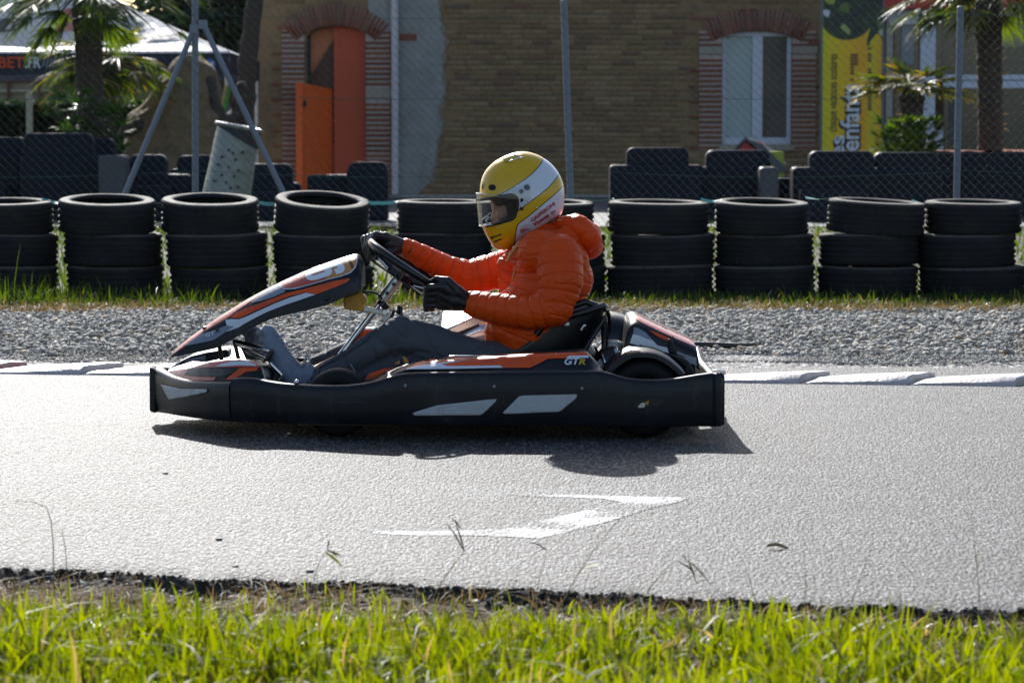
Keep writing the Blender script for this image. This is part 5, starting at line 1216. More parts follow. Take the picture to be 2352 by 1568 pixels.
# numeral 6 drawn lying on its side
SIX = [(375,820),(385,785),(430,745),(560,690),(700,625),(850,575),(1000,548),(1120,540),(1180,575),(1205,640),(1195,700),(1150,750),(1030,780),(975,680),(1055,645),(1058,628),(1030,625),(960,640),(905,662),(935,690),(945,730),(915,785),(860,815),(740,855),(600,895),(500,910),(420,890)]
fd(SIX, 'number_six', M_WHITETXT, ZS, step=3, off=.0036); fd([(500,800),(540,780),(760,708),(790,712),(785,728),(560,800),(510,806)], 'number_counter', M_PINK, ZS, step=3, off=.0046)
text_on('OUBET.FR', Z1(1650, 168), (2.6, 7.2), (7.6, -2.0), BF, 'small_lettering', M_BLKTXT, kart, off=.0040, weight=.02, space=.62)
text_on('GT', Z1(536, 784), (14.6, -4.4), (-1.0, -11.5), BF, 'lettering', M_LTBLUE, kart, off=.0042, weight=.025, shear=.2); text_on('R', Z1(613, 752), (15.5, -5.5), (-1.0, -13), BF, 'lettering', M_BLKTXT, kart, off=.0042, weight=.03, shear=.2)
for p, r in (((530,708),4),((1482,478),5)):
    c = Z1(*p); m = MB(); l_, n_, *_r = BF.ray_cast(CAMP, ray(*c).normalized())
    if l_ is not None: m.sphere(l_, (.010, .006, .010) if r > 4 else (.012, .012, .006), 10, 6); m.build('bolt', M_BLK, kart, 60)
m = MB(); m.tube([K(*Z1(757, 800), 0), K(*Z1(792, 952), 0)], .008, 8); m.tube([K(*Z1(640, 840), .05), K(*Z1(660, 960), .05)], .008, 8); m.build('fairing_strut', M_BLK, kart, 60)
# --- side pods
def side_pod(mir):
    secs = []
    T = [(800,886),(850,879),(880,862),(905,851),(930,841),(960,834.5),(1000,829),(1050,826),(1100,823),(1200,817),(1300,811),(1345,808)]
    xs_ = [800,830,850,880,905,930,960,1000,1050,1100,1150,1200,1250,1300,1342,1352,1362,1374,1386]
    for x in xs_:
        if x <= 1345: yt = interp(x, T)
        else: yt = interp(x, [(1345,808),(1352,812),(1386,850)])
        yl = interp(x, [(800,888),(870,876),(905,862),(930,856),(1000,852),(1386,851)]); ym = interp(x, [(800,887),(870,872),(905,858),(930,849),(1000,846),(1386,848.5)])
        if yt > ym - 1: ym = yt + .5; 
        if ym > yl: yl = ym + .4
        A, B, C_ = at(x, yl, 10.03), at(x, ym, 10.04), at(x, yt, 10.078); X_ = B.x
        sec = [Vector((X_, 10.035, .10)), Vector((X_, 10.032, A.z)), Vector((X_, 10.040, B.z)), Vector((X_, 10.075, C_.z-.004)), Vector((X_, 10.086, C_.z)), Vector((X_, 10.30, C_.z-.004)), Vector((X_, 10.335, C_.z-.03)), Vector((X_, 10.34, .10))]
        if mir: sec = [Vector((p.x, 2*Y0-p.y, p.z)) for p in sec]
        secs.append(sec)
    m = MB(); m.loft(secs); return m.build('side_pod', M_KART, kart, 30)
pod = side_pod(False); side_pod(True); BP = bvh_of(pod)
def pd(pts, nm, mat, **kw): return decal([ZP(*p) for p in pts], BP, nm, mat, kart, step=4, **kw)
pd([(330,300),(400,262),(520,225),(640,212),(780,193),(1000,182),(1300,170),(1700,160),(2100,150),(2112,178),(1920,183),(1885,208),(1715,212),(1540,302),(1280,304),(1255,285),(700,285),(560,310),(330,312)], 'orange_sticker', M_ORANGE, off=.003)
pd([(300,318),(440,285),(600,262),(950,222),(700,266),(660,275),(720,292),(1240,283),(1272,305),(900,314),(480,320)], 'white_sticker', M_LTBLUE, off=.0045)
pd([(1885,207),(1925,184),(2112,181),(2114,206)], 'white_sticker', M_LTBLUE, off=.0045)
def pt(body, x, y, sx, sy, mat): text_on(body, ZP(x, y), (sx, -.1*sx*.3), (0, -sy), BP, 'lettering', mat, kart, off=.005, weight=.03, shear=.25)
pt('GT', 1866, 274, 25, 21, M_LTBLUE); pt('R', 2012, 274, 25, 19, M_YELST)
m = MB(); s0 = at(*ZP(870,183), 10.09); m.sphere(s0, (.05,.008,.004), 10, 6); m.build('pod_catch', M_CHROME, kart, 60)
# --- wheels
def wheel(x, y, r, wd, side):
    pr = [(r*.50, -wd*.42), (r*.62, -wd*.5), (r*.80, -wd*.53), (r*.93, -wd*.47), (r*.985, -wd*.36), (r, -wd*.2), (r, wd*.2), (r*.985, wd*.36), (r*.93, wd*.47), (r*.80, wd*.53), (r*.62, wd*.5), (r*.50, wd*.42)]
    m = MB(); m.lathe(pr, (x, y, r), 56, 'y', closed=True); wo = m.build('wheel', M_KTYRE, kart, 50)
    m = MB(); m.lathe([(r*.51, -wd*.42), (r*.40, -wd*.40), (r*.36, -wd*.1), (r*.14, -wd*.05), (.012, -wd*.05), (.012, wd*.05), (r*.14, wd*.05), (r*.36, wd*.1), (r*.40, wd*.40), (r*.51, wd*.42)], (x, y, r), 32, 'y', closed=True); m.build('rim', M_ALU, wo, 40)
    m = MB(); m.lathe([(.001, -.05), (.03, -.05), (.03, .05), (.001, .05)], (x, y, r), 16, 'y'); m.build('hub', M_OCHRE, wo, 40); return wo
XR, XF = .462, -.610
for s in (-1, 1):
    wheel(XR, Y0 + s*.43, .139, .20, s); wheel(XF, Y0 + s*.435, .119, .125, s)
m = MB(); m.tube([(XR, Y0-.5, .139), (XR, Y0+.5, .139)], .020, 12); m.tube([(XF, Y0-.36, .128), (XF, Y0-.3, .128)], .012, 8); m.build('axle', M_ALU, kart, 60)
m = MB()
for s in (-1, 1):
    m.tube([(-1.15, Y0+s*.12, .075), (-.95, Y0+s*.22, .075), (XF, Y0+s*.30, .08), (-.3, Y0+s*.33, .07), (.1, Y0+s*.30, .07), (.45, Y0+s*.30, .085), (.62, Y0+s*.3, .09)], .015, 10); m.tube([(XF, Y0+s*.30, .08), (XF, Y0+s*.37, .12)], .013, 8)
    m.tube([(-.5, Y0+s*.32, .075), (-.5, Y0+s*.55, .11), (.2, Y0+s*.55, .11), (.2, Y0+s*.3, .075)], .010, 8)
m.tube([(-.3, Y0-.33, .07), (-.3, Y0+.33, .07)], .015, 10); m.tube([(.1, Y0-.3, .07), (.1, Y0+.3, .07)], .015, 10); m.tube([(.62, Y0-.3, .09), (.62, Y0+.3, .09)], .015, 10)
m.build('chassis_tube', M_BLK, kart, 60)
m = MB(); m.prism([(-1.2, Y0-.1, .052), (-.95, Y0-.24, .052), (-.05, Y0-.32, .052), (-.05, Y0+.32, .052), (-.95, Y0+.24, .052), (-1.2, Y0+.1, .052)], (0, 0, .004)); m.build('floor_tray', M_TRAY, kart, 30)
m = MB(); m.prism([(-.80, Y0-.36, .05), (-.74, Y0-.56, .05), (.33, Y0-.60, .05), (.33, Y0-.31, .05), (.66, Y0-.31, .05), (.66, Y0+.31, .05), (.33, Y0+.31, .05), (.33, Y0+.60, .05), (-.74, Y0+.56, .05), (-.80, Y0+.36, .05)], (0, 0, .003)); m.build('sun_block_tray', M_TRAY, kart, 30)  # added sheet that keeps sunlight off the ground beneath the kart
# --- rear wheel guard
def guard(mir):
    OUT = [(705,952),(770,880),(860,812),(930,762),(1020,722),(1120,712),(1230,716),(1330,735),(1430,775),(1520,830),(1600,895),(1660,950),(1692,990)]
    m = MB(); secs = []
    for i, (x, y) in enumerate(OUT):
        o_ = at(*ZR(x, y), 10.11); p_ = OUT[max(0, i-1)]; n_ = OUT[min(len(OUT)-1, i+1)]
        t = (at(*ZR(*n_), 10.11) - at(*ZR(*p_), 10.11)).normalized(); nrm = Vector((-t.z, 0, t.x)); 
        if nrm.z < 0: nrm = -nrm
        ins = .018
        S_ = [o_ - nrm*ins + Vector((0, -.004, 0)), o_ - nrm*.004 + Vector((0, -.003, 0)), o_ + Vector((0, .006, .002)), o_ + nrm*.003 + Vector((0, .22, .004)), o_ - nrm*.01 + Vector((0, .225, 0)), o_ - nrm*.012 + Vector((0, .02, 0)), o_ - nrm*ins + Vector((0, .012, 0))]
        if mir: S_ = [Vector((q.x, 2*Y0-q.y, q.z)) for q in S_]
        secs.append(S_)
    m.loft(secs); return m.build('wheel_guard', M_KART, kart, 45)
guard(False); guard(True)
m = MB(); q = lambda x, y, d=10.30: at(*ZR(x, y), d)
m.prism([q(1500,740), q(1690,800), q(1770,870), q(1810,960), q(1815,1010), q(1640,1010), q(1690,900)], (0, .03, 0)); m.build('guard_bracket', M_KART, kart, 40, bevel=.006)
# --- rear cover
TOPR = [(900,690),(915,610),(940,470),(958,365),(975,318),(1000,278),(1040,253),(1075,246),(1120,252),(1300,335),(1500,425),(1700,512),(1790,555),(1822,578),(1840,615),(1852,690),(1866,880),(1872,905)]
secs = []; CY = 10.62; HWR = .26
for x in list(np.linspace(902, 1000, 8)) + list(np.linspace(1020, 1800, 24)) + list(np.linspace(1815, 1870, 8)):
    yt = interp(x, TOPR); yb = interp(x, [(900,695),(1200,700),(1480,725),(1520,735),(1870,912)]) if x < 1520 else interp(x, [(1520,735),(1600,800),(1870,912)])
    dx, dt = ZR(x, yt); _, db = ZR(x, yb); zt = at(dx, dt, CY-.1).z; zb = min(zt-.006, at(dx, db, CY-HWR).z); X_ = at(dx, 780, CY-.2).x; sec = []
    for k in range(25):
        a = math.pi*k/24; u = -math.cos(a); u = math.copysign(abs(u)**.7, u); sec.append(Vector((X_, CY + u*HWR*(1 - .12*(max(0, 1-abs(u)**4.5)**(1/4.5))*0), zb + (zt-zb)*(max(0, 1-abs(u)**4.2))**(1/4.2))))
    secs.append(sec)
m = MB(); m.loft(secs); rc = m.build('rear_cover', M_KART, kart, 60); BR_ = bvh_of(rc)
def rd_(pts, nm, mat, **kw): return decal([ZR(*p) for p in pts], BR_, nm, mat, kart, step=3.5, **kw)
rd_([(1045,270),(1090,252),(1120,256),(1300,338),(1500,428),(1700,515),(1790,558),(1825,590),(1838,650),(1780,632),(1600,560),(1400,470),(1200,375),(1060,300)], 'pinkish_sticker', M_PINK)  # orange roof sticker reddened to paint the glare on it
rd_([(1040,490),(1120,508),(1180,535),(1290,570),(1350,632),(1470,658),(1490,725),(1350,690),(1200,655),(1000,602)], 'white_sticker', M_LTBLUE)
rd_([(1240,446),(1300,462),(1490,540),(1475,578),(1350,520)], 'orange_sticker', M_ORANGE)
rd_([(1055,405),(1110,415),(1200,470),(1290,568),(1180,533),(1120,506),(1042,486)], 'grey_sticker', M_GREYST, off=.0012)
rd_([(1590,700),(1700,745),(1832,785),(1840,880),(1800,880),(1760,850),(1700,800),(1600,760)], 'white_sticker', M_GREYST)
rd_([(1120,615),(1180,635),(1245,665),(1235,680),(1160,655),(1130,640)], 'small_lettering', M_BLKTXT, off=.003); rd_([(1585,735),(1690,770),(1685,785),(1595,755)], 'small_lettering', M_BLKTXT, off=.003)
m = MB(); m.prism([q(1480,545,10.352), q(1530,560,10.352), q(1590,740,10.352), q(1540,735,10.352), q(1495,720,10.352)], (0, .03, 0)); m.build('cover_rib', M_KART, kart, 40, bevel=.005)
# --- engine bits between seat and cover
m = MB(); secs = []
for (x, yt, yb) in ((690,215,640),(705,197,640),(760,192,640),(830,200,640),(900,218,640),(960,245,640),(1000,270,640),(1030,300,640)):
    dx, dt = ZR(x, yt); zt = at(dx, dt, 10.85).z; X_ = at(dx, 740, 10.8).x; secs.append([Vector((X_, 10.80 + .19*math.copysign(abs(math.cos(a))**.6, -math.cos(a)), .16 + (zt-.16)*math.sin(a)**.45)) for a in [math.pi*k/20 for k in range(21)]])
m.loft(secs); m.build('fuel_tank', M_BLKGLOSS, kart, 60)
m = MB(); a, b = q(688,740,10.52), q(905,572,10.52); m.box((a.x, 10.50, a.z), (b.x, 10.78, b.z)); m.build('engine_case', M_CASE, kart, 40, bevel=.015)
m = MB(); c0, c1 = at(*ZR(660,850), 10.40), at(*ZR(900,770), 10.40); m.tube([c0, c0.lerp(c1, .1), c0.lerp(c1, .9), c1], [.030, .044, .044, .028], 20); m.build('exhaust_can', M_CHROME, kart, 40)
m = MB(); p = c0.lerp(c1, .45); d = (c1-c0).normalized(); m.tube([p - d*.022, p + d*.022], .047, 20); m.build('exhaust_clamp', M_BLK, kart, 40); m = MB(); m.sphere(at(*ZR(768,838), 10.35), .009, 8, 6); m.build('bolt', M_CHROME, kart, 60)
m = MB(); m.tube([c0, c0 + Vector((-.04, .06, -.05)), c0 + Vector((-.02, .2, -.08))], .018, 10); m.build('exhaust_pipe', M_CASE, kart, 60)
# far side engine under a bright metal cover
m = MB(); q2 = lambda x, y, d: at(x, y, d)
sA = [q2(1012,762,10.98), q2(1018,755,10.98), q2(1098,722,10.98), q2(1112,722,10.98), q2(1180,722,10.98)]
m.prism([sA[0], sA[2], sA[4], Vector((sA[4].x, 10.98, .1)), Vector((sA[0].x, 10.98, .1))], (0, .24, .062)); m.build('engine_cover', M_CHROME, kart, 40, bevel=.006)
m = MB(); m.prism([q2(1058,778,10.90), q2(1100,760,10.90), q2(1130,760,10.90), q2(1130,768,10.90), q2(1062,782,10.90)], (0, .07, .018)); m.build('heat_shield', M_CHROME, kart, 40, bevel=.003)
m = MB(); m.prism([q2(1035,770,10.965), q2(1100,744,10.965), q2(1102,754,10.965), q2(1050,776,10.965)], (0, .012, 0)); m.build('cover_rib', M_BLK, kart, 40)
# --- seat
ST = [((1085,868), (0,-1), 20), ((1150,880), (-.1,-1), 50), ((1230,885), (-.25,-1), 95), ((1295,868), (-.55,-.85), 118), ((1338,828), (-.78,-.62), 120), ((1364,780), (-.88,-.45), 105), ((1380,738), (-.9,-.4), 80), ((1390,710), (-.92,-.35), 48)]
secs_o = []
for (c, nr, wl) in ST:
    nv = Vector((nr[0], nr[1])).normalized(); pts = []
    hw = .205 if wl > 60 else .19
    for k in range(17):
        u = -1 + 2*k/16; e = max(0, abs(u)-.55)/.45; off = wl*(e**1.5); px = c[0] + nv.x*off; py = c[1] + nv.y*off; w__ = math.copysign(min(1, abs(u)/.8)**.9, u)*hw
        pts.append(K(px, py, w__))
    secs_o.append(pts)
m = MB(); m.loft(secs_o, False, False); se = m.build('seat', M_SEAT, kart, 60); md = se.modifiers.new('s', 'SUBSURF'); md.levels = 2; md.render_levels = 2; md = se.modifiers.new('t', 'SOLIDIFY'); md.thickness = .014
rim_pts = [p for p in secs_o[-1]]
m = MB(); m.tube([secs_o[3][0]] + [s[0] for s in secs_o[4:]] + rim_pts[1:-1] + [s[-1] for s in reversed(secs_o[4:])], .012, 8); m.build('seat_piping', M_BLKGLOSS, kart, 60)
m = MB(); m.tube([K(1300,728,-.215), K(1345,716,-.22), K(1384,702,-.18), K(1394,708,-.05), K(1394,712,.1), K(1384,708,.2)], .013, 10); m.build('seat_hoop', M_BLKGLOSS, kart, 60)
for P_, r_ in (([K(1386,724,-.19), K(1390,760,-.19), K(1388,812,-.17), K(1386,880,-.25)], .012), ([K(1384,724,.19), K(1390,812,.19), K(1386,880,.25)], .012), ([K(1386,735,-.2), K(1325,830,-.235), K(1310,880,-.3)], .009)):
    m = MB(); m.tube(P_, r_, 10); m.build('seat_stay', M_BLK, kart, 60)
m = MB(); m.sphere(at(*ZR(205,370), 10.418), (.013, .008, .013), 12, 8); m.build('seat_bolt', M_ALU, kart, 60); m = MB(); m.capsule(at(*ZR(428,385), 10.42), .008, at(*ZR(395,435), 10.42), .006); m.build('chrome_lever', M_CHROME, kart, 60)
# --- steering
SWC = K(935, 612, 0); SU = Vector((.827, 0, -.563)); SAx = Vector((.563, 0, .827)); SR = .156
def rimp(deg, r=SR, lift=0): a = R(deg); return SWC + (SU*math.cos(a) + Vector((0, 1, 0))*math.sin(a))*r + SAx*lift
m = MB(); m.tube([rimp(6*i) for i in range(60)], .0145, 12, closed=True); sw = m.build('steering_wheel', M_BLKGLOSS, kart, 180)
m = MB()
for d in (20, 160, 270):
    m.tube([rimp(d, .15), rimp(d, .07, -.03), rimp(d, .03, -.045)], [.009, .012, .016], 8)
m.tube([SWC - SAx*.05, SWC - SAx*.028], .045, 16); m.build('spoke', M_BLK, sw, 60)
m = MB(); m.prism([rimp(a, .13, -.052) for a in (200, 160, 20, -20)], -SAx*.004); m.build('display_plate', M_BLK, sw, 30)
m = MB(); m.capsule(rimp(183, .10, -.035), .004, rimp(183, .055, -.045), .004); m.capsule(rimp(2, .06, -.045), .004, rimp(2, .11, -.03), .004); m.build('chrome_edge', M_CHROME, sw, 60)
colb = K(775, 826, 0); m = MB(); m.tube([SWC - SAx*.045, colb], .0125, 14); m.build('steering_column', M_CHROME, kart, 60)
cdv = (colb - SWC).normalized(); m = MB(); m.tube([SWC + cdv*.06, SWC + cdv*.155], .021, 16); m.build('column_collar', M_ALU, kart, 40)
m = MB()
for t in (.08, .12): m.tube([SWC + cdv*t + Vector((0, -.025, 0)), SWC + cdv*t + Vector((0, .025, 0))], .007, 10)
m.build('bolt', M_BLK, kart, 40)
q1 = lambda x, y, d=0.0: K(*Z1(x, y), d)
m = MB(); m.prism([q1(1618,512,-.035), q1(1945,572,-.035), q1(1945,612,-.035), q1(1618,548,-.035)], (0, .012, 0)); m.prism([q1(1618,512,.03), q1(1945,572,.03), q1(1945,612,.03), q1(1618,548,.03)], (0, .012, 0)); m.build('support_arm', M_ALU, kart, 40, bevel=.003)
m = MB(); m.tube([q1(1938,586,-.05), q1(1938,586,.06)], .011, 12); m.prism([q1(1915,595,-.02), q1(1960,580,-.02), q1(1985,640,-.02), q1(1945,668,-.02), q1(1915,640,-.02)], (0, .04, 0)); m.build('support_clamp', M_ALU, kart, 40, bevel=.002)
m = MB(); m.tube([q1(1908,540,0), q1(1945,505,0)], .024, 12); m.build('column_block', M_BLK, kart, 40)
m = MB(); m.prism([q1(1612,472,-.05), q1(1690,448,-.05), q1(1755,426,-.05), q1(1768,450,-.05), q1(1792,470,-.05), q1(1794,510,-.05), q1(1770,526,-.05), q1(1775,580,-.05), q1(1700,575,-.05), q1(1618,560,-.05)], (0, .10, 0)); m.build('foam_block', M_OCHRE, kart, 40, bevel=.010, segs=3)
m = MB(); m.tube([q1(1760,428,-.03), q1(1820,424,-.03), q1(1880,440,-.03), q1(1915,478,-.02), q1(1905,520,0)], .0048, 8); m.tube([q1(1985,640,0), q1(2010,575,0), q1(2030,570,0), q1(2040,600,0), q1(2050,530,0), q1(2066,545,0), q1(2066,620,0)], .0065, 8); m.build('cable', M_BLKGLOSS, kart, 60)
# fuel filler plate between the legs
m = MB(); m.prism([q1(1648,852,.02), q1(1702,722,.02), q1(1725,708,.02), q1(1862,712,.02), q1(1862,900,.02), q1(1640,900,.02)], (0, .10, 0)); m.build('floor_tank', M_LTBLUE, kart, 40, bevel=.008)
m = MB(); m.prism([q1(1672,846,.017), q1(1716,734,.017), q1(1735,720,.017), q1(1862,722,.017), q1(1862,880,.017), q1(1660,880,.017)], (0, .003, 0)); m.build('orange_sticker', M_ORANGE, kart, 40)
m = MB(); m.prism([at(*p, 10.36) for p in ((835,880),(845,860),(880,848),(915,845),(905,872),(870,884))], (0, .06, 0)); m.build('lower_tank', M_ORANGE, kart, 40, bevel=.006)
m = MB(); m.prism([at(*Z1(2075,930), 10.40), at(*Z1(2110,945), 10.40), at(*Z1(2142,1005), 10.40), at(*Z1(2100,1005), 10.40)], (0, .012, 0)); m.prism([at(*Z1(2010,990), 10.41), at(*Z1(2055,960), 10.41), at(*Z1(2060,995), 10.41)], (0, .012, 0)); m.build('strap_tab', M_OCHRE, kart, 40, bevel=.002)
# --- pedals
q1n = lambda x, y, d=-.16: K(*Z1(x, y), d)
m = MB(); m.tube([q1n(785,822,-.02), q1n(900,852,-.10), q1n(1050,895,-.22)], .011, 12); m.tube([q1n(800,840,.04), q1n(880,900,-.03), q1n(1000,960,-.08)], .009, 10); m.tube([q1n(1040,985,-.23), q1n(1125,1070,-.23), q1n(1130,1088,-.23), q1n(1098,1132,-.23)], .0085, 10); m.build('pedal_bar', M_CHROME, kart, 60)
m = MB(); m.prism([q1n(985,965,-.235), q1n(1035,880,-.235), q1n(1062,892,-.235), q1n(1060,915,-.235), q1n(1020,975,-.235)], (0, .05, 0)); m.prism([q1n(800,850,.0), q1n(850,860,.0), q1n(985,1000,.0), q1n(990,1110,.0), q1n(870,1000,.0)], (0, .06, 0)); m.build('pedal', M_BLK, kart, 40, bevel=.005)
m = MB(); m.sphere(at(*Z1(1247,1132), 10.06), .009, 10, 8); m.build('bolt', M_CHROME, kart, 60)
# ------------------------------------------------------------------ the rider
rider = thing('person', 'kart driver in orange padded jacket, grey trousers and yellow and white helmet', 'person', (.02, Y0, .06))
def seg_data(chains):
    S = []
    for cname, pts in chains.items():
        L_ = 0
        for (a, ra), (b, rb) in zip(pts, pts[1:]):
            S.append((np.array(a), np.array(b), ra, rb, L_)); L_ += (Vector(b)-Vector(a)).length
    return S
def along(co, S):
    best = np.full(len(co), 1e9); s = np.zeros(len(co))
    for a, b, ra, rb, L_ in S:
        d = b-a; ln = np.linalg.norm(d); t = np.clip(((co-a) @ d)/(ln*ln), 0, 1); r = ra + (rb-ra)*t
        q = np.linalg.norm(co - (a + t[:, None]*d), axis=1)/r; tt = ((co-a) @ d)/(ln*ln); m_ = q < best; best[m_] = q[m_]; s[m_] = (L_ + tt*ln)[m_]
    return s
def nzv(co, s, a): return np.array([mnoise.noise(Vector(c)*s)*a for c in co])
def quilt(chains, per, amp, wr=.003, ws=14):
    S = seg_data(chains)
    def f(co):
        s = along(co, S) + nzv(co, 5, .012); g = np.abs(np.sin(np.pi*s/per))
        rid = np.array([abs(mnoise.noise(Vector((c[0]*16, c[1]*16, c[2]*24)))) for c in co]); dd = per/np.pi*np.arcsin(np.clip(g, 0, 1))
        return amp*(.75*g**.5 - .6) - .0040*np.exp(-(dd/.0030)**2) + nzv(co, 34, .0011) + nzv(co, ws, wr) - .0020*np.maximum(0, .12 - rid)/.12*g
    return f
# arms
ARM_N = [(K(1283,592,-.20), .088), (K(1287,645,-.235), .084), (K(1276,706,-.25), .068), (K(1225,718,-.225), .064), (K(1160,712,-.17), .060), (K(1108,702,-.125), .053), (K(1088,697,-.105), .049)]
ARM_F = [(K(1228,596,.17), .082), (K(1150,620,.20), .071), (K(1080,636,.215), .062), (K(1030,622,.19), .055), (K(975,592,.15), .046), (K(934,569,.115), .036)]
TORSO = [(K(1255,566,0), .10), (K(1262,605,0), .135), (K(1262,655,0), .145), (K(1245,710,0), .145), (K(1222,760,0), .138), (K(1212,800,0), .125)]
TN, TF = [(p + Vector((0, -.075, 0)), r*.98) for p, r in TORSO], [(p + Vector((0, .075, 0)), r*.98) for p, r in TORSO]
m = MB(); m.chain(ARM_N, 18); m.chain(ARM_F, 18); m.chain(TN[1:], 20); m.chain(TF[1:], 20); m.chain(TORSO, 20)
m.capsule(K(1240,580,-.16), .085, K(1240,580,.16), .085); m.capsule(K(1300,640,-.1), .10, K(1300,640,.1), .10); m.capsule(K(1300,600,-.13), .085, K(1300,600,.13), .085)
m.capsule(K(1168,610,.02), .045, K(1190,700,.0), .07)          # chest front
m.chain([(K(1180,705,-.06), .075), (K(1150,765,-.08), .062), (K(1168,800,-.08), .045)], 14); m.chain([(K(1180,705,.08), .075), (K(1150,765,.08), .062), (K(1168,800,.08), .045)], 14)
m.chain([(K(1205,690,-.10), .08), (K(1172,752,-.12), .075), (K(1190,795,-.13), .06)], 14)
# collar under the helmet
m.chain([(K(1180,590,-.05), .035), (K(1205,600,-.10), .04), (K(1260,575,-.12), .05), (K(1310,545,-.10), .05)], 12); m.chain([(K(1180,590,.05), .035), (K(1205,600,.10), .04), (K(1260,575,.12), .05), (K(1310,545,.10), .05)], 12)
CH = {'n': ARM_N, 'f': ARM_F, 't': TORSO, 'tn': TN, 'tf': TF}
me = remesh(m, .0042, 3, quilt(CH, .044, .0020, .0028, 9)); link_world('jacket', me, M_JACKET, rider)
HOOD = [(K(1296,512,-.07), .026), (K(1330,520,-.11), .042), (K(1352,545,-.10), .046), (K(1356,566,-.03), .046), (K(1356,566,.03), .046), (K(1352,545,.10), .046), (K(1330,520,.11), .042), (K(1296,512,.07), .026)]
HOOD2 = [(K(1290,516,-.03), .03), (K(1322,516,-.03), .042), (K(1350,540,0), .05), (K(1362,566,.0), .040)]
m = MB(); m.chain(HOOD, 16); m.chain(HOOD2, 16); m.capsule(K(1320,540,-.08), .045, K(1320,540,.08), .045); m.capsule(K(1322,516,-.09), .036, K(1322,516,.09), .036)
SH = seg_data({'a': [(K(1270,500,0), .1), (K(1330,512,0), .1), (K(1385,590,0), .1)]})
def hoodd(co):
    s = along(co, SH) + nzv(co, 6, .012); return .0040*(np.abs(np.sin(np.pi*s/.034))**.32 - .8) + nzv(co, 16, .002)
me = remesh(m, .0046, 3, hoodd); link_world('hood', me, M_JACKET, rider)
m = MB(); p = [at(*Z6(1275,1000), 10.57), at(*Z6(1400,1010), 10.55), at(*Z6(1560,1005), 10.55), at(*Z6(1600,1025), 10.55)]; m.tube(p, .004, 8); m.tube([at(*Z6(1380,1050), 10.56), at(*Z6(1480,1045), 10.555), at(*Z6(1580,1030), 10.55)], .006, 8); m.build('drawcord', M_AMBER, rider, 60)
m = MB(); m.tube([K(1190,590,-.11), K(1180,630,-.115), K(1172,668,-.10), K(1176,690,-.09)], .0035, 8); m.build('zip', M_AMBER, rider, 60)
m = MB(); m.chain([(at(*Z6(760,1290), 10.51), .007), (at(*Z6(710,1370), 10.51), .009), (at(*Z6(650,1450), 10.515), .009), (at(*Z6(590,1570), 10.52), .004)], 8); me = remesh(m, .004, 2); link_world('neck_strap', me, M_AMBER, rider)
for (x, y) in ((1192,712),(1242,702)):
    c = (832.6 + x*.18305, 488.1 + y*.18305); 
# body (skin): one continuous figure under the clothes
m = MB()
hc = at(*Z6(690,800), Y0)
m.sphere(hc, (.085, .068, .108), 24, 16, Matrix.Rotation(R(-18), 3, 'Y')); m.sphere(at(*Z6(600,940), Y0), (.055, .05, .06), 18, 12)
face = lambda x, y, d=0.0: at(*Z6(x, y), Y0+d)
m.chain([(face(470,850), .020), (face(440,935), .016), (face(412,985), .013)], 10); m.sphere(face(430,992), (.018, .019, .012), 10, 8)                # nose
m.capsule(face(455,808,-.04), .016, face(455,808,.04), .016); m.capsule(face(470,1075,-.02), .014, face(470,1075,.02), .014); m.capsule(face(520,930,-.045), .02, face(520,930,.045), .02) # brow, mouth, cheek
m.sphere(face(700,880,-.068), (.018,.01,.03), 10, 8); m.sphere(face(700,880,.068), (.018,.01,.03), 10, 8)
m.chain([(face(720,1000), .055), (K(1248,560), .055), (K(1258,610), .11), (K(1250,700), .11), (K(1205,800), .11), (K(1200,850), .10)], 14)
m.chain([(K(1270,600,-.15), .06)] + [(p, r*.6) for p, r in ARM_N[1:]] + [(K(1060,690,-.11), .03)], 12); m.chain([(K(1240,600,.14), .06)] + [(p, r*.6) for p, r in ARM_F[1:]] + [(K(905,560,.10), .026)], 12)
for s, kn, an in ((-1, (925,775), (705,868)), (1, (905,790), (700,862))):
    m.chain([(K(1195,850,s*.09), .08), (K(*kn, s*.16), .05), (K(*an, s*.16), .03), (K(640,815, s*.15), .025)], 12)
me = remesh(m, .0065, 3); link_world('body', me, M_SKIN, rider)
m = MB()
for s in (-1, 1): m.sphere(face(482,858,s*.032), (.012,.013,.012), 12, 8)
m.build('eye', M_INSERT, rider, 60)
m = MB()
for s in (-1, 1): m.tube([face(455,800,s*.018), face(447,806,s*.032), face(470,815,s*.052)], .0055, 8); m.sphere(face(478,858,s*.034), (.010,.008,.007), 8, 6)
m.build('eyebrow', M_DARKHAIR, rider, 60)
# --- helmet
HP = [(800,85),(700,100),(600,132),(500,178),(420,225),(360,280),(310,338),(270,410),(245,490),(232,560),(228,620),(228,700),(232,800),(240,900),(250,1000),(262,1090),(285,1150),(330,1235),(385,1320),(430,1370),(490,1395),(545,1404),(600,1400),
      (700,1345),(820,1275),(940,1195),(1060,1105),(1180,1025),(1310,940),(1345,860),(1358,740),(1362,640),(1355,560),(1335,480),(1300,400),(1250,325),(1180,248),(1100,185),(1000,130),(900,98)]
CC = (790, 730)
hx = lambda x, y: K(*Z6(x, y), 0)
C3 = hx(*CC); HPx = [((hx(*p) - C3).x, (hx(*p) - C3).z) for p in HP]
def star(outline):
    A = np.array([math.atan2(z, x) for x, z in outline]); Rr = np.array([math.hypot(x, z) for x, z in outline]); o_ = np.argsort(A); A, Rr = A[o_], Rr[o_]
    A = np.concatenate([A-2*np.pi, A, A+2*np.pi]); Rr = np.concatenate([Rr, Rr, Rr])
    return lambda a: np.interp(a, A, Rr)
HW = .122
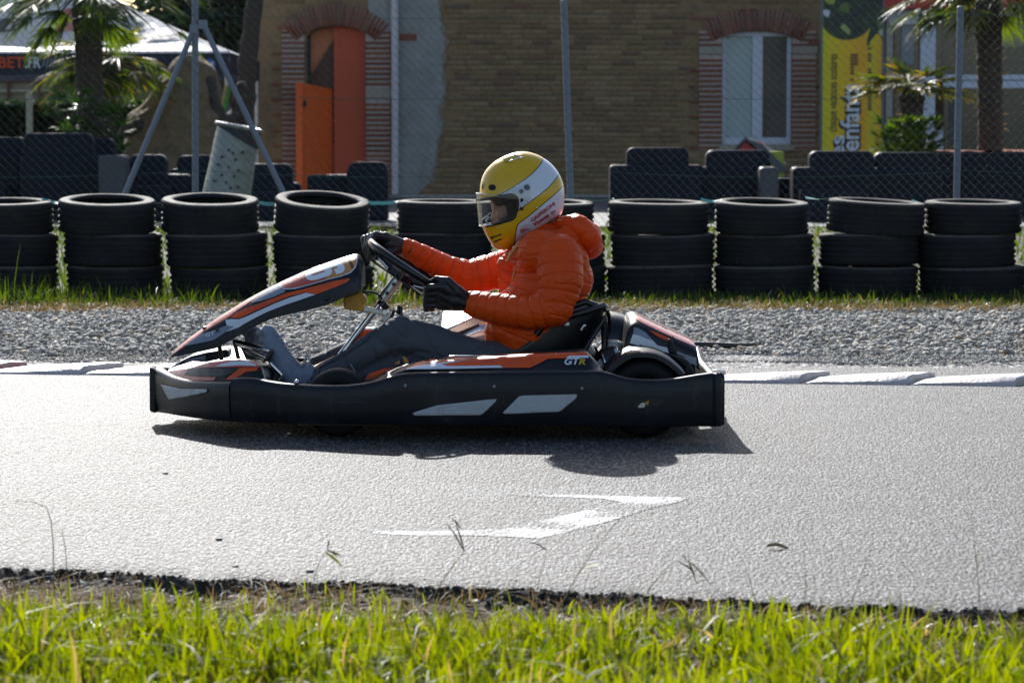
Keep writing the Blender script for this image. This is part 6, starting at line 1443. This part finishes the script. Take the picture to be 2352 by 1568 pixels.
def shell(outline, W, nphi=420, npsi=150, inset=0.0, smooth=5, p=2.25):
    a = np.linspace(0, 2*np.pi, nphi, endpoint=False); r = star(outline)(np.where(a > np.pi, a-2*np.pi, a)) - inset
    for _ in range(smooth): r = .5*r + .25*(np.roll(r, 1) + np.roll(r, -1))
    s = np.sin(np.linspace(-np.pi/2*.985, np.pi/2*.985, npsi)); g = (1-np.abs(s)**p)**(1/p)
    X = np.outer(g, r*np.cos(a)); Zz = np.outer(g, r*np.sin(a)); Yy = np.repeat((W*s)[:, None], nphi, 1)
    return X, Yy, Zz
def shell_mesh(X, Yy, Zz, keep=None, caps=True):
    n, k = X.shape; V = np.stack([X.ravel(), Yy.ravel(), Zz.ravel()], 1); F = []
    i = np.arange(n-1)[:, None]; j = np.arange(k)[None]; j2 = (j+1) % k
    Q = np.stack([i*k+j, (i+1)*k+j, (i+1)*k+j2, i*k+j2], 2).reshape(-1, 4)
    return V, Q
PORT = [(-400,700),(228,738),(300,724),(380,712),(480,690),(590,669),(640,664),(688,672),(720,700),(736,740),(738,790),(728,860),(700,955),(680,980),(640,1000),(560,1022),(480,1046),(400,1066),(330,1080),(262,1092),(-400,1092)]
def side_px(P):                       # photo spot of a helmet point, far half mirrored onto the near one
    q = C3 + Vector((P[0], -abs(P[1]), P[2])); return proj(q)
kz = 0.17213
def toZ6(d): return ((d[0]-1062.3)/kz, (d[1]-333.05)/kz)
X, Yy, Zz = shell(HPx, HW)
V, Q = shell_mesh(X, Yy, Zz); npx = np.array([toZ6(side_px(p)) for p in V])
def in_poly(pts, poly):
    x, y = pts[:, 0], pts[:, 1]; c = np.zeros(len(pts), bool); n = len(poly)
    for i in range(n):
        x1, y1 = poly[i]; x2, y2 = poly[i-1]; cond = ((y1 > y) != (y2 > y)); c ^= cond & (x < (x2-x1)*(y-y1)/((y2-y1) if y2 != y1 else 1e-9) + x1)
    return c
def sdist(pts, poly, closed=True):
    d = np.full(len(pts), 1e9); n = len(poly)
    for i in range(n if closed else n-1):
        a = np.array(poly[i]); b = np.array(poly[(i+1) % n]); e = b-a; t = np.clip(((pts-a) @ e)/(e @ e + 1e-9), 0, 1); d = np.minimum(d, np.linalg.norm(pts - (a + t[:, None]*e), axis=1))
    return d
L1 = [(1078,160),(1076,178),(1060,232),(1030,275),(1000,308),(950,362),(900,408),(845,452),(790,490),(720,536),(650,580),(595,612),(540,641),(485,672),(430,698),(380,720)]
L2 = [(1310,350),(1290,380),(1255,440),(1210,500),(1150,565),(1090,615),(1030,665),(960,718),(900,762),(840,808),(800,836),(750,868),(718,886),(690,900)]
L3 = [(1400,490),(1345,545),(1290,602),(1230,660),(1165,716),(1100,768),(1040,820),(980,868),(940,905),(895,942),(845,980),(800,1010),(760,1040),(744,1056),(733,1078),(724,1110),(712,1180),(700,1260),(690,1330),(684,1380)]
WA = L1 + [(380,1000)] + list(reversed(L2)) + [(1420,330),(1300,150),(1100,60)]
WB = L3 + [(700,1500),(1500,1300),(1500,490)]
px2m = kz*Y0/FPX
white = np.where(in_poly(npx, WA), 1, -1)*sdist(npx, WA); w2 = np.where(in_poly(npx, WB), 1, -1)*sdist(npx, WB); white = np.maximum(white, w2)*px2m
dl = np.minimum(np.minimum(sdist(npx, L1, False), sdist(npx, L2, False)), sdist(npx, L3, False))*px2m; line = .0034 - dl
TB = [(545,1404),(600,1400),(700,1345),(820,1275),(940,1195),(1060,1105),(1180,1025),(1310,940)]
trim = (13.0 - sdist(npx, TB, False))*px2m
hole = in_poly(npx, PORT) & (V[:, 0] < .0)
kf = ~(hole[Q].all(1)); Q1 = Q[kf]
hel = thing('helmet', None, None, (0, 0, 0)); del_ = hel; bpy.data.objects.remove(hel)
VW = V + np.array(C3) - np.array(rider.location)
# snap the rim of the opening: drop fully covered faces, then clip with a smooth gasket
me = np_mesh('helmet', VW, Q1, {'white': white, 'line': line, 'trim': trim}, True); helmet = link_mesh('helmet', me, M_HELMET, rider)
sl_ = helmet.modifiers.new('shell', 'SOLIDIFY'); sl_.thickness = .006; sl_.offset = -1
Xi, Yi, Zi = shell(HPx, HW-.010, 160, 60, .012); Vi, Qi = shell_mesh(Xi, Yi, Zi); ni = np.array([toZ6(side_px(p)) for p in Vi])
hi = in_poly(ni, PORT) & (Vi[:, 0] < 0); Qi = Qi[~hi[Qi].any(1)]
me = np_mesh('lining', Vi + np.array(C3) - np.array(rider.location), Qi[:, ::-1], None, True); link_mesh('lining', me, M_LINING, helmet)
hb = BVHTree.FromPolygons([Vector(v + np.array(C3)) for v in V], [list(q) for q in Q])
def on_hel(x, y, off=0.0):
    d = ray(*Z6(x, y)).normalized(); l_, n_, *_r = hb.ray_cast(CAMP, d)
    return None if l_ is None else l_ + n_*(off if n_.dot(d) < 0 else -off)
gas = [on_hel(*p) for p in [(240,730)] + PORT[2:-1]]; gas = [g_ for g_ in gas if g_ is not None]
m = MB(); m.tube(gas, .0055, 8); mir = [Vector((g_.x, 2*Y0-g_.y, g_.z)) for g_ in gas]; m.tube(mir, .0055, 8)
m.tube([gas[0], Vector((gas[0].x-.012, Y0, gas[0].z)), mir[0]], .0055, 8); m.tube([gas[-1], Vector((gas[-1].x-.012, Y0, gas[-1].z)), mir[-1]], .0055, 8); m.build('eyeport_gasket', M_LINING, helmet, 60)
def hdec(pts, nm, mat, off=.0012, step=2.5): return decal([Z6(*p) for p in pts], hb, nm, mat, helmet, step=step, off=off)
def ell(cx, cy, rx, ry, rot=0, n=22):
    c, s = math.cos(R(rot)), math.sin(R(rot)); return [(cx + rx*math.cos(q)*c - ry*math.sin(q)*s, cy + rx*math.cos(q)*s + ry*math.sin(q)*c) for q in [2*math.pi*i/n for i in range(n)]]
def slot(x0, x1, y0, y1, r): 
    P = []; 
    for cx, cy, a0 in ((x1-r, y0+r, -90), (x1-r, y1-r, 0), (x0+r, y1-r, 90), (x0+r, y0+r, 180)):
        for i in range(6): a = R(a0 + 18*i); P.append((cx + r*math.cos(a), cy + r*math.sin(a)))
    return P
hdec(slot(350,446,528,606,36), 'vent', M_LINING); hdec(ell(858,568,38,37), 'pivot_cap', M_BLKGLOSS, .004); hdec(ell(784,621,28,29), 'pivot_cap', M_BLKGLOSS, .004); hdec(ell(785,851,25,22), 'visor_stud', M_BLKGLOSS, .003)
m = MB(); p = on_hel(996, 838); m.sphere(p, (.0045,.004,.0045), 12, 8); p = on_hel(465, 1105); m.sphere(p, (.003,.003,.003), 10, 6); p = on_hel(1272,762); m.sphere(p, (.002,.002,.002), 8, 6); m.build('stud', M_CHROME, helmet, 60)
hdec([(372,1226),(420,1215),(515,1184),(523,1198),(430,1230),(408,1240),(412,1250),(382,1252)], 'chin_vent', M_LINING); hdec([(412,1286),(522,1243),(528,1258),(425,1302)], 'chin_vent', M_LINING)
hdec([(258,500),(278,488),(296,500),(294,560),(276,600),(262,608),(256,560)], 'shield_badge', M_YELST, .001); hdec([(266,535),(280,525),(284,545),(276,575),(268,590),(264,560)], 'shield_mark', M_BLKTXT, .0018)
hdec(ell(836,1120,78,52,-30), 'oval_outline', M_GREYST, .001); hdec(ell(836,1120,74,48,-30), 'oval_badge', M_LTBLUE, .0016)
def ht(body, x, y, ln, ang, h, mat, w_=.02, sh=0.0, nm='lettering'):
    Vt, Ft = text2d(body, weight=w_, shear=sh); k = ln/(max(v[0] for v in Vt)); a = R(ang); ux = (math.cos(a)*kz, math.sin(a)*kz); uy = (math.sin(a)*kz, -math.cos(a)*kz); o_ = Z6(x, y)
    stick([(o_[0] + vx*k*ux[0] + vy*h*uy[0], o_[1] + vx*k*ux[1] + vy*h*uy[1]) for vx, vy in Vt], Ft, hb, nm, mat, helmet, .0024)
ht('BELL', 785, 1172, 118, -30, 66, M_REDTXT, .03)
ht('GASPERONI', 928, 1024, 385, -36.5, 62, M_REDTXT, .028); ht('Vicente', 955, 1082, 245, -34, 64, M_REDTXT, .028, .1); ht('0+', 1195, 930, 72, -34, 60, M_REDTXT, .02)
# top vents
for pts in ([(530,196),(600,160),(640,150),(700,140),(735,138),(770,160),(740,185),(690,200),(620,238),(575,228)],):
    d_ = hdec(pts, 'top_vent', M_YELST, .0028); s_ = d_.modifiers.new('t', 'SOLIDIFY'); s_.thickness = .003; s_.offset = -1
m = MB()
for a, b in (((620,238),(700,205)), ((700,205),(800,178)), ((690,140),(760,172))): m.tube([on_hel(*a, .0045), on_hel((a[0]+b[0])/2, (a[1]+b[1])/2, .006), on_hel(*b, .004)], .0028, 8)
m.build('vent_lip', M_CHROME, helmet, 60)
# visor, lifted slightly off the shell
VP = []
for (x, y) in HP:
    VP.append((x, y))
def ins(o_, pts):
    return [p for p in o_ if not (p[0] < 300 and 560 < p[1] < 1120)] + pts
VPx = ins(HP, [(228,560),(184,640),(188,700),(195,780),(203,880),(212,980),(221,1072),(262,1100)])
VO = [((hx(*p) - C3).x, (hx(*p) - C3).z) for p in VPx]
Xv, Yv, Zv = shell(VO, HW+.007, 360, 120, -.002, 1); Vv, Qv = shell_mesh(Xv, Yv, Zv); nv_ = np.array([toZ6(side_px(p)) for p in Vv])
VIS = [(100,640),(190,640),(260,662),(480,630),(700,560),(860,500),(910,500),(945,540),(955,620),(930,700),(880,780),(830,860),(740,905),(712,965),(640,1005),(400,1068),(222,1078),(100,1078)]
iv = in_poly(nv_, VIS) & (Vv[:, 0] < .035); Qv = Qv[iv[Qv].all(1)]
me = np_mesh('visor', Vv + np.array(C3) - np.array(rider.location), Qv, None, True); link_mesh('visor', me, M_VISOR, helmet)
m = MB()
vb = BVHTree.FromPolygons([Vector(v + np.array(C3)) for v in Vv], [list(q) for q in Qv])
def on_vis(x, y):
    l_, n_, *_r = vb.ray_cast(CAMP, ray(*Z6(x, y)).normalized()); return l_
def edge_tube(pts, r):
    P = [on_vis(*p) for p in pts]; P = [p for p in P if p is not None]
    if len(P) > 1:
        m.tube(P, r, 6); m.tube([Vector((p.x, 2*Y0-p.y, p.z)) for p in P], r, 6); return P
ft = lambda x, y: hx(x, y)
tp_ = [Vector((ft(184+14*abs(s)**3*2, 642 + 16*abs(s)**2).x + .035*abs(s)**3, Y0 + s*.085, ft(184, 642 + 16*abs(s)**2).z)) for s in np.linspace(-1, 1, 15)]; m.tube(tp_, .0026, 6)
bp_ = [Vector((ft(221, 1076).x + .05*abs(s)**2.4, Y0 + s*.10, ft(221, 1076 - 25*abs(s)**3).z)) for s in np.linspace(-1, 1, 15)]; m.tube(bp_, .0022, 6)
m.build('visor_edge', clear_mat('visor_edge', (.75,.76,.76), .5), helmet, 60)
m = MB(); m.tube([K(*Z6(262,1066), -.05), K(*Z6(260,1000), -.05), K(*Z6(375,905), -.07)], .0022, 6); m.tube([K(*Z6(355,955), -.06), K(*Z6(315,1010), -.06), K(*Z6(335,1050), -.06), K(*Z6(380,1055), -.06)], .004, 6); m.build('breath_guard', M_LTBLUE, helmet, 60)
m = MB()
for s in (-1, 1): m.sphere(face(690,850,s*.072), (.030,.026,.070), 16, 12, Matrix.Rotation(R(-12), 3, 'Y')); m.capsule(face(640,1010,s*.075), .020, face(520,1070,s*.06), .016)
m.capsule(face(480,735,-.07), .022, face(480,735,.07), .022); m.capsule(face(480,735,-.05), .020, face(620,705,-.085), .020); m.capsule(face(480,735,.05), .020, face(620,705,.085), .020)
me = remesh(m, .005, 3); link_world('cheek_pad', me, M_LINING, helmet)
# --- trousers
def fold(amp):
    def f(co):
        q = nzv(co, 5, amp*1.0) + nzv(co, 13, amp*.3); rid = np.array([abs(mnoise.noise(Vector((c[0]*13 + c[2]*6, c[1]*8, c[2]*9)))) for c in co]); q -= amp*.85*(np.maximum(0, .15 - rid)/.15)**1.3
        # creases that fan out behind the knee
        kx = np.array(K(905, 800, -.2)); d = np.linalg.norm((co-kx)[:, [0, 2]], axis=1); a = np.arctan2(co[:, 2]-kx[2], co[:, 0]-kx[0]); q += amp*.6*np.sin(a*4 + .7)*np.exp(-((d-.07)/.06)**2)
        return q
    return f
m = MB()
m.capsule(K(1195,850,-.09), .115, K(1195,850,.09), .115); m.chain([(K(1200,800,-.08), .11), (K(1200,850,-.09), .11)]); m.chain([(K(1200,800,.08), .11), (K(1200,850,.09), .11)])
LEG_N = [(K(1190,848,-.11), .095), (K(1090,832,-.155), .088), (K(1000,798,-.165), .082), (K(925,771,-.165), .074), (K(875,793,-.165), .065), (K(800,836,-.165), .055), (K(735,866,-.165), .043), (K(706,873,-.165), .040)]
m.chain(LEG_N, 18); m.chain([(K(1000,840,-.165), .07), (K(900,845,-.165), .055), (K(820,866,-.165), .04)], 14)
LEG_F = [(K(1190,850,.11), .095), (K(1085,835,.155), .085), (K(990,810,.17), .077), (K(905,800,.175), .066), (K(830,805,.17), .056), (K(750,835,.165), .046), (K(690,858,.16), .04)]
m.chain(LEG_F, 18)
me = remesh(m, .0058, 3, fold(.007)); link_world('trousers', me, M_TROUS, rider)
m = MB(); m.tube([K(902,724,-.185), K(880,745,-.205), K(830,790,-.21), K(770,826,-.205), K(720,850,-.19)], .0018, 6); m.build('side_seam', M_BLK, rider, 60)
m = MB(); m.tube([at(*Z1(1668,990), 10.40), at(*Z1(1708,1055), 10.40)], .002, 6); m.build('seam_piece', M_GREYST, rider, 60)
# --- shoes
def shoe(d, dx, dy, near):
    m = MB(); k = lambda x, y, dd=0: K(x+dx, y+dy, d+dd)
    m.chain([(k(693,872), .044), (k(668,858), .044), (k(645,822), .039), (k(627,785), .036), (k(617,768), .031)], 16)
    m.chain([(k(672,872,-.012), .038), (k(648,840,-.012), .036), (k(620,785,-.012), .030)], 12); m.chain([(k(672,872,.012), .038), (k(648,840,.012), .036), (k(620,785,.012), .030)], 12); m.chain([(k(690,868), .045), (k(705,862), .044)], 12)
    me = remesh(m, .0042, 3, lambda co: nzv(co, 22, .0025)); s_ = link_world('shoe', me, M_SHOE if near else M_GREYST, rider)
    m = MB(); 
    for q in range(9):
        t = q/8; m.capsule(k(lerp(596,652,t), lerp(765,893,t), -.018), .014, k(lerp(596,652,t), lerp(765,893,t), .018), .014)
    me = remesh(m, .005, 3); link_world('sole', me, M_SOLE, s_)
    if near:
        m = MB()
        for q in range(5):
            t = q/4; a = k(lerp(640,690,t), lerp(780,840,t), -.030); b = k(lerp(646,700,t), lerp(775,834,t), .03); m.tube([a, a.lerp(b, .5) + Vector((.012, 0, .012)), b], .0032, 6)
        m.chain([(k(698,832,-.01), .004), (k(706,815,-.02), .004), (k(712,830,-.025), .004), (k(703,845,-.02), .004)], 6); m.build('shoelace', M_LACE, s_, 60)
shoe(-.165, 0, 0, True); shoe(.155, -34, -2, False)
# --- gloves
def glove(finger_sets, palm, cuff, nm_off=0):
    m = MB()
    for ch in finger_sets: m.chain(ch, 10)
    m.chain(cuff, 16)
    for a, ra, b, rb in palm: m.capsule(a, ra, b, rb, 12)
    return m
W = K(1082,697,-.105); fs = []; pal = []
for i in range(4):
    B = K(1016-1*i, 659+14*i, -.150+.016*i); Mi = K(985-2*i, 660+13.5*i, -.158+.018*i); Ti = K(976+1*i, 672+12*i, -.118+.012*i); T2 = K(990+i, 682+9*i, -.090+.01*i)
    fs.append([(B, .0150), (Mi, .0140), (Ti, .0125), (T2, .0110)]); pal.append((W, .030, B, .0195))
fs.append([(K(1050,668,-.140), .020), (K(1028,645,-.150), .0155), (K(1003,641,-.132), .0135), (K(985,652,-.105), .0120)])
pal += [(W, .030, K(1045,690,-.125), .032), (K(1045,690,-.125), .030, K(1015,675,-.13), .026), (W, .028, K(1050,668,-.14), .022)]
m = glove(fs, pal, [(K(1066,692,-.11), .034), (K(1084,697,-.106), .038), (K(1098,700,-.11), .040)])
me = remesh(m, .0030, 2, lambda co: nzv(co, 40, .0014) + nzv(co, 15, .002)); link_world('glove', me, M_GLOVE, rider)
W = K(925,565,.112); fs = []; pal = []
for i in range(4):
    B = K(884-9*i, 545-2.0*i + 1.2*i*i, .070+.020*i); Mi = K(862-8*i, 540+3*i, .050+.021*i); Ti = K(852-4*i, 556+5*i, .045+.021*i); T2 = K(855-2*i, 578+4*i, .050+.020*i); T3 = K(866-i, 590+1*i, .065+.018*i)
    fs.append([(B, .0165), (Mi, .0150), (Ti, .0138), (T2, .0125), (T3, .0115)]); pal.append((W, .026, B, .021))
fs.append([(K(892,580,.075), .018), (K(880,592,.055), .0150), (K(868,590,.04), .013)])
pal += [(W, .026, K(893,560,.085), .028), (W, .024, K(892,580,.075), .02)]
m = glove(fs, pal, [(K(905,562,.105), .027), (K(930,568,.113), .030), (K(942,573,.117), .031)])
me = remesh(m, .0030, 2, lambda co: nzv(co, 40, .0014) + nzv(co, 15, .002)); link_world('glove', me, M_GLOVE, rider)
m = MB()
for i in range(4):
    a = K(882-9*i, 533-2*i+1.2*i*i, .052+.020*i); b = K(862-8*i, 530+3*i, .032+.021*i); m.tube([a, a.lerp(b, .5) + Vector((0, -.002, .003)), b, K(848-4*i, 552+5*i, .028+.021*i)], .0016, 6)
m.build('glove_stitching', M_GREYST, rider, 60)
# ------------------------------------------------------------------ small things lying about and tall weeds
def pebble(x, y, wpx, label, mat=M_PEB, z=0.0, flat=.42):
    p = gnd(x, y, z); r = wpx/2*.74*p.y/FPX; bm = bmesh.new(); bmesh.ops.create_icosphere(bm, subdivisions=3, radius=r)
    for v in bm.verts: v.co *= 1 + .38*mnoise.noise(v.co/r*1.2 + Vector((x, y, 0))); v.co.z *= flat
    me = bpy.data.meshes.new('pebble'); bm.to_mesh(me); bm.free(); o = link_mesh('pebble', me, mat, None, 180); o.location = p + Vector((0, 0, r*flat*.7)); o.rotation_euler = (0, 0, x)
    tag(o, label, 'pebble', 'loose pebbles on the track')
pebble(503, 1240, 22, 'round grey pebble alone on the asphalt at lower left'); pebble(541, 1301, 20, 'flat brown pebble near the ragged asphalt edge'); pebble(711, 1313, 26, 'largest grey pebble by the asphalt edge under the bent weed')
pebble(380, 1088, 18, 'small dark pebble under the tip of the kart shadow'); pebble(975, 1330, 11, 'tiny dark pebble by the asphalt edge in the middle')
pebble(745, 1362, 28, 'bluish pebble in the dirt below the asphalt edge', M_STONE, -.05); pebble(430, 1357, 30, 'pale rounded pebble in the dirt on the left', M_PLAST, -.05); pebble(70, 1340, 40, 'pale flat stone at the far left of the dirt edge', M_PLAST, -.05); pebble(150, 1338, 52, 'brown flat stone beside the pale one in the dirt', M_STONEB, -.05); pebble(1630, 1412, 26, 'grey stone half in the grass right of centre', M_PEB, -.04)
# dry leaf
lf_ = gnd(1786, 1257, .004); m = MB(); rows = []
for i in range(9):
    t = i/8; wv = .012*math.sin(math.pi*t)**.8; rows.append([lf_ + Vector((-.028 + .056*t, -wv, .004 + .006*math.sin(t*5))), lf_ + Vector((-.028 + .056*t, 0, .001 + .004*math.sin(t*5))), lf_ + Vector((-.028 + .056*t, wv, .006 + .006*math.sin(t*4)))])
m.loft(rows, False, False); o = m.build('dry_leaf', pbr('dry_leaf', (.30, .19, .09), .7), None, 180); tag(o, 'small curled dry leaf lying on the asphalt', 'leaf')
# black hose in the gravel behind the kart
m = MB(); m.tube([at(1540,790,14.3), at(1620,792,14.3), at(1690,794,14.3), at(1738,790,14.3)], [.014,.016,.014,.005], 10); tag(m.build('rubber_strip', M_BLACKP, None, 60), 'flat black rubber strip lying on the gravel behind the kart', 'rubber strip')
# red scrap and white bits
def weed(pts, r, label, leaf=None, Y=6.35, head=None, mat=None):
    r *= .55
    P = [at(x, y, Y) for x, y in pts]; t = thing('weed', label, 'weed', (P[0].x, Y, P[0].z), 'tall weeds at the near edge of the track'); m = MB()
    fine = []
    for a, b in zip(P, P[1:]): fine += [a.lerp(b, q/3) for q in range(3)]
    fine.append(P[-1]); m.tube(fine, [lerp(r, r*.45, i/(len(fine)-1)) for i in range(len(fine))], 6); m.build('stem', mat or M_STEM, t, 60)
    if leaf:
        ls = LeafSet()
        for (x, y, dx, dy, L_) in leaf: ls.blade(at(x, y, Y), Vector((dx, random.uniform(-.3, .3), -dy)), L_, L_*.22, Vector((.3, 1, .4)), .2, random.uniform(.5, .8))
        ls.build('leaf', M_GRASS, t)
    if head:
        m = MB()
        for q in head:
            a, b = at(q[0], q[1], Y), at(q[2], q[3], Y); m.tube([a, a.lerp(b, .5) + Vector((0, .004, .004)), b], [.0012, .0022, .0006], 6)
        m.build('seed_head', M_SEEDH, t, 60)
M_STEM = pbr('weed_stem', (.20, .21, .07), .6); M_SEEDH = pbr('weed_seed', (.20, .16, .08), .7); M_DRYST = pbr('dry_stem', (.30, .25, .15), .7)
weed([(125,1380),(122,1250),(118,1200),(108,1165),(75,1152),(36,1150)], .0028, 'dry bent stalk folded over at the far left', Y=6.7, mat=M_DRYST)
weed([(160,1390),(150,1260),(142,1215)], .0026, 'short pale upright stalk beside the folded dry stalk', Y=6.6)
weed([(720,1330),(735,1285),(752,1262)], .0022, 'small weed with hooked green leaves left of centre', [(752,1262,.35,-.5,.05),(748,1268,.5,.35,.055),(752,1264,.9,.2,.04)], Y=6.75, head=[(752,1262,757,1238),(752,1264,775,1280)])
weed([(985,1390),(1015,1335),(1040,1300),(1068,1262)], .0024, 'thin weed with forked seed head left of the arrow tail', [(1020,1325,.5,-.8,.07)], Y=6.6, head=[(1066,1265,1045,1195),(1066,1265,1025,1200),(1060,1215,1036,1190)])
weed([(1230,1390),(1238,1330),(1256,1262)], .0022, 'slim weed below the middle of the painted arrow', Y=6.6, head=[(1256,1262,1215,1245)])
weed([(1285,1395),(1320,1330),(1365,1260),(1420,1195),(1432,1182)], .0024, 'long leaning weed with one yellow green leaf crossing the arrow', [(1340,1306,.8,-.45,.055)], Y=6.55)
weed([(1440,1425),(1500,1340),(1545,1290),(1580,1285)], .0024, 'arching weed with drooping spikes right of centre', Y=6.3, head=[(1580,1285,1600,1340),(1585,1290,1635,1345),(1560,1290,1600,1320),(1575,1285,1570,1275)])
weed([(1740,1400),(1722,1330),(1712,1310)], .0024, 'short brownish weed right of the arching spikes', Y=6.4, mat=M_DRYST)
weed([(1945,1410),(1975,1330),(2002,1258)], .0018, 'very thin straight weed on the right', Y=6.4); weed([(2250,1390),(2245,1310),(2238,1250),(2232,1190)], .0020, 'tall thin weed near the right edge', [(2245,1300,.1,-1,.05)], Y=6.4); weed([(1850,1400),(1850,1320),(1846,1262)], .0016, 'thin upright weed between arching spikes and straight weed', Y=6.4)
